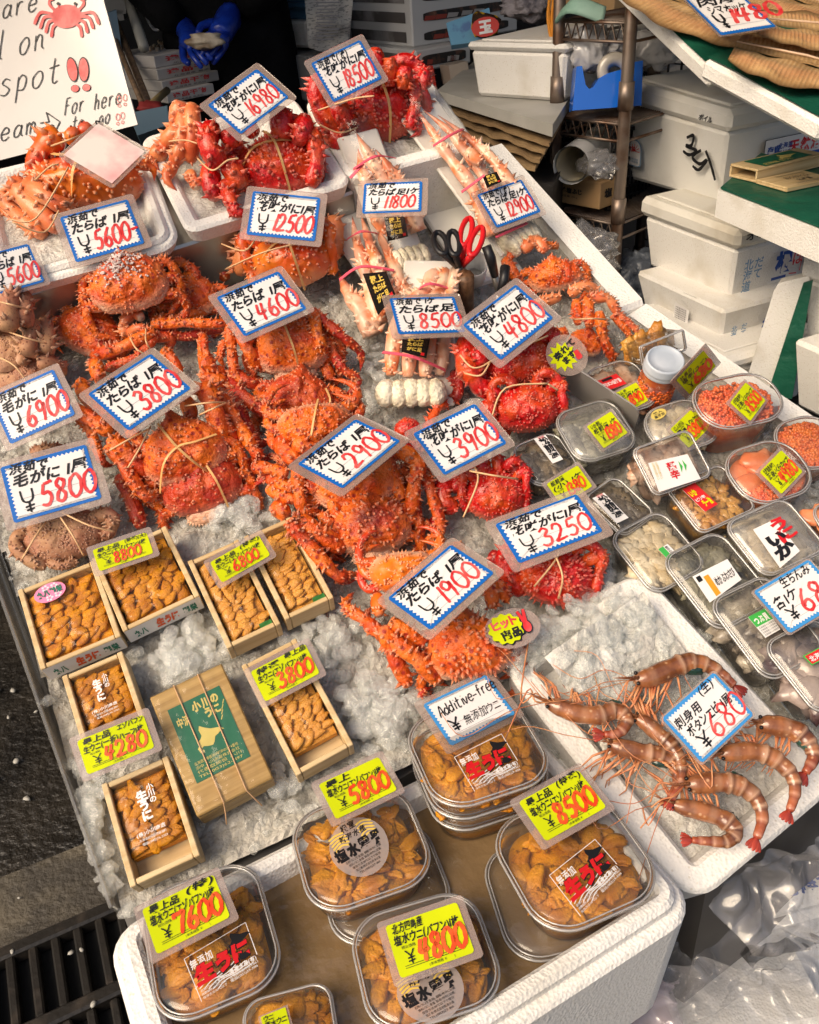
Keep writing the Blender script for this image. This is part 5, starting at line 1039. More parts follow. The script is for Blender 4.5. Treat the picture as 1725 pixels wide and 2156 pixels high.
def d_oct(mb, F, r): mb.face(F, [(0, .4), (1, .4), (1, 1), (0, 1)], .0003, 6); mb.face(F, [(.06, .45), (.94, .45), (.94, .95), (.06, .95)], .0005, 4); text(mb, '北海道', F, .12, .56, .28, w=.75, m=0, bold=.03, sx=r, z=.0008)
pack('rectangular tub of red pickle with a red label behind the divider', T4(.028, (1218, 778), (1335, 755), (1390, 840), (1290, 885)), .026, .3, 'kimchi', lab=lab_quad([(1256, 803), (1298, 787), (1320, 808), (1277, 824)], LM, d_kim))
pack('large deep oval tub of red salmon roe under the yellow 8500 card', T4(.060, (1440, 808), (1612, 778), (1668, 868), (1497, 918)), .058, .46, 'roe', fill=.90)
pack('flat oval tub with a gold round sticker', T4(.034, (1335, 868), (1470, 834), (1540, 915), (1400, 964)), .03, .45, 'white', lab=lab_quad([(1366, 871), (1396, 856), (1408, 873), (1378, 889)], LM, d_gold, False), milk=True)
pack('film wrapped tub under the yellow 1380 card', T4(.044, (1160, 868), (1292, 838), (1345, 932), (1222, 986)), .042, .28, 'green', film=True, milk=True)
pack('dark pickle tub with a white vertical label beside the red crab', T4(.036, (1086, 938), (1172, 905), (1218, 985), (1118, 1038)), .034, .25, 'dark', lab=lab_quad([(1124, 924), (1149, 916), (1186, 967), (1164, 976)], LM, lab_v('松前漬', '函館')))
pack('dark pickle tub with a vertical label behind the 3250 card', T4(.034, (1228, 1044), (1292, 1006), (1388, 1076), (1312, 1134)), .032, .22, 'dark', lab=lab_quad([(1248, 1049), (1272, 1037), (1324, 1090), (1299, 1102)], LM, lab_v('松前漬', '特撰')))
pack('clear tub with a white label showing green peppers, tilted on its neighbours', [T(1337, 934, .075), T(1458, 911, .075), T(1492, 985, .060), T(1376, 1064, .060)], .04, .16, 'kimchi', lab=lab_quad([(1365, 975), (1448, 956), (1476, 1008), (1388, 1036)], LM, d_hot), fill=.3)
pack('tub of brown spiced squid with a red slanted label', T4(.046, (1394, 1020), (1518, 985), (1598, 1062), (1482, 1128)), .04, .14, 'brown', lab=lab_quad([(1437, 1031), (1463, 1017), (1512, 1062), (1485, 1078)], LM, d_red), fill=.8, n=90, cs=.6)
pack('oval tub of orange roe cut off by the right edge', T4(.046, (1615, 897), (1738, 862), (1795, 960), (1678, 1004)), .044, .44, 'roe2', fill=.95, n=1300)
pack('oval tub of pink roe sacs under the yellow 4980 card', T4(.050, (1502, 957), (1650, 920), (1738, 1020), (1586, 1074)), .048, .42, 'pink', fill=.88)
pack('tub of white pickle with a small green label', T4(.036, (1294, 1126), (1398, 1066), (1482, 1190), (1370, 1264)), .034, .22, 'white', lab=lab_quad([(1386, 1157), (1406, 1145), (1424, 1163), (1406, 1178)], LM, d_kazu), fill=.85, n=110)
pack('clear tub with a calligraphy label lying by the right edge', T4(.050, (1536, 1098), (1650, 1045), (1745, 1150), (1602, 1228)), .045, .2, 'white', lab=lab_quad([(1586, 1115), (1632, 1093), (1685, 1160), (1643, 1196)], LM, d_uni), fill=.4, milk=True)
pack('tub of dark seaweed with a white and orange label', T4(.044, (1402, 1168), (1524, 1112), (1622, 1260), (1503, 1348)), .042, .22, 'green', lab=lab_quad([(1458, 1214), (1532, 1177), (1562, 1220), (1495, 1269)], LM, d_wasabi), fill=.75, n=90)
pack('tub of shellfish with a green topped label', T4(.050, (1500, 1264), (1620, 1202), (1738, 1370), (1610, 1446)), .048, .22, 'shell', lab=lab_quad([(1575, 1300), (1612, 1281), (1644, 1325), (1612, 1343)], LM, d_tsubu), fill=.7, cs=1.3, n=70)
pack('tub of purple octopus pieces at the right edge', T4(.055, (1614, 1356), (1725, 1290), (1832, 1440), (1718, 1512)), .05, .2, 'octo', lab=lab_quad([(1690, 1382), (1736, 1358), (1760, 1396), (1722, 1415)], LM, d_oct, False), fill=.8, cs=1.6, n=60)
pack('small red pink tub just visible at the right edge', T4(.040, (1702, 1070), (1800, 1040), (1840, 1100), (1745, 1128)), .035, .4, 'pink', fill=.9)
# roe jar
cj = T(1402, 756, .078); r = 41*pxm(cj); M = frame(cj, U); t = thing('roe_jar', 'round jar of red salmon roe with a pale grey screw lid', 'jar', M, None); f = mp(M)
ringj = lambda k, z: [f(r*k*cos(i*pi/18), r*k*sin(i*pi/18), z) for i in range(36)]
mb = MB(); mb.loft([ringj(k, z) for k, z in ((1.0, -.018), (1.02, -.017), (1.02, -.014), (1.0, -.013), (1.02, -.012), (1.02, -.009), (1.0, -.008), (1.0, -.002), (.96, 0), (.88, 0), (.86, -.001), (.5, -.001))], 0, True, False, True); mb.build('lid', mat('jar_lid', (.40, .45, .52), .35, (.50, .54, .60), 20), t)
mb = MB(); mb.loft([ringj(k, z) for k, z in ((.80, -.076), (.92, -.074), (.97, -.068), (.97, -.026), (.92, -.018))], 0, True, True); mb.build('glass', plas, t)
mb = MB(); mb.loft([ringj(k, z) for k, z in ((.78, -.075), (.90, -.072), (.94, -.066), (.94, -.034), (.5, -.034))], 0, True, True, True)
for i in range(420):
    a, z = rnd.uniform(0, 6.28), rnd.uniform(-.07, -.034); vs, fs = ICO[1]; mb.add([f(r*.93*cos(a)+v.x*.0022, r*.93*sin(a)+v.y*.0022, z+v.z*.0022) for v in vs], fs, 0, True)
mb.build('salmon_roe', roe, t)
pack('brown rimmed clear box lying behind the roe jar', [T(1345, 728, .07), T(1440, 698, .07), T(1448, 735, .05), T(1358, 772, .05)], .05, .1, 'brown', fill=.3)
# clear divider between the ice and the tubs
P4 = [T(1166, 735, .06), T(1343, 868, .06), T(1340, 908, .004), T(1146, 800, .004)]; M, w, h = fitrect(P4); mb = MB(); mb.prism(M, rrect(w, h, .012, 4), -.001, .001); mb.build('plastic_divider', clear('divider', .5, rough=.2, gl=.12, col=(.5, .46, .42)), label='cloudy plastic divider plate between the bright red crabs and the tubs', cat='divider')
# ================================================================ crab leg packs
blacklab = [mat('black_label', (.012, .011, .010), .2, coat=.5), mat('gold_print', (.75, .52, .10), .25), redprint]
pinkb = mat('pink_band', (.75, .10, .16), .4); meat = mat('crab_meat', (.74, .62, .44), .4, (.66, .38, .26), 26, (.45, .7), (90, .7, .005)); meatw = mat('white_crab_meat', (.80, .74, .60), .4, (.66, .56, .36), 30, (.4, .7), (70, .9, .008))
board = mat('tray_white', (.78, .75, .70), .4)
def legpack(label, quad, hs, legs, lq, lh, bands, mk='pack', end=None):
    P4 = [T(x, y, h) for (x, y), h in zip(quad, hs)]; M, w, h = fitrect(P4); t = thing('crab_leg_pack', label, 'crab leg pack', M, 'wrapped packs of crab legs'); f = mp(M)
    mb = MB(); mb.box(M, -w/2, -h/2, -.006, w/2, h/2, 0, .002); mb.build('tray', board, t)
    for i, (zk, pts, r) in enumerate(legs):
        tp = not (zk == 'z5') and len(pts) > 3
        limb(t, zk, pts[::-1] if tp else pts, r*1.15, mk, i*13+len(label), 0, tp, 'leg', .6)
    if end:
        cx, cy, hh, a, b = end; P = T(cx, cy, hh); k = pxm(P); mb = MB(); S = frame(P, f(1, 0, 0) - f(0, 0, 0))
        for i in range(5):
            x, y = (i/2-1)*a*k*.72, rnd.uniform(-.12, .12)*b*k; mb.blob(lambda px, py, pz: mp(S)(x+px, y+py, pz), a*k*.33, b*k*1.25, .015, 0, .12, 5, 4, i)
        mb.build('crab_meat', meatw, t)
    if lq:
        B = bil([T(x, y, lh) for x, y in lq]); mb = MB(); mb.add([B(0, 0), B(1, 0), B(1, 1), B(0, 1)], [(0, 1, 2, 3)], 0)
        text(mb, '極上', B, .2, .70, .20, w=.6, m=1, bold=.04, z=.0005); text(mb, 'たらば', B, .2, .46, .18, w=.6, m=1, bold=.04, z=.0005); text(mb, 'がに足', B, .2, .2, .18, w=.6, m=1, bold=.04, z=.0005); mb.face(B, [(.76, .06), (.90, .06), (.90, .18), (.76, .18)], .0005, 2); mb.build('label', blacklab, t)
    for b in bands:
        mb = MB(); ribbon(mb, [T(x, y, z) for x, y, z in b], .004); mb.build('pink_band', pinkb, t)
    mb = MB(); nx, ny = 10, 26; sd = len(label)
    for j in range(ny+1):
        for i in range(nx+1):
            x, y = i/nx*2-1, j/ny-.5; z = .036*(1-x*x)**.5 if abs(x) < 1 else 0
            p = f(x*w*.53, y*h*1.03, z-.002); mb.v.append(p + V(M.col[2][:3])*(.004*mnoise.noise(p*60))); mb.c.append((0, 0, 0))
    for j in range(ny):
        for i in range(nx): mb.f.append([j*(nx+1)+i, j*(nx+1)+i+1, (j+1)*(nx+1)+i+1, (j+1)*(nx+1)+i]); mb.m.append(0); mb.s.append(True)
    mb.build('film', wrap, t)
legpack('crab leg pack behind the blue 11800 card with a square black label', [(730, 286), (788, 268), (906, 545), (796, 578)], (.125, .125, .035, .035), [('z2', [(528, 830, .135), (600, 960, .12), (690, 1110, .10), (860, 1440, .055)], 46), ('z2', [(540, 930, .125), (565, 1060, .11), (605, 1180, .10), (700, 1480, .05)], 40), ('z2', [(650, 935, .125), (740, 1060, .11), (820, 1180, .095), (920, 1450, .055)], 44)],
 [(809, 456), (851, 450), (860, 498), (817, 508)], .075, [[(744, 357, .135), (790, 330, .15), (832, 333, .12)], [(738, 375, .13), (765, 345, .14)]], end=(865, 545, .05, 40, 22))
legpack('long crab leg pack beside the far white rim under the 12900 card', [(868, 226), (915, 204), (1132, 490), (1030, 560)], (.125, .125, .03, .03), [('z2', [(910, 682, .135), (1020, 850, .12), (1130, 1010, .105), (1270, 1200, .085), (1370, 1480, .05)], 44), ('z2', [(950, 690, .135), (1110, 820, .12), (1220, 960, .105), (1330, 1110, .09), (1450, 1450, .05)], 40), ('z2', [(1040, 720, .13), (1250, 880, .11), (1400, 1020, .10), (1520, 1200, .08)], 38), ('z2', [(1220, 940, .12), (1310, 1020, .11)], 34)],
 [(1016, 371), (1046, 361), (1057, 382), (1026, 396)], .115, [[(912, 308, .13), (945, 287, .14), (975, 272, .12)], [(972, 405, .1), (1020, 370, .12)], [(1045, 500, .07), (1110, 470, .06)]], end=(1090, 500, .04, 42, 30))
legpack('crab leg pack with a black label beside the 12500 crab', [(726, 452), (782, 442), (866, 640), (786, 706)], (.05, .05, .022, .022), [('f', [(742, 455, .06), (752, 510, .06), (775, 590, .05), (800, 680, .03)], 15), ('f', [(760, 449, .06), (778, 510, .06), (806, 590, .055), (835, 650, .04)], 15), ('f', [(777, 456, .058), (812, 520, .055), (842, 590, .05), (860, 640, .04)], 14), ('f', [(712, 572, .03), (735, 618, .035), (762, 655, .035), (786, 705, .02)], 20)],
 [(764, 576), (813, 571), (833, 619), (796, 664)], .07, [[(730, 505, .06), (760, 488, .08), (795, 492, .06)], [(715, 590, .055), (760, 562, .07), (830, 570, .06)]])
legpack('wide crab leg pack under the 8500 card with white meat at its end', [(893, 553), (970, 545), (946, 850), (796, 846)], (.06, .06, .02, .02), [('z5', [(1015, 110, .06), (960, 220, .065), (790, 400, .06), (745, 750, .035)], 46), ('z5', [(1080, 100, .06), (1050, 230, .065), (900, 420, .065), (850, 760, .04)], 46), ('z5', [(1140, 100, .06), (1110, 240, .065), (1000, 500, .06), (955, 760, .04)], 46), ('z5', [(1130, 300, .055), (1085, 500, .055), (1050, 750, .035)], 44)],
 [(848, 709), (908, 703), (898, 754), (845, 741)], .075, [[(878, 612, .07), (905, 598, .085), (948, 608, .07)], [(806, 742, .06), (870, 752, .075), (938, 780, .05)]], end=(866, 828, .035, 72, 26))
# scissors, cup, knives
def tube_thing(name, label, cat, parts, group=None):
    P = parts[0][1][0]; t = thing(name, label, cat, P, group)
    for nm, pts, r, m in parts: mb = MB(); mb.tube(pts, r, 8); mb.build(nm, m, t)
    return t
redp = mat('red_plastic', (.60, .015, .02), .3)
def loop(cx, cy, rx_, ry_, tilt, h): return [T(cx + rx_*cos(a)*cos(tilt) - ry_*sin(a)*sin(tilt), cy + rx_*cos(a)*sin(tilt) + ry_*sin(a)*cos(tilt), h) for a in [i*2*pi/16 for i in range(17)]]
for lb, m, ls, piv, k in (('black handled scissors standing in the white cup', black, ((928, 512, 13, 24, -.35), (956, 512, 12, 26, -.15)), (968, 565), 1), ('red handled scissors standing in the white cup', redp, ((982, 488, 11, 30, .25), (1003, 508, 11, 32, .35)), (972, 560), 2)):
    t = thing('scissors', lb, 'scissors', T(*piv, .06))
    for cx, cy, a, b, tl in ls:
        mb = MB(); mb.tube(loop(cx, cy, a, b, tl, .10), .0036, 8, 0, False); mb.tube([T(cx + b*.7*sin(-tl), cy + b*.9, .10), T(*piv, .07)], .0045, 8); mb.build('handle', m, t)
    mb = MB(); mb.tube([T(*piv, .075), T(piv[0]+14*k-8, piv[1]+42, .02)], [.006, .002], 6, 0, True, True, .3); mb.build('blade', steel, t)
P = T(1000, 590, .0); r = 26*pxm(P); ax = nrm(T(1000, 545, .08) - P); S = frame(P, U, ax); f = mp(S); rg = lambda k, z: [f(r*k*cos(i*pi/14), r*k*sin(i*pi/14), z) for i in range(28)]
mb = MB(); mb.loft([rg(.8, 0), rg(1, .075), rg(.93, .075), rg(.75, .004)], 0, True, True, True); mb.build('cup', white, label='white cup holding the scissors and knives on the ice', cat='cup')
tube_thing('knife', 'black handled knife leaning in the white cup', 'knife', [('handle', [T(1024, 518, .10), T(1034, 545, .09), T(1042, 580, .06)], [.006, .0065, .005], black), ('blade', [T(1042, 580, .06), T(1052, 640, .01)], [.005, .002], steel)])
tube_thing('knife', 'riveted black handled knife behind the 4800 card', 'knife', [('handle', [T(1064, 562, .085), T(1062, 590, .08), T(1052, 620, .06)], [.0065, .006, .005], black), ('blade', [T(1052, 620, .06), T(1040, 680, .01)], [.005, .002], steel)])
tube_thing('wooden_mallet', 'round dark wooden handle sticking out of the ice beside the 8500 card', 'wooden handle', [('handle', [T(980, 582, .075), T(980, 660, .0)], [.0115, .0115], mat('dark_wood', (.16, .08, .04), .5, (.09, .045, .02), 12, stretch=(20, 20, 2)))])
# ================================================================ shrimps
shm = mat('shrimp_shell', (.36, .135, .05), .14, (.17, .058, .024), 60, (.36, .60), (120, .3, .003), tone=((.62, .40, .26), (.03, .015, .012), (.55, .045, .025)), coat=.6, vor=(130, (.50, .27, .14), .24))
shl = mat('shrimp_leg', (.62, .28, .12), .3, (.50, .16, .07), 60); eye = mat('shrimp_eye', (.008, .007, .008), .08); eggs = mat('shrimp_eggs', (.012, .035, .028), .2, (.03, .08, .06), 60, coat=.5)
def shrimp(label, pts, r, tail, side=1, h=.052, legs=6, ros=None, seed=0):
    rr = random.Random(seed+40); P = [T(x, y, h) for x, y in pts]; Q = spl(P, 6); n = len(Q); rm = r*.82*pxm(P[0]); t = thing('shrimp', label, 'shrimp', Q[n//3], 'raw brown shrimps in the tray')
    rad, cc = [], []
    for i in range(n):
        u = i/(n-1); e = (.30 + .70*min(1, u/.14)) if u < .14 else 1.0 - .05*(u-.14) if u < .45 else max(.34, .98 - 1.15*(u-.45)); seg = 1 + (.20*((i % 4)/4) if u > .40 else .05*sin(u*30)); rad.append(rm*e*seg)
        cc.append((.5*((i % 4) == 3)*(u > .4) + .45*max(0, mnoise.noise(V((u*14, seed, 0)))), .45*((i % 4) == 0)*(u > .40) + .35*max(0, mnoise.noise(V((u*11, seed+5, 0)))), .35*max(0, u-.75)*4))
    mb = MB(); mb.tube(Q, rad, 12, 0, True, True, .9, cc)
    for i in range(len(mb.v)):
        d = mb.v[i] - Q[min(i//12, n-1)]
        if d.length > 1e-6 and d.normalized().dot(NT) < 0: c = mb.c[i]; mb.c[i] = (min(1, c[0]+.35), c[1]*.5, c[2])
    mb.build('body', shm, t)
    hd = nrm(Q[0]-Q[3]); sdv = nrm(hd.cross(NT))*side
    mb = MB(); a = Q[2] + NT*rm*.55; mb.tube([a, a + hd*rm*1.3 + NT*rm*.25, a + hd*rm*2.6 + NT*rm*.6], [rm*.22, rm*.12, rm*.02], 5)
    for k in range(7): p = a + hd*rm*(.2+.3*k) + NT*rm*(.2+.07*k); mb.cone(p, NT - hd*.2, rm*.05, rm*.22, 4)
    mb.build('rostrum', shm, t)
    for s in (1, -1):
        p = Q[2] + NT*rm*.42 + sdv*s*rm*.52 + hd*rm*.1; mb = MB(); mb.blob(Matrix.Translation(p), rm*.20, rm*.20, rm*.20, sub=2); mb.build('eye', eye, t)
    for k in range(5):                                                  # feelers
        L = rr.uniform(.05, .11) if k < 3 else rr.uniform(.018, .035); mb = MB(); d = hd + sdv*rr.uniform(-.8, .8) + NT*rr.uniform(0, .3)
        A = [Q[0], Q[0] + d*L*.35 + NT*.004, Q[0] + d*L*.7 + sdv*rr.uniform(-.02, .02), Q[0] + d*L + sdv*rr.uniform(-.05, .05) - NT*.004]; mb.tube(spl(A, 4), [.0004 if k < 3 else .0008]*13, 4); mb.build('antenna', shl, t)
    for k in range(legs + 6):
        i = int(n*(.06 + .36*k/(legs+6))); b = Q[i] - NT*rad[i]*.4 + sdv*rad[i]*.6; L = rr.uniform(.020, .036); d = sdv + hd*rr.uniform(.1, 1.1)
        mb = MB(); mb.tube([b, b + d*L*.5 + NT*.003, b + d*L*.85 - NT*.012 + hd*.006*rr.uniform(-1, 1), b + d*L*1.05 - NT*.018], [.0014, .0011, .0007, .0003], 5); mb.build('leg', shl, t)
    i = int(n*.52); mb = MB(); B = frame(Q[i] + sdv*rad[i]*.62 - NT*rad[i]*.1, nrm(Q[i+1]-Q[i])); mb.blob(B, rm*1.15, rm*.60, rm*.55, 0, .3, 6, 3, seed); mb.build('egg_mass', eggs, t)
    td = nrm(Q[-1]-Q[-4]) ; ts_ = nrm(td.cross(NT))
    for k in (-2, -1, 0, 1, 2):
        d = nrm(td + ts_*k*.32); B = frame(Q[-1] + d*rm*.55 - NT*rm*.05*abs(k), d); mb = MB(); mb.blob(B, rm*.75, rm*.26, rm*.08, sub=2, nz=.1); mb.build('tail_fan', mat('shrimp_tail', (.40, .05, .025), .2, (.24, .03, .018), 40, coat=.5), t)
def zs(k, *p): return [zp(k, *a) for a in p]
shrimp('brown shrimp at the top right of the shrimp tray with a clear eye', zs('z9', (560, 1060), (660, 1045), (790, 990), (910, 950), (1030, 970), (1130, 1040), (1195, 1095)), 27, None, -1, .060, seed=1)
shrimp('brown shrimp at the left end of the tray curling its red tail under', zs('z9', (10, 1200), (100, 1230), (220, 1270), (340, 1280), (450, 1250), (520, 1310), (470, 1390), (380, 1400)), 25, None, 1, .058, seed=2)
shrimp('brown shrimp with its head poking out beside the blue 680 card', zs('z9', (560, 1290), (640, 1330), (720, 1400), (790, 1460), (850, 1560), (858, 1680), (800, 1810)), 21, None, 1, .055, seed=3)
shrimp('brown shrimp lying on its side in the middle of the shrimp pile', zs('z9', (400, 1450), (480, 1480), (600, 1510), (720, 1530), (810, 1580), (840, 1700), (790, 1800)), 24, None, -1, .050, seed=4)
shrimp('brown shrimp curling round at the right edge of the shrimp tray', zs('z9', (1330, 1330), (1440, 1345), (1560, 1370), (1650, 1440), (1690, 1540), (1640, 1640)), 27, None, -1, .055, seed=5)
shrimp('brown shrimp whose tail hangs down to the tray rim at the right', zs('z9', (1090, 1530), (1180, 1515), (1320, 1510), (1440, 1550), (1550, 1650), (1575, 1760), (1540, 1880)), 25, None, 1, .062, seed=6)
shrimp('glossy brown shrimp bent in an arch with a pale spotted head', zs('zc', (880, 150), (970, 140), (1090, 130), (1220, 150), (1330, 230), (1370, 350), (1335, 480)), 27, None, 1, .056, seed=7)
shrimp('lowest brown shrimp in the tray with its red tail pointing left', zs('zc', (780, 260), (890, 290), (1020, 320), (1140, 370), (1200, 440), (1150, 500), (1040, 500), (930, 492)), 24, None, 1, .05, seed=8)
# ================================================================ behind the counter
def vert(P, ypx):
    """height above P at which the vertical through P crosses picture row ypx"""
    Ri = R.transposed(); a = Ri @ (P - CAM); b = Ri @ V((0, 0, 1)); k = (ypx - CY)/FP
    return (k*a.z - a.y)/(b.y - k*b.z)
ZW = V((0, 0, 1))
def hexa(bm, lm, rm, ty, depth):
    """upright box from its nearest bottom corner, the two neighbouring bottom corners and the top of the near edge -> frame, x to the right corner, y to the left corner"""
    P = D(bm[0], bm[1], depth); z = P.z; A = H(lm[0], lm[1], z) - P; B = H(rm[0], rm[1], z) - P; h = vert(P, ty)
    x = nrm(B); y = nrm(A); k = nrm(x + y); q_ = nrm(ZW.cross(k)); x2 = nrm(k - q_); y2 = nrm(k + q_)          # square it up
    x2, y2 = x, y
    return Matrix(((x2.x, y2.x, 0, P.x), (x2.y, y2.y, 0, P.y), (x2.z, y2.z, 1, P.z), (0, 0, 0, 1))), B.length, A.length, h
def faceL(M, w, d, h): f = mp(M); return lambda u, v, n=0: f(-n, d*(1-u), h*v)         # left face, read left to right
def faceR(M, w, d, h): f = mp(M); return lambda u, v, n=0: f(w*u, -n, h*v)             # right face
class MB2:
    '''printing on the faces of a box: each face and each separate mark is its own part'''
    def __init__(s): s.p = {}; s.cur = 0; s.sub = 0
    def on(s, k, fn):
        def g(*a): s.cur = (k, s.sub); return fn(*a)
        return g
    def add(s, *a, **k): s.p.setdefault(s.cur, MB()).add(*a, **k)
    def face(s, M, pts, z=0.0, m=0): s.add([M(p[0], p[1], z) for p in pts], [list(range(len(pts)))], m)
    def fin(s, mats, t):
        for b in s.p.values(): b.build('printing', mats, t)
def foambox(label, bm, lm, rm, ty, depth, lid=.22, group='white foam boxes behind the stall', m=foam, draw=None, taper=.02, name='foam_box', lidm=None, tl=None):
    M, w, d, h = hexa(bm, lm, rm, ty, depth); t = thing(name, label, 'foam box', M, group); mb = MB(); f0 = mp(M); kl = vert(f0(0, d, 0), tl)/h - 1 if tl else 0; f = lambda x, y, z=0: f0(x, y, z*(1 + kl*y/d)); hb = h*(1-lid)
    tf = lambda x, y, z: f(x + (.5-x/w)*taper*(1-z/h)*2, y + (.5-y/d)*taper*(1-z/h)*2, z)
    mb.box(tf, 0, 0, 0, w, d, hb-.001, .007); mb.box(tf, .004, .3*d, hb-.02, w-.004, .45*d, hb-.0015, 0); mb.build('body', m, t)
    if lid:
        mb = MB(); mb.box(f, -.004, -.004, hb, w+.004, d+.004, h, .010); mb.box(f, .02, .02, h-.001, w-.02, d-.02, h+.004, .003); mb.build('lid', lidm or m, t)
    if draw: mb = MB2(); fl_, fr_ = faceL(f, w, d, h), faceR(f, w, d, h); draw(mb, mb.on(0, fl_), mb.on(1, fr_), d, w, h); mb.fin([ink, redink, mat('blue_print', (.03, .08, .32), .4), paper, mat('faded_blue', (.18, .32, .50), .5)], t)
    return M, w, d, h
def d35(mb, L, Rf, d, w, h):
    k = h/d
    for st in ([(.66, .62), (.72, .66), (.71, .56), (.66, .54), (.76, .52), (.70, .46), (.64, .48)], [(.80, .54), (.73, .45), (.80, .40), (.86, .46), (.80, .34), (.74, .36)], [(.84, .55), (.90, .42), (.95, .28)]): stroke(mb, st, .035, lambda x, y, z=0: L(x, y, z), 0, .0012, 6, k)
    mb.sub = 1; A = [(.17 + .07*cos(i*pi/8), .36 + .10*sin(i*pi/8)) for i in range(9)] + [(.10, .20), (.12, .185), (.22, .185), (.24, .20)]; mb.face(L, A, .0010, 4); mb.face(L, [(.17 + (x-.17)*.90, .29 + (y-.29)*.92) for x, y in A], .0016, 3)
    for i in range(7): stroke(mb, [(.17, .34), (.17+.055*cos(pi*i/6), .34+.075*sin(pi*i/6))], .010, L, 1, .0022, 1, k)
    text(mb, '鮭', L, .14, .33, .06, m=1, z=.0026, sx=k); [text(mb, '北海道産', L, .12, .25-.025*i, .02, m=4, w=.1, bold=0, z=.0022, sx=k) for i in range(2)]
    mb.sub = 2; text(mb, 'ボイル', L, .76, .84, .06, m=0, bold=.02, z=.006, sx=k, shear=.2)
    mb.face(Rf, [(.40, .34), (1.2, .34), (1.2, .62), (.40, .62)], .0012, 0); mb.face(Rf, [(.405, .345), (1.2, .345), (1.2, .614), (.405, .614)], .0018, 3)
    text(mb, '天然活ほたて', Rf, .66, .44, .13, m=1, bold=.04, z=.0024, sx=h/w); text(mb, '北海道', Rf, .54, .50, .06, m=2, bold=.03, z=.0024, sx=h/w); text(mb, '野付産', Rf, .54, .42, .06, m=2, bold=.03, z=.0024, sx=h/w); text(mb, '産直', Rf, .43, .46, .08, m=2, bold=.05, z=.0024, sx=h/w); mb.face(Rf, [(.66, .36), (1.15, .36), (1.15, .40), (.66, .40)], .0024, 2)
foambox('big white foam box with a handwritten black mark and a blue arched seal', (1512, 438), (1318, 373), (1692, 386), 232, 1.75, tl=163, draw=d35, m=mat('box_foam', (.70, .69, .65), .6, (.60, .57, .50), 8, (.5, .75), (420, .4, .001, 1)))
def dpac(mb, L, Rf, d, w, h): text(mb, '太平洋産', L, .02, .45, .36, m=0, bold=.03, w=.26, z=.003); mb.sub = 1; text(mb, 'ボイル', L, .76, .35, .30, m=0, bold=.02, w=.2, z=.003)
foambox('low white foam box with black printing behind the big marked box', (1556, 216), (1372, 168), (1660, 190), 172, 1.86, lid=0, draw=dpac)
def dne(mb, L, Rf, d, w, h):
    k = h/w; text(mb, '根', Rf, .42, .30, .26, m=2, bold=.06, z=.002, sx=k); text(mb, '室', Rf, .74, .30, .26, m=2, bold=.06, z=.002, sx=k)
    for s in ([(.57, .62), (.70, .64), (.69, .22)], [(.58, .22), (.66, .20)]): stroke(mb, s, .02, Rf, 1, .002, 1, k)
    text(mb, 'は', Rf, .60, .34, .18, m=1, bold=.02, z=.002, sx=k); text(mb, '北海道', Rf, .10, .44, .14, vert=True, m=4, bold=.02, z=.002, sx=k); text(mb, 'だて', Rf, .20, .44, .14, vert=True, m=4, bold=.02, z=.002, sx=k)
    mb.sub = 1; mb.face(Rf, [(.40, .18), (.55, .18), (.55, .22), (.40, .22)], .002, 2); mb.sub = 2; mb.face(Rf, [(.72, .18), (.88, .18), (.88, .22), (.72, .22)], .002, 2); mb.sub = 3; text(mb, '2', Rf, .92, .45, .26, m=4, bold=.03, z=.002, sx=k)
def dne1(mb, L, Rf, d, w, h): dne(mb, L, Rf, d, w, h); mb.sub = 4; text(mb, 'オホーツク海', Rf, .06, .86, .11, m=0, bold=.02, w=.62, z=.006); mb.sub = 5; stroke(mb, [(.50, .72), (.56, .78), (.60, .70)], .02, Rf, 1, .002, 4, h/w)
def dne2(mb, L, Rf, d, w, h):
    dne(mb, L, Rf, d, w, h); mb.face(L, [(.50, .28), (.66, .24), (.66, .66), (.50, .70)], .0015, 3)
    for i in range(6): text(mb, '内容量品名生産', L, .515, .60-.05*i, .03, w=.12, m=0, bold=0, z=.002)
foambox('lowest white foam box of the printed stack, mostly hidden', (1500, 905), (1335, 780), (1690, 830), 756, 1.70, lid=.2)
foambox('middle white foam box of the printed stack with a small paper label', (1512, 744), (1342, 650), (1700, 684), 654, 1.70, lid=0, draw=dne2, tl=566)
foambox('top foam box of the printed stack with a grimy lid', (1534, 641), (1352, 558), (1725, 580), 486, 1.70, lid=.26, tl=410, draw=dne1, lidm=foam_old)
foambox('upper white foam box at the right edge behind the green cloth', (1850, 800), (1672, 716), (1990, 740), 590, 1.45, lid=.3)
foambox('lower white foam box at the right edge behind the green cloth', (1830, 950), (1650, 850), (1980, 890), 800, 1.45, lid=0)
def pxp(mb, pts, P0, n, th, m=0):
    """a real slab whose front outline is seen at these picture points, on the plane through P0 facing n"""
    g = onpl(P0, n); F = [g(x, y) for x, y in pts]; k = len(F)
    mb.add(F + [p - n*th for p in F], [list(range(k)), list(range(k, 2*k))[::-1]] + [(i, (i+1) % k, k+(i+1) % k, k+i) for i in range(k)], m)
back = nrm(V((0, -1, .0)));
def fdir(deg, tilt=0): a = radians(deg); return nrm(V((sin(a)*cos(radians(tilt)), -cos(a)*cos(radians(tilt)), sin(radians(tilt)))))      # facing the viewer, turned deg to the right
P0 = D(1620, 700, 1.58); mb = MB(); pxp(mb, [(1630, 612), (1640, 596), (1706, 580), (1652, 860), (1572, 800)], P0, fdir(-30, 5), .035); mb.build('foam_board', foam, label='white foam lid standing on edge between the two box stacks', cat='foam lid')
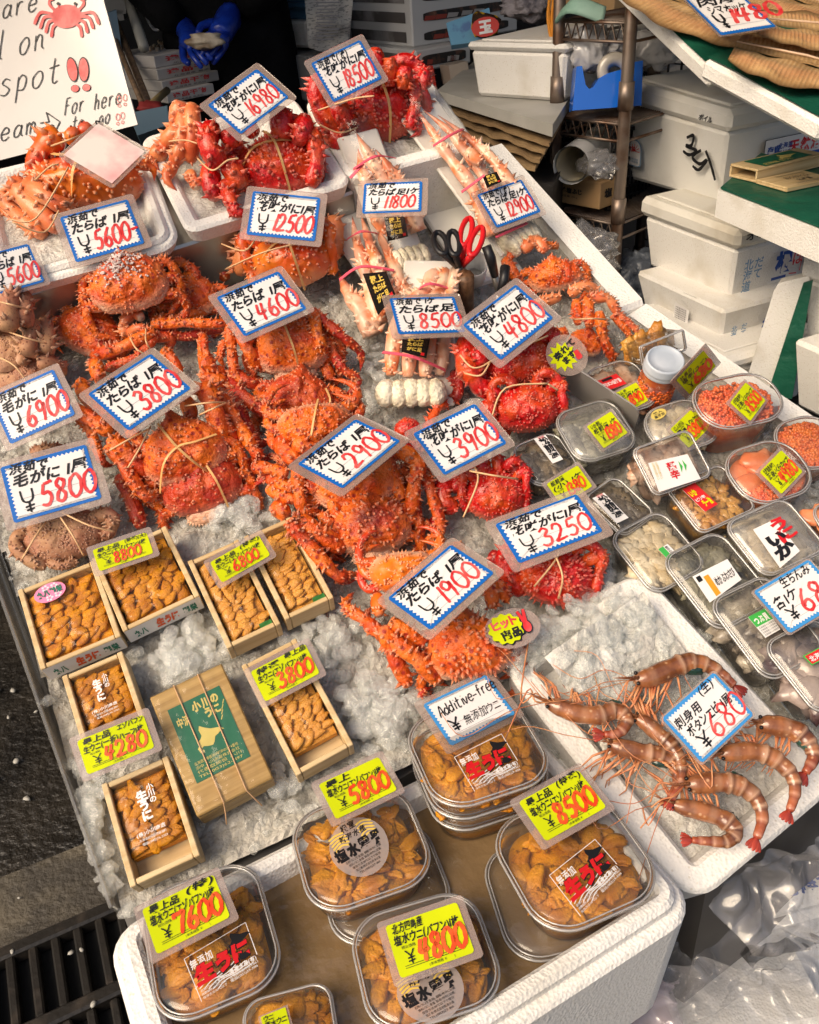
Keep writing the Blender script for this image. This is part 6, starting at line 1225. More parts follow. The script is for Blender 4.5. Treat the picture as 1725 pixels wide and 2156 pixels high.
mb = MB(); pxp(mb, [(1692, 596), (1712, 590), (1668, 840), (1616, 830)], D(1665, 700, 1.54), fdir(-30, 5), .006); mb.build('green_cloth', mat('green_sheet', (.006, .075, .045), .45, (.012, .11, .065), 12, (.4, .7), (30, .6, .01)), label='dark green cloth hanging down between the foam lid and the right stack', cat='cloth')
green = MATS['green_sheet']
# low shelf on the right with wooden boxes
zt = D(1512, 398, 1.50).z
f4 = [H(x, y, zt) for x, y in ((1600, 325), (1860, 395), (1815, 520), (1512, 400))]; c4 = sum(f4, V((0, 0, 0)))/4
mb = MB(); n = 4; lo = [p - ZW*.045 for p in f4]; mb.add(f4 + lo, [(3, 2, 1, 0), (4, 5, 6, 7)] + [(i, (i+1) % 4, 4+(i+1) % 4, 4+i) for i in range(4)]); mb.build('foam_slab', foam, label='thick white foam slab at right carrying the two plain wooden boxes', cat='foam slab')
mb = MB(); mb.prism(Matrix.Translation(V((0, 0, zt))), [(c4.x + (p.x-c4.x)*.97, c4.y + (p.y-c4.y)*.97) for p in f4][::-1], .002, .005); mb.build('green_cloth', green, label='dark green cloth laid over the thick foam slab at right', cat='cloth')
def woodcase(label, bm, lm, rm, ty, depth, lidtext):
    M, w, d, h = hexa(bm, lm, rm, ty, depth); M = Matrix.Translation(V((0, 0, zt + .006 - M.translation.z))) @ M; t = thing('wooden_case', label, 'wooden box', M, 'plain wooden boxes on the foam slab'); f = mp(M); mb = MB(); b = .004
    mb.box(f, 0, 0, 0, w, d, b, .001); mb.box(f, 0, 0, h-b, w, d, h, .001); mb.box(f, 0, 0, b+.0002, w, b, h-b-.0002, .0005); mb.box(f, 0, d-b, b+.0002, w, d, h-b-.0002, .0005); mb.box(f, w-.03, b+.0002, b+.0002, w-.02, d-b-.0002, h-b-.0002, 0); mb.build('case', wood, t)
    if lidtext:
        mb = MB(); G = lambda x, y, z=0: f(w*(.15+.7*x), d*(.1+.8*y), h + .0006 + z); mb.face(G, [(0, 0), (1, 0), (1, 1), (0, 1)], 0, 0); mb.face(G, [(.45+.45*x, .2+.6*y) for x, y in HOK], .0004, 1); text(mb, '北海道 生うに', G, .05, .1, .2, w=.6, m=1, bold=.03, z=.0004); mb.build('printed_label', [MATS['label_green'], MATS['label_gold']], t)
    else:
        mb = MB(); G = lambda x, y, z=0: f(w*x, d*y, h + .0006 + z)
        for k in (0, 1, 2): stroke(mb, [(.30, .12+.03*k), (.92, .12+.03*k)], .012, G, 0, 0, 1); stroke(mb, [(.30, .80+.03*k), (.92, .80+.03*k)], .012, G, 0, 0, 1)
        text(mb, 'ありがとう', G, .34, .5, .2, w=.5, m=0, bold=.0, z=.0004); text(mb, '北海道', G, .45, .28, .16, w=.3, m=0, bold=.02, z=.0004); mb.build('printing', ink, t)
woodcase('plain wooden box with an open end and a green label', (1590, 400), (1543, 384), (1698, 358), 372, 1.50, True)
woodcase('thin wooden scoop board with black writing beside the open ended box', (1655, 415), (1602, 394), (1735, 390), 405, 1.44, False)
# fish trays high on the right
def slab4(q4, th): 
    n = nrm((q4[0]-q4[2]).cross(q4[1]-q4[3])); n = n if n.dot(CAM-q4[0]) > 0 else -n; return n
fish = mat('dried_fish', (.58, .37, .16), .3, (.40, .23, .09), 30, (.38, .62), (120, .5, .004), coat=.4, tone=((.62, .42, .22), (.09, .045, .02), (.50, .22, .11)))
def fishtray(label, q4):
    n = slab4(q4, 0); M, w, h = fitskew(q4); t = thing('fish_tray', label, 'fish tray', M, 'tilted trays of dried fish'); mb = MB(); mb.box(M, -w/2, -h/2, -.03, w/2, h/2, 0, .006); mb.build('foam_base', foam, t)
    mb = MB(); nx = 12; f = mp(M)
    for j in range(nx+1):
        for i in range(nx+1): x, y = (i/nx-.5)*w*.985, (j/nx-.5)*h*.985; mb.v.append(f(x, y, .003+.003*abs(mnoise.noise(V((x*30, y*30, 1)))) )); mb.c.append((0, 0, 0))
    for j in range(nx):
        for i in range(nx): mb.f.append([j*(nx+1)+i, j*(nx+1)+i+1, (j+1)*(nx+1)+i+1, (j+1)*(nx+1)+i]); mb.m.append(0); mb.s.append(True)
    mb.build('green_cloth', green, t); return M
F1 = fishtray('tilted tray of dried fish at the top right under the 1480 card', [D(1352, -30, 1.62), D(1700, -140, 1.72), D(1800, 70, 1.48), D(1494, 156, 1.36)])
F2 = fishtray('second tilted tray of split dried fish at the right edge', [D(1505, 132, 1.36), D(1800, 20, 1.52), D(2000, 150, 1.40), D(1770, 266, 1.22)])
def splitfish(label, TM, a, b, wv, lift=.012):
    n = V(TM.col[2][:3]); g = onpl(V(TM.col[3][:3]), n); A, B = g(*a, lift), g(*b, lift); L = (B-A).length; m_ = ((a[0]+b[0])/2, (a[1]+b[1])/2); y_ = g(m_[0]-wv[0], m_[1]-wv[1], lift) - g(*m_, lift); w = 2*y_.length; x_, y_, c_ = nrm(B-A), nrm(y_), (A+B)/2
    M = Matrix(((x_.x, y_.x, n.x, c_.x), (x_.y, y_.y, n.y, c_.y), (x_.z, y_.z, n.z, c_.z), (0, 0, 0, 1))); t = thing('dried_fish', label, 'dried fish', M, 'split dried fish on the tilted trays'); f = mp(M)
    for s in (1, -1):
        mb = MB(); nx, ny = 150, 14; vs, cc = [], []
        for i in range(nx+1):
            u = i/nx; hw = w*.5*(sin(pi*min(1, .06+u*.93))**.45)*(1-.30*u)*(1+.06*sin(u*17)) + .004
            for j in range(ny+1):
                v = j/ny; rib = .0005*sin(u*200 + v*4)*sin(pi*v); z = .004 + .006*sin(pi*min(1, v*1.08))**1.0*(1-.4*u)*sin(pi*u)**.3 + rib*1.3 + .004*mnoise.noise(V((u*6, v*3, s)))
                vs.append(f((u-.5)*L, s*(.001+hw*v), z)); cc.append((min(1, max(0, .55*math.exp(-((v-.25)/.2)**2) + .45*sin(u*200+v*4))), max(.9*max(0, (v-.78)/.22), .5*(v < .06), .4*max(0, mnoise.noise(V((u*5, v*3, s*2))))), .5*math.exp(-((v-.55)/.2)**2)))
        fs = [(i*(ny+1)+j, (i+1)*(ny+1)+j, (i+1)*(ny+1)+j+1, i*(ny+1)+j+1)[::s] for i in range(nx) for j in range(ny)]; mb.add(vs, fs, 0, True, cc)
        k = len(vs); mb.add([v - n*.006 - n*((v - A).dot(n) - 0) for v in vs], [], 0, True); mb.build('fillet', fish, t)
    mb = MB(); mb.tube([f(-L*.5, 0, .012), f(0, 0, .016), f(L*.5, 0, .012)], [.0012, .0018, .0012], 6); mb.build('backbone', mat('fish_bone', (.60, .42, .28), .4), t)
splitfish('split dried fish lying under the 1480 card', F1, (1400, -40), (1560, 112), (-34, 40))
splitfish('pinkish dried fish in the very top right corner', F1, (1585, -30), (1760, 40), (-20, 36))
splitfish('split dried fish lying across the bigger one at the right edge', F2, (1592, 58), (1850, 84), (-6, 40), .030)
splitfish('big split dried fish with its ribs showing at the right edge', F2, (1546, 104), (1840, 176), (-22, 50))
def ex(mb, F, r):
    text(mb, '肉厚', F, -.40, .24, .22, bold=.02, shear=.2, jit=.2, sx=r, m=2, z=.001); text(mb, 'シマホッケ', F, -.34, .0, .20, w=.72, bold=.02, shear=.2, jit=.2, sx=r, m=2, z=.001)
    for st in YEN: stroke(mb, [(-.34+px*.16, -.38+py*.36) for px, py in st], .03, F, 2, .0010, 5, r)
    write(mb, '1480', F, -.16, -.30, .36, .05, DG, .50, 3, r, .1, .05, .001, .85)
n = V(F1.col[2][:3]); g = onpl(V(F1.col[3][:3]), n); card('blue edged card reading 1480 on the dried fish at the top right', None, 0, 'b', extra=ex, fixed=[g(x, y, .080) for x, y in ((1474, -4), (1572, -22), (1590, 49), (1506, 84))], marg=.03)
# ---- wire rack
chrome = mat('rack_chrome', (.24, .19, .155), .4, (.12, .065, .04), 14, (.42, .60), metal=.6); rk = thing('wire_rack', 'rusty chrome wire rack standing behind the right rim of the ice', 'rack', V((D(1312, 300, 1.78).x, D(1312, 300, 1.78).y, 0)))
A, B = D(1312, 300, 1.76), D(1171, 300, 1.88); A = V((A.x, A.y, 0)); B = V((B.x, B.y, 0)); e = nrm(B-A); bk = nrm(V((-e.y, e.x, 0))); bk = bk if bk.y > 0 else -bk; dpt = .34
for P in (A, B, A + bk*dpt, B + bk*dpt): mb = MB(); mb.tube([P, P + ZW*2.0], .0125, 10); [mb.tube([P + ZW*z, P + ZW*(z+.05)], .0155, 10) for z in (.35, .58, .80, 1.02, 1.25)]; mb.build('post', chrome, rk)
PB = A.lerp(B, .5)
shz = [A.z + vert(B, y) for y in (446, 246, 44)]
for z in shz:
    mb = MB()
    for o in (V((0, 0, 0)), bk*dpt):
        for dz in (0, -.032): mb.tube([A + o + ZW*(z+dz), B + o + ZW*(z+dz)], .0032, 5)
        k = 16; mb.tube([A.lerp(B, i/k) + o + ZW*(z - .032*(i % 2)) for i in range(k+1)], .0024, 4)
    for P in (A, B):
        for dz in (0, -.032): mb.tube([P + ZW*(z+dz), P + bk*dpt + ZW*(z+dz)], .0032, 5)
    for i in range(1, 26): mb.tube([A.lerp(B, i/26) + ZW*(z+.003), A.lerp(B, i/26) + bk*dpt + ZW*(z+.003)], .0018, 4)
    mb.build('shelf', chrome, rk)
mb = MB()
for i in range(6): mb.tube([A.lerp(B, i/5) + bk*(dpt+.004) + ZW*.2, A.lerp(B, i/5) + bk*(dpt+.004) + ZW*1.6], .003, 4)
for i in range(14): mb.tube([A + bk*(dpt+.004) + ZW*(.25+.1*i), B + bk*(dpt+.004) + ZW*(.25+.1*i)], .002, 4)
mb.build('back_grid', black, rk)
def on_rack(u, v, z): return A.lerp(B, u) + bk*v + ZW*z
# blue tape dispenser on the middle shelf
nf = fdir(-4, 12); P0 = D(1270, 190, 1.74); t = thing('tape_dispenser', 'bright blue tape dispenser on the wire rack', 'tape dispenser', P0); mb = MB(); bl = mat('blue_plastic', (.012, .13, .62), .2, coat=.5)
pxp(mb, zs('z3', (205, 415), (240, 412), (262, 530), (285, 556), (310, 545), (345, 490), (400, 458), (520, 425), (575, 385), (622, 378), (612, 660), (180, 692)), P0, nf, .055); mb.build('body', bl, t)
g = onpl(P0 - nf*.028, nf); mb = MB(); pts = [g(1297 + 27*cos(i*pi/12), 150 + 27*sin(i*pi/12)) for i in range(25)]; mb.tube(pts, .010, 6, 0, False, True, 1.4); mb.build('tape_roll', mat('clear_tape', (.46, .42, .36), .2, coat=.6), t)
# bags, cup, cartons on the rack
def bag(label, c, depth, sx, sy, sz, seed, m=bagp, name='plastic_bag', grp='clear crumpled plastic bags', sub=4, P=None):
    P = P or D(c[0], c[1], depth); k = pxm(P); mb = MB(); fx = lambda p, v: p
    vs, fs = ICO[sub]; X, Y = nrm(R @ V((1, 0, 0))), nrm(V((R.col[2].x, R.col[2].y, 0))); out = []
    for v in vs:
        q_ = 1 + .34*mnoise.noise(v*1.7 + V((seed*3.1, 0, 0))) + .22*(abs(mnoise.noise(v*3.1 + V((0, seed, 0))))-.25)*2 + .09*(abs(mnoise.noise(v*6.5 + V((0, 0, seed))))-.25)*2
        out.append(P + X*(v.x*sx*k*q_) + Y*(v.y*sy*k*q_) + ZW*(v.z*sz*k*q_))
    mb.add(out, fs, 0, True); return mb.build(name, m, label=label, cat='plastic bag', group=grp)
bagm = clear('bag_milky', .62, rough=.2, gl=.06, col=(.72, .71, .72))
bag('clear bag on the rack above the blue tape dispenser', (1238, 104), 1.78, 46, 40, 44, 1, bagm); bag('white filled bag on the rack beside the post', (1290, 104), 1.79, 30, 36, 32, 2, mat('bag_white', (.56, .55, .56), .35, (.45, .44, .45), 20, (.4, .6), (25, 1, .02)))
bag('greenish clear bag on the rack behind the post', (1376, 104), 1.86, 54, 44, 38, 3, bagm); bag('clear bag over the white tube on the lower shelf', (1264, 346), 1.80, 44, 40, 28, 4, bagp)
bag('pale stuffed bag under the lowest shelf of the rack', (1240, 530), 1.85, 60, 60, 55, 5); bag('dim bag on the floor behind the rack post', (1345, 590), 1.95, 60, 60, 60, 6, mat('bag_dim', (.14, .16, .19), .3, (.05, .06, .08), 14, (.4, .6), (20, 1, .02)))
C0, C1 = D(1202, 348, 1.80), D(1262, 302, 1.96); mb = MB(); mb.tube([C0, C0.lerp(C1, .97), C1], [.038, .038, .03], 20, 0, False); mb.tube([C1, C0.lerp(C1, .05)], [.033, .034], 20, 1, False); mb.build('paper_tube', [white, mat('cream_inner', (.62, .55, .40), .5)], label='white paper tube lying open end forward on the lower shelf', cat='tube')
cardb = mat('cardboard', (.42, .27, .13), .6, (.34, .21, .10), 10)
def carton(label, bm, lm, rm, ty, depth, txt=None, m=cardb, name='carton'):
    M, w, d, h = hexa(bm, lm, rm, ty, depth); t = thing(name, label, 'carton', M); mb = MB(); mb.box(M, 0, 0, 0, w, d, h, .002); mb.box(M, 0, d*.49, h, w, d*.51, h+.0006, 0); mb.build('body', m, t)
    if txt: mb = MB2(); fl_, fr_ = faceL(M, w, d, h), faceR(M, w, d, h); txt(mb, mb.on(0, fl_), mb.on(1, fr_), d, w, h); mb.fin([ink, redink, paper], t)
def dc(mb, L, Rf, d, w, h): text(mb, '越塩ふじ', L, .12, .45, .18, w=.5, m=0, bold=.05, z=.001); mb.sub = 1; text(mb, '内容量 10kg', L, .12, .28, .08, w=.4, m=0, bold=0, z=.001); text(mb, '塩', Rf, .2, .4, .3, m=0, bold=.05, z=.001)
carton('small printed cardboard carton on the lower shelf of the rack', (1262, 442), (1180, 421), (1296, 424), 385, 1.86, dc)
carton('plain cardboard carton on the top shelf of the rack', (1292, 27), (1215, 14), (1340, 8), -40, 1.98)
mb = MB(); fa, fb = D(1278, 440, 1.90), D(1372, 415, 2.1); fu = ZW*.16; bkv = nrm((fb-fa).cross(ZW)); bkv = bkv if bkv.y > 0 else -bkv
t = thing('crate', 'black plastic lattice crate on the lower shelf of the rack', 'crate', fa); mb = MB()
for side in (V((0, 0, 0)), bkv*.16):
    for i in range(13): a = fa.lerp(fb, i/12) + side; mb.tube([a, a + fu], .0035, 4)
    for j in range(9): mb.tube([fa + side + fu*(j/8), fb + side + fu*(j/8)], .0035 if 0 < j < 8 else .006, 4)
mb.build('lattice', black, t); mb = MB(); mb.add([fa, fb, fb + bkv*.16, fa + bkv*.16], [(0, 1, 2, 3)]); mb.build('bottom', black, t)
mb = MB()
for i in range(9):
    x = 1166 + rnd.uniform(-9, 9); mb.tube(spl([D(x+rnd.uniform(-3, 6), -20, 1.84), D(x-4, 40, 1.84), D(x + rnd.uniform(-12, 14), 105 + rnd.uniform(-15, 40), 1.84), D(x+8, 60, 1.83), D(x+14, 0, 1.84)], 5), .0032, 5)
mb.build('orange_twine', mat('orange_twine', (.62, .24, .02), .6), label='hank of orange twine hanging on the rack post', cat='twine')
mb = MB(); mb.tube(spl([on_rack(.98, .0, shz[2]+.01), on_rack(.7, -.02, shz[2]+.03), on_rack(.45, .02, shz[2]+.01)], 6), .02, 8, 0, True, True, .3); mb.build('folded_cloth', mat('mint_cloth', (.30, .46, .38), .7, (.2, .35, .28), 20), label='pale green cloth folded over the top shelf of the rack', cat='cloth')
for k in range(3): bag('white wrapped bundle, %s of the pile by the rack' % ('lowest', 'second', 'topmost')[k], (1205, 318-22*k), 2.12, 44, 40, 14, 20+k, foam_old, 'wrapped_bundle', 'white bundles on the rack', 3)
# ---- table with the foam box
zt2 = D(990, 205, 1.95).z
tq = [H(x, y, zt2) for x, y in ((1010, 120), (1225, 165), (1164, 262), (920, 190))]
t = thing('work_table', 'grey topped work table with sheets of cardboard tucked under its top', 'table', tq[3]); mb = MB()
def slabq(mb, q4, z0, z1, m=0): a = [V((p.x, p.y, z0)) for p in q4]; b = [V((p.x, p.y, z1)) for p in q4]; mb.add(b + a, [(3, 2, 1, 0), (4, 5, 6, 7)] + [(i, (i+1) % 4, 4+(i+1) % 4, 4+i) for i in range(4)], m)
slabq(mb, tq, zt2-.022, zt2); mb.build('tabletop', mat('table_grey', (.44, .43, .40), .5, (.36, .35, .32), 8), t)
cq = [tq[0], tq[1], tq[2].lerp(tq[3], .02), tq[3].lerp(tq[2], .06)]
for k in range(4):
    mb = MB(); e_ = tq[2]-tq[3]; N_ = 20; dz = zt2 - .035 - .016*k; pts = []
    for i in range(N_+1): p = tq[3].lerp(tq[2], .04+.94*i/N_); o = bkv*(.012*mnoise.noise(V((i*.5, k, 0))) + .01*k); pts.append(V((p.x+o.x, p.y+o.y, dz + .006*mnoise.noise(V((i*.4, k+5, 0))))))
    far = [p + (tq[0]-tq[3])*.8 for p in pts]; mb.loft([[a, b, b-ZW*.006, a-ZW*.006] for a, b in zip(pts, far)], 0, False, True, True); mb.build('cardboard_sheet', mat('kraft_sheet', (.30, .20, .10), .7, (.22, .14, .07), 12), t)
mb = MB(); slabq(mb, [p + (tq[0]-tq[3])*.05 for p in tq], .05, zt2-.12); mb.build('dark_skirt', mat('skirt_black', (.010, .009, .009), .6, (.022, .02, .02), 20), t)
gq = [H(x, y, zt2-.10) for x, y in ((1040, 180), (1215, 250), (1150, 302), (985, 272))]; mb = MB(); slabq(mb, gq, zt2-.112, zt2-.10); mb.build('green_cloth', green, label='green cloth folded under the grey work table', cat='cloth')
def dtop(mb, L, Rf, d, w, h): pass
foambox('clean white foam box standing on the grey work table', (990, 203), (1118, 150), (1156, 226), 88, 1.95, lid=.14, taper=.012)
# ---- drawers, cabinets, clutter at the back
def panelbox(label, bm, lm, rm, ty, depth, m, name, cat, grp=None): M, w, d, h = hexa(bm, lm, rm, ty, depth); t = thing(name, label, cat, M, grp); mb = MB(); mb.box(M, 0, 0, 0, w, d, h, .004); mb.build('body', m, t); return t, M, w, d, h
dr = mat('drawer_white', (.66, .65, .63), .35); slot = mat('slot_dark', (.03, .025, .022), .4, (.22, .10, .06), 30, (.5, .7))
for lb, args, ns in (('upper white drawer unit with long slots behind the far crab', ((870, 100), (806, 78), (1004, 62), -70, 2.45), 4), ('lower white drawer unit behind the far crab', ((878, 152), (812, 126), (958, 130), 106, 2.43), 1)):
    t, M, w, d, h = panelbox(lb, *args, dr, 'drawer_unit', 'drawers', 'white drawer units'); Rf = faceR(M, w, d, h); Lf = faceL(M, w, d, h)
    for k in range(ns):
        y0 = (k+.22)/ns; y1 = (k+.72)/ns; F = lambda x, y, z=0: Rf(.10+.80*x, y0+(y1-y0)*y, z); mb = MB(); rr_ = rrect(1, 1, .22, 5); mb.face(F, [((x)*1+.5, y+.5) for x, y in rr_], .002, 0)
        for i in range(5): a = rnd.random()*.8; mb.face(F, [(a, .1), (a+.12, .1), (a+.14, .5), (a+.02, .6)], .003, 1 + i % 2)
        mb.build('slot', [slot, mat('scrap_pale', (.45, .42, .40), .5), mat('scrap_red', (.35, .06, .04), .5)], t)
        mb = MB(); mb.face(lambda x, y, z=0: Lf(.08+.84*x, y0+(y1-y0)*y*1.1, z), [(0, 0), (1, 0), (1, 1), (0, 1)], .002, 0); mb.build('opening', [mat('opening_grey', (.10, .09, .085), .5, (.3, .28, .27), 9, (.5, .65))], t)
greycab = mat('cabinet_grey', (.16, .165, .17), .5)
t, M, w, d, h = panelbox('dark grey cabinet at the back with a red framed notice', (668, 215), (545, 185), (745, 190), 118, 2.5, greycab, 'cabinet', 'cabinet'); Lf = faceL(M, w, d, h)
mb = MB(); mb.face(Lf, [(.14, .40), (.34, .34), (.34, .88), (.14, .92)], .002, 1); mb.face(Lf, [(.17, .46), (.31, .42), (.31, .82), (.17, .86)], .003, 0); mb.face(Lf, [(.21, .55), (.27, .53), (.27, .72), (.21, .74)], .004, 2); mb.face(Lf, [(.40, .40), (.52, .38), (.52, .78), (.40, .80)], .003, 0); mb.build('notice', [paper, mat('notice_red', (.45, .04, .08), .4), ink], t)
foambox('white foam box on the dark grey cabinet under a blue one', (650, 103), (558, 86), (690, 84), 44, 2.5, lid=0)
foambox('blue foam box on top of the white one at the back', (648, 44), (550, 30), (690, 24), 6, 2.5, lid=.35, m=mat('blue_foam', (.10, .25, .42), .5))
nf = fdir(0, 6); t = thing('newspaper', 'crumpled printed newspaper hanging at the back behind the 18500 card', 'newspaper', D(690, 50, 2.4)); mb = MB(); g = onpl(D(690, 50, 2.4), nf); N_ = 14
for j in range(N_+1):
    for i in range(N_+1):
        u, v = i/N_, j/N_; x = 645+95*u + (18*(u-.5))*(v-.5)*-1.2; y = -25 + 125*v + 10*sin(u*3); mb.v.append(g(x, y, .03*mnoise.noise(V((u*3, v*3, 1))) + .015*abs(mnoise.noise(V((u*7, v*7, 3)))))); mb.c.append((0, 0, 0))
for j in range(N_):
    for i in range(N_): mb.f.append([j*(N_+1)+i, (j+1)*(N_+1)+i, (j+1)*(N_+1)+i+1, j*(N_+1)+i+1]); mb.m.append(0); mb.s.append(True)
mb.build('sheet', mat('newsprint', (.42, .41, .39), .7, (.20, .20, .20), 90, (.52, .60), stretch=(1, 1, 3)), t)
mb = MB()
for k in range(12): y = 4+7*k; mb.add([g(665 + (k % 3), y, .05), g(715 - (k % 4)*4, y-1, .05), g(715 - (k % 4)*4, y+2, .05), g(665 + (k % 3), y+3, .05)], [(0, 1, 2, 3)])
mb.build('print_lines', greyink, t)
mb = MB(); pxp(mb, [(872, 146), (912, 138), (920, 186), (880, 196)], D(895, 165, 2.35), fdir(10, 5), .12); mb.build('red_container', mat('red_tub', (.55, .03, .015), .4), label='red plastic container below the white drawers', cat='container')
mb = MB(); pxp(mb, [(945, 138), (985, 128), (990, 176), (952, 180)], D(965, 155, 2.3), fdir(10, 5), .1); mb.build('plastic_basket', mat('basket_beige', (.40, .34, .28), .4), label='small beige translucent basket at the back of the work table', cat='basket')
mb = MB(); pxp(mb, [(940, 48), (1030, 16), (1040, 60), (1000, 88), (950, 95)], D(985, 60, 2.2), fdir(-8, 35), .02); mb.build('blue_packet', mat('packet_blue', (.16, .38, .58), .35, (.12, .22, .45), 18, (.5, .56)), label='flat light blue packet lying behind the clean foam box', cat='packet')
t = thing('snack_bag', 'red black and yellow snack bag behind the clean foam box', 'snack bag', D(1023, 50, 2.15)); g = onpl(D(1023, 50, 2.15), fdir(-5, 20)); mb = MB(); pts = [(995, 30), (1005, 22), (1045, 32), (1056, 40), (1048, 70), (1022, 80), (1000, 78), (992, 60)]; F_ = [g(x, y, .0) for x, y in pts]; cen = sum(F_, V((0, 0, 0)))/8; nn = fdir(-5, 20)
for s in (1, -1): k0 = len(mb.v); mb.add(F_ + [cen + (p-cen)*.55 + nn*.022*s for p in F_] + [cen + nn*.026*s], [(i, (i+1) % 8, 8+(i+1) % 8, 8+i) for i in range(8)] + [(8+i, 8+(i+1) % 8, 16) for i in range(8)], 0, True)
mb.build('bag', mat('snack_black', (.05, .03, .02), .25, (.62, .38, .02), 22, (.52, .56)), t); mb = MB(); S = frame(cen + nn*.027, R @ V((1, -.15, 0)), nn); mb.face(S, [(.034*cos(i*pi/8), .022*sin(i*pi/8) - .012) for i in range(16)], 0, 0); text(mb, '玉', S, -.016, -.024, .028, m=1, bold=.05, z=.0006); mb.build('round_mark', [MATS['tub_red'] if 'tub_red' in MATS else MATS['red_tub'], paper], t)
bag('clear bag of clutter behind the snack bag', (1110, 15), 2.3, 50, 50, 26, 9, mat('bag_mauve', (.40, .36, .38), .3, (.28, .25, .26), 16, (.4, .6), (22, 1, .02)))
# dried fish cartons
wc = mat('carton_white', (.60, .57, .54), .5, (.48, .45, .41), 8)
def dd(mb, L, Rf, d, w, h): text(mb, '逸品干物', Rf, .12, .42, .42, w=.72, m=1, bold=.04, z=.001); mb.sub = 1; text(mb, '北海道産 無添加', Rf, .2, .12, .15, w=.55, m=0, bold=0, z=.001)
for lb, a in (('open topped white dried fish carton, topmost of the stack beside the person', ((328, 144), (294, 128), (394, 113), 118, 2.3)), ('white dried fish carton second from the top of its stack', ((334, 170), (301, 151), (402, 140), 146, 2.3)), ('white dried fish carton third from the top of its stack', ((344, 193), (310, 176), (406, 168), 171, 2.3)), ('lowest white dried fish carton of the stack beside the person', ((354, 218), (318, 198), (414, 196), 195, 2.3))): carton(lb, *a, dd, wc, 'fish_carton')
mb = MB()
for i in range(26): P = D(rnd.uniform(312, 375), 0, 2.3); M, w, d, h = hexa((328, 144), (294, 128), (394, 113), 118, 2.3); mb.blob(M @ Matrix.Translation(V((rnd.uniform(.1, .9)*w, rnd.uniform(.1, .9)*d, h+.003))), .014, .01, .006, 0, .6, 2, 1, i)
mb.build('dried_fish_heap', mat('fish_scrap', (.55, .46, .34), .6, (.3, .2, .12), 40), label='heap of small pale dried fish in the topmost carton', cat='dried fish')
# poles and sticks leaning in the corner
stick = mat('stick_wood', (.26, .16, .09), .6, (.16, .10, .06), 12, stretch=(8, 8, 1)); pipe = mat('grey_pipe', (.34, .33, .29), .4)
for lb, a, b, r, m in (('pale grey pipe leaning in the corner by the poster', (262, -30, 2.5), (303, 100, 2.3), .014, pipe), ('brown stick leaning beside the pale pipe', (238, 30, 2.45), (312, 215, 2.2), .009, stick), ('thin brown stick nearest the poster', (225, 40, 2.4), (300, 220, 2.15), .007, stick), ('short brown stick lying over the blue crate', (352, 190, 2.2), (305, 232, 2.05), .009, mat('stick_yellow', (.36, .27, .12), .6))):
    mb = MB(); mb.tube([D(*a), D(*b)], r, 8); mb.build('pole', m, label=lb, cat='pole', group='poles leaning in the corner')
mb = MB(); pxp(mb, [(218, 30), (245, 20), (272, 215), (248, 215)], D(245, 120, 2.35), fdir(15, 0), .02); mb.build('blue_board', mat('board_bluegrey', (.13, .20, .26), .5), label='blue grey board leaning behind the poster', cat='board')
mb = MB(); pxp(mb, [(270, 238), (352, 222), (356, 262), (290, 285)], D(320, 250, 1.95), fdir(10, 30), .12); mb.build('blue_crate', mat('crate_blue', (.16, .26, .34), .4), label='grey blue plastic crate behind the rear trays', cat='crate')
bag('red cloth bundle in the blue crate', (318, 226), 2.0, 30, 30, 12, 31, mat('red_cloth', (.28, .03, .03), .7), 'cloth_bundle', None, 3)
mb = MB(); mb.tube(spl([D(300, -10, 2.5), D(306, 30, 2.45), D(325, 62, 2.42), D(342, 52, 2.42), D(340, 20, 2.45)], 6), .004, 6); mb.build('white_cable', white, label='loop of pale cable hanging beside the person', cat='cable')
for lb, x0, y0, x1, y1 in (('grey duct box high in the corner beside the poster', 212, 0, 262, 28), ('pale foam block on the duct box in the corner', 214, 28, 258, 42)): mb = MB(); pxp(mb, [(x0, y0), (x1, y0-8), (x1+4, y1), (x0+6, y1+6)], D(235, 20, 2.6), fdir(8, 0), .2); mb.build('duct_box', mat('duct_grey', (.30, .29, .27), .5), label=lb, cat='box')
# back walls (dark shop interior)
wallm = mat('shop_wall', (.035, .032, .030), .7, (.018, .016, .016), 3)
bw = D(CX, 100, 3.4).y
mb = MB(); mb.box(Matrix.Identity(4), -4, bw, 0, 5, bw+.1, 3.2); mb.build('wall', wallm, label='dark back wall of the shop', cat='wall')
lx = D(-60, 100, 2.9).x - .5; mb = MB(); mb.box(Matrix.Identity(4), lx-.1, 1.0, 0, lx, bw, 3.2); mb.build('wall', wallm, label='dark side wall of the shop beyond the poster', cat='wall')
# slab out of view overhead, added to dim the back of the stall
mb = MB(); mb.box(Matrix.Identity(4), -4, .38, 2.32, 5, bw+.1, 2.40); mb.build('shade_roof', mat('shade_roof_board', (.16, .15, .14), .7), kind='structure')
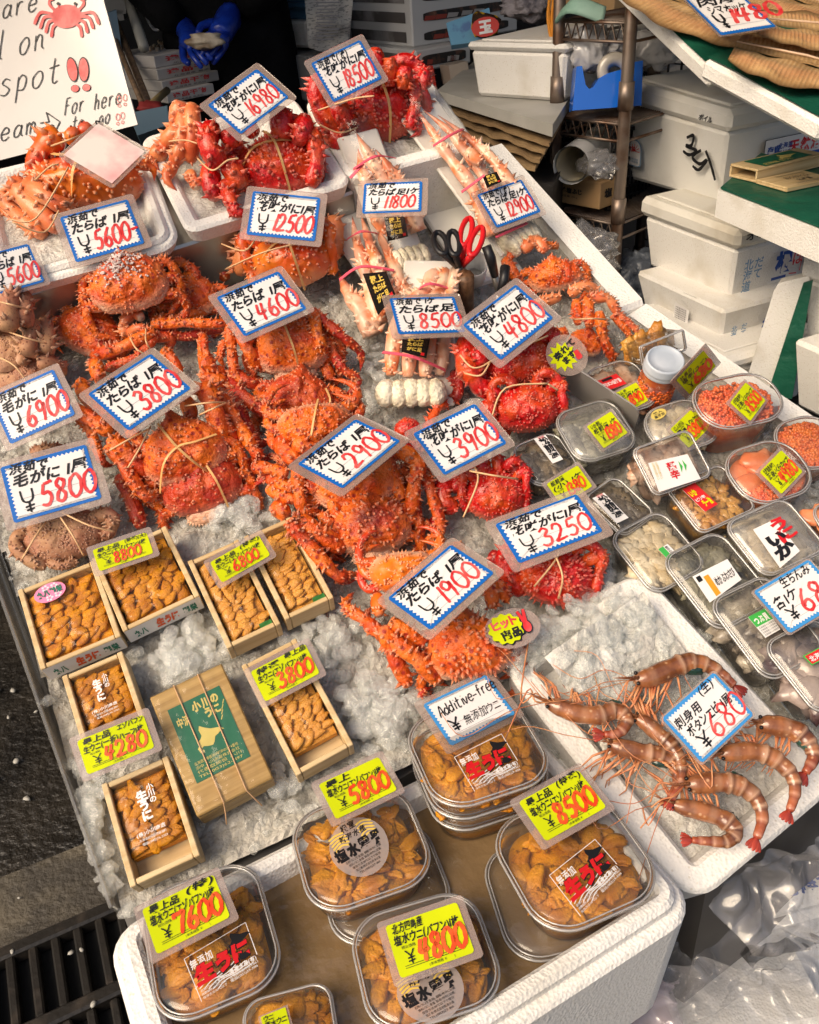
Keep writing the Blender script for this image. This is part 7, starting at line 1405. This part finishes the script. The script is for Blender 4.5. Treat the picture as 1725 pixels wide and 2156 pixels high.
# ---- poster
P0 = D(145, 300, 1.56); n = fdir(-22, 22); g = onpl(P0, n); t = thing('poster', 'white laminated handwritten poster with a drawn red crab', 'poster', P0)
Q4 = [(-120, -80), (196, -80), (290, 262), (-120, 368)]; mb = MB(); pxp(mb, Q4, P0, n, .003); mb.build('sheet', mat('poster_white', (.64, .61, .575), .18, (.60, .565, .53), 6, coat=.7), t)
mb = MB(); rad_ = radians(-14); cxr, sxr = cos(rad_), sin(rad_)
def PX(ox, oy):                                                    # letter space on the poster: x along the writing, y up
    return lambda x, y, z=0: g(ox + x*cxr + y*sxr*-.3, oy + x*sxr - y*cxr, .0015 + z)
for s, ox, oy, h, ad in (('are', 2, 40, 46, .60), ('on', 37, 116, 56, .56), ('l', -14, 128, 64, .5), ('spot', -4, 204, 56, .62), ('eam', -2, 298, 42, .66)): write(mb, s, PX(ox, oy), 0, 0, h, 2.6, LT, ad, 0, 1, .04, 0, 0, ad*1.55)
for s, ox, oy, h in (('For', 134, 243, 36), ('here', 196, 232, 36), ('to', 150, 276, 32), ('go', 206, 264, 32)): write(mb, s, PX(ox, oy), 0, 0, h, 2.3, LT, .43, 0, 1, .04, 0, 0, .68)
def ps(pts, w, m, z=.0015): stroke(mb, [g(x, y, z) for x, y in pts] and pts, w, lambda x, y, zz=0: g(x, y, z), m, 0, 5, 1, .2)
for pts in ([(84, 259), (103, 256), (97, 236), (126, 256), (116, 276), (111, 262), (88, 270)],): [ps([pts[i], pts[i+1]], 2.4, 0) for i in range(len(pts)-1)]
for (x, y) in ((251, 208), (263, 205), (248, 246), (258, 243)): ps([(x+4*cos(a*.7), y+7*sin(a*.7)) for a in range(10)], 1.4, 1); ps([(x+3*cos(a*.8), y+14+3*sin(a*.8)) for a in range(9)], 1.2, 1)
mb.build('lettering', [ink, mat('poster_red', (.62, .05, .05), .3, (.72, .16, .15), 40, (.4, .6))], t); mb = MB()
rd = mat('poster_red', (.62, .05, .05), .3, (.72, .16, .15), 40, (.4, .6))
def blobf(cx, cy, a, b, rot, m, z): c_, s_ = cos(rot), sin(rot); mb.add([g(cx + a*cos(i*pi/10)*c_ - b*sin(i*pi/10)*s_, cy + a*cos(i*pi/10)*s_ + b*sin(i*pi/10)*c_, z) for i in range(20)], [list(range(20))], m)
blobf(140, 34, 32, 25, -.1, 1, .0018)
for s in (1, -1):
    for k in range(4): bx, by = 140 + s*(14+5*k), 48 - 6*k; ps([(bx, by), (bx + s*(14+4*k), by + 2 - 4*k + 6), (bx + s*(18+7*k), by + 30 - 3*k)], 6.5, 1, .0019+.0002*k)
    ps([(140 + s*24, 22), (140 + s*36, 8), (140 + s*33, -8)], 6, 1, .0017); blobf(140 + s*34, -10, 9, 12, s*.3, 1, .002); ps([(140+s*16, 16), (140+s*18, 8)], 3, 1, .0022); blobf(140+s*18, 7, 3.2, 3.2, 0, 0, .0024)
mb.build('crab_drawing', [ink, rd], t); mb = MB()
for cx, ry_ in ((152, -.18), (176, -.05)):
    z = .0017
    for k, m, zz in ((1.12, 0, z), (1.0, 1, z+.0006)): blobf(cx, 146, 10*k, 24*k, ry_, m, zz); blobf(cx + 6, 186-(cx > 160)*2, 8*k, 7*k, 0, m, zz)
mb.build('exclamation_marks', [ink, rd], t)
# ---- person in black with blue gloves
def skin(name, verts, edges, m, parent, lev=2):
    me = bpy.data.meshes.new(name); Mi = MW[parent.name].inverted(); me.from_pydata([tuple(Mi @ v) for v, r in verts], edges, []); o = bpy.data.objects.new(name, me); COL.objects.link(o); sk = o.modifiers.new('skin', 'SKIN'); su = o.modifiers.new('sub', 'SUBSURF'); su.levels = lev; su.render_levels = lev
    for i, (v, r) in enumerate(verts):
        sv = me.skin_vertices[0].data[i]; sv.radius = r if isinstance(r, tuple) else (r, r); sv.use_root = i == 0
    bpy.context.view_layer.update(); dg = bpy.context.evaluated_depsgraph_get(); m2 = bpy.data.meshes.new_from_object(o.evaluated_get(dg)); bpy.data.objects.remove(o)
    m2.name = name; m2.materials.clear(); m2.materials.append(m)
    for p in m2.polygons: p.use_smooth = True; p.material_index = 0
    o2 = bpy.data.objects.new(name, m2); COL.objects.link(o2); o2.parent = parent; MW[o2.name] = MW[parent.name]; return o2
PD = 2.35; pp = D(462, 60, PD); k = pxm(pp); px0 = R @ V((1, 0, 0)); X = nrm(V((px0.x, px0.y, 0))); Yb = ZW.cross(X); base = V((pp.x, pp.y, 0)) + Yb*.12
t = thing('person', 'person in black clothes and blue gloves holding a piece of shellfish', 'person', base); zh = D(462, 80, PD).z          # hand height
cloth = mat('black_clothes', (.0025, .0025, .003), .85, (.006, .006, .007), 10, bump=(40, .4, .01), spec=.15); g2 = mat('blue_glove', (.012, .05, .42), .3, (.008, .03, .30), 30, (.4, .6), (60, .6, .004), coat=.3); sc_ = 1.0
c = base; hips = c + ZW*(zh-.08); chest = c + ZW*(zh+.32); LH, RH_ = D(408, 82, PD-.06), D(462, 62, PD-.08)
ve = [(hips, (.19, .15)), (c + ZW*(zh+.12), (.18, .14)), (chest, (.20, .15)), (c + ZW*(zh+.48), (.12, .10)), (c + ZW*(zh+.60), (.06, .06)), (c + ZW*(zh+.72) + Yb*-.02, (.085, .10)), (c + ZW*(zh+.82), (.06, .07)),
 (c + ZW*(zh+.44) - X*.20, .075), (c + ZW*(zh+.20) - X*.27 - Yb*.03, .062), (LH - X*.04 + Yb*.05 + ZW*.02, .045), (c + ZW*(zh+.44) + X*.20, .075), (c + ZW*(zh+.20) + X*.26 - Yb*.03, .062), (RH_ + X*.05 + Yb*.05 + ZW*.03, .045),
 (hips - X*.10 - ZW*.10, .11), (c - X*.11 + ZW*.45, .075), (c - X*.12 + ZW*.06, .05), (c - X*.12 - Yb*.10 + ZW*.04, .04), (hips + X*.10 - ZW*.10, .11), (c + X*.11 + ZW*.45, .075), (c + X*.12 + ZW*.06, .05), (c + X*.12 - Yb*.10 + ZW*.04, .04)]
skin('body', ve, [(0, 1), (1, 2), (2, 3), (3, 4), (4, 5), (5, 6), (3, 7), (7, 8), (8, 9), (3, 10), (10, 11), (11, 12), (0, 13), (13, 14), (14, 15), (15, 16), (0, 17), (17, 18), (18, 19), (19, 20)], cloth, t)
def hand(W0, K, tipd, up, nm, bend):
    """palm from wrist W0 to knuckles K, four fingers and a thumb"""
    d = nrm(K-W0); s = nrm(d.cross(up)); u = s.cross(d); q = .80; ve, ed = [(W0 - d*.09, .030), (W0, .027), (W0.lerp(K, .55), (.033, .019)), (K, (.034, .016))], [(0, 1), (1, 2), (2, 3)]
    for i in range(4):
        b = K + s*(.025 - .0165*i) ; L = (.052, .060, .056, .043)[i]; a = len(ve); ve += [(b + d*.004, .0090), (b + d*L*.45 - u*.006*bend, .0084), (b + d*L*.72 - u*.022*bend, .0078), (b + d*L*.80 - u*.042*bend, .0068)]; ed += [(3, a), (a, a+1), (a+1, a+2), (a+2, a+3)]
    a = len(ve); ve += [(W0.lerp(K, .35) + s*.032, .012), (W0.lerp(K, .8) + s*.050 - u*.010, .0100), (K + s*.044 + d*.010 - u*.018, .0082)]; ed += [(2, a), (a, a+1), (a+1, a+2)]
    skin(nm, ve, ed, g2, t)
hand(D(398, 72, PD-.04), D(416, 96, PD-.10), None, nrm(CAM - LH), 'glove', .8)
hand(D(478, 56, PD-.04), D(456, 86, PD-.10), None, nrm(CAM - RH_), 'glove', .9)
mb = MB(); mb.tube(spl([D(484, 28, PD-.03), D(470, 60, PD-.06), D(458, 78, PD-.08)], 4), [.036, .038, .04, .04, .04, .04, .038, .036, .03], 12, 0, True, True, .8); mb.build('sleeve_cover', g2, t)
mb = MB(); mb.blob(frame(D(432, 86, PD-.14), X), .045, .022, .018, 0, .5, 2, 3, 4); mb.build('shellfish_piece', mat('shell_pale', (.60, .52, .40), .4, (.3, .22, .15), 30), label='pale piece of shellfish held in the blue gloves', cat='shellfish')
# ---- plastic bags in the lower right corner
def drape(label, q4, seed, amp, m=bagp, z=.45):
    """a crumpled sheet of thin plastic lying over what is below it"""
    P = [H(x, y, z + dz) for x, y, dz in q4]; B = bil(P); mb = MB(); N_ = 110
    for j in range(N_+1):
        for i in range(N_+1):
            u, v = i/N_, j/N_; a = mnoise.noise(V((u*1.6, v*1.6, seed))); b = mnoise.noise(V((u*2.3+4, v*2.3, seed+3))); fold = sin((u*1.1+v*.7)*16 + a*9 + seed) ; f2 = sin((v*1.2-u*.5)*27 + b*12); f3 = 1-abs(mnoise.noise(V((u*4+a*2, v*4+b*2, seed+7)))*2.6); e = 1 + .12*mnoise.noise(V((u*4, v*4, seed+9)))
            mb.v.append(B(.5+(u-.5)*e, .5+(v-.5)*e, amp*(a*1.1 + .13*fold + .05*f2*max(0, b+.3) + .13*max(0, f3)))); mb.c.append((0, 0, 0))
    for j in range(N_):
        for i in range(N_): mb.f.append([j*(N_+1)+i, j*(N_+1)+i+1, (j+1)*(N_+1)+i+1, (j+1)*(N_+1)+i]); mb.m.append(0); mb.s.append(True)
    return mb.build('plastic_bag', m, label=label, cat='plastic bag', group='clear plastic bags in the lower right corner')
drape('big clear crumpled plastic bag in front of the water box', [(1330, 1890, .06), (1640, 1790, .06), (1700, 2060, .02), (1330, 2200, .02)], 41, .05)
drape('clear plastic bag hanging over the white box below the shrimp tray', [(1480, 1860, .16), (1800, 1700, .16), (1820, 1950, .05), (1560, 2010, .05)], 42, .06)
drape('clear plastic bag cut off by the bottom right corner', [(1430, 2080, .12), (1780, 1960, .12), (1830, 2250, .04), (1420, 2300, .04)], 43, .07)
drape('pinkish clear bag at the bottom edge', [(1180, 2110, .06), (1430, 2060, .06), (1450, 2250, 0), (1150, 2280, 0)], 44, .05, clear('bag_lilac', .4, rough=.14, gl=.08, col=(.66, .56, .64)))
def dprint(mb, L, Rf, d, w, h): text(mb, '北海道', L, .2, .4, .25, m=2, bold=.03, z=.002); stroke(mb, [(.1, .3), (.4, .35), (.7, .2)], .03, L, 2, .002)
for lb, qd, z, dp in (('white foam box with blue print below the shrimp tray', ((1530, 1800), (1760, 1690), (1840, 1850), (1600, 1930)), .46, .25), ('white foam box under the crumpled bags in the lower right', ((1330, 1975), (1640, 1900), (1760, 2130), (1400, 2260)), .41, .3)):
    P4 = [H(x, y, z) for x, y in qd]; M, w, h = fitskew(P4); t = thing('foam_box', lb, 'foam box', M, 'white foam boxes in the lower right'); mb = MB(); mb.box(M, -w/2, -h/2, -dp, w/2, h/2, -.03, .012); mb.build('body', foam, t); mb = MB(); mb.box(M, -w*.51, -h*.51, -.0295, w*.51, h*.51, 0, .012); mb.build('lid', foam, t)
    mb = MB(); stroke(mb, [(-w*.3, -h*.2), (0, h*.1), (w*.3, -h*.1)], .008, M, 0, .002)
    if z > .45: text(mb, '北海道', M, -w*.3, -h*.4, h*.22, m=0, bold=.03, z=.002); mb.build('printing', mat('blue_print', (.03, .08, .32), .4), t)
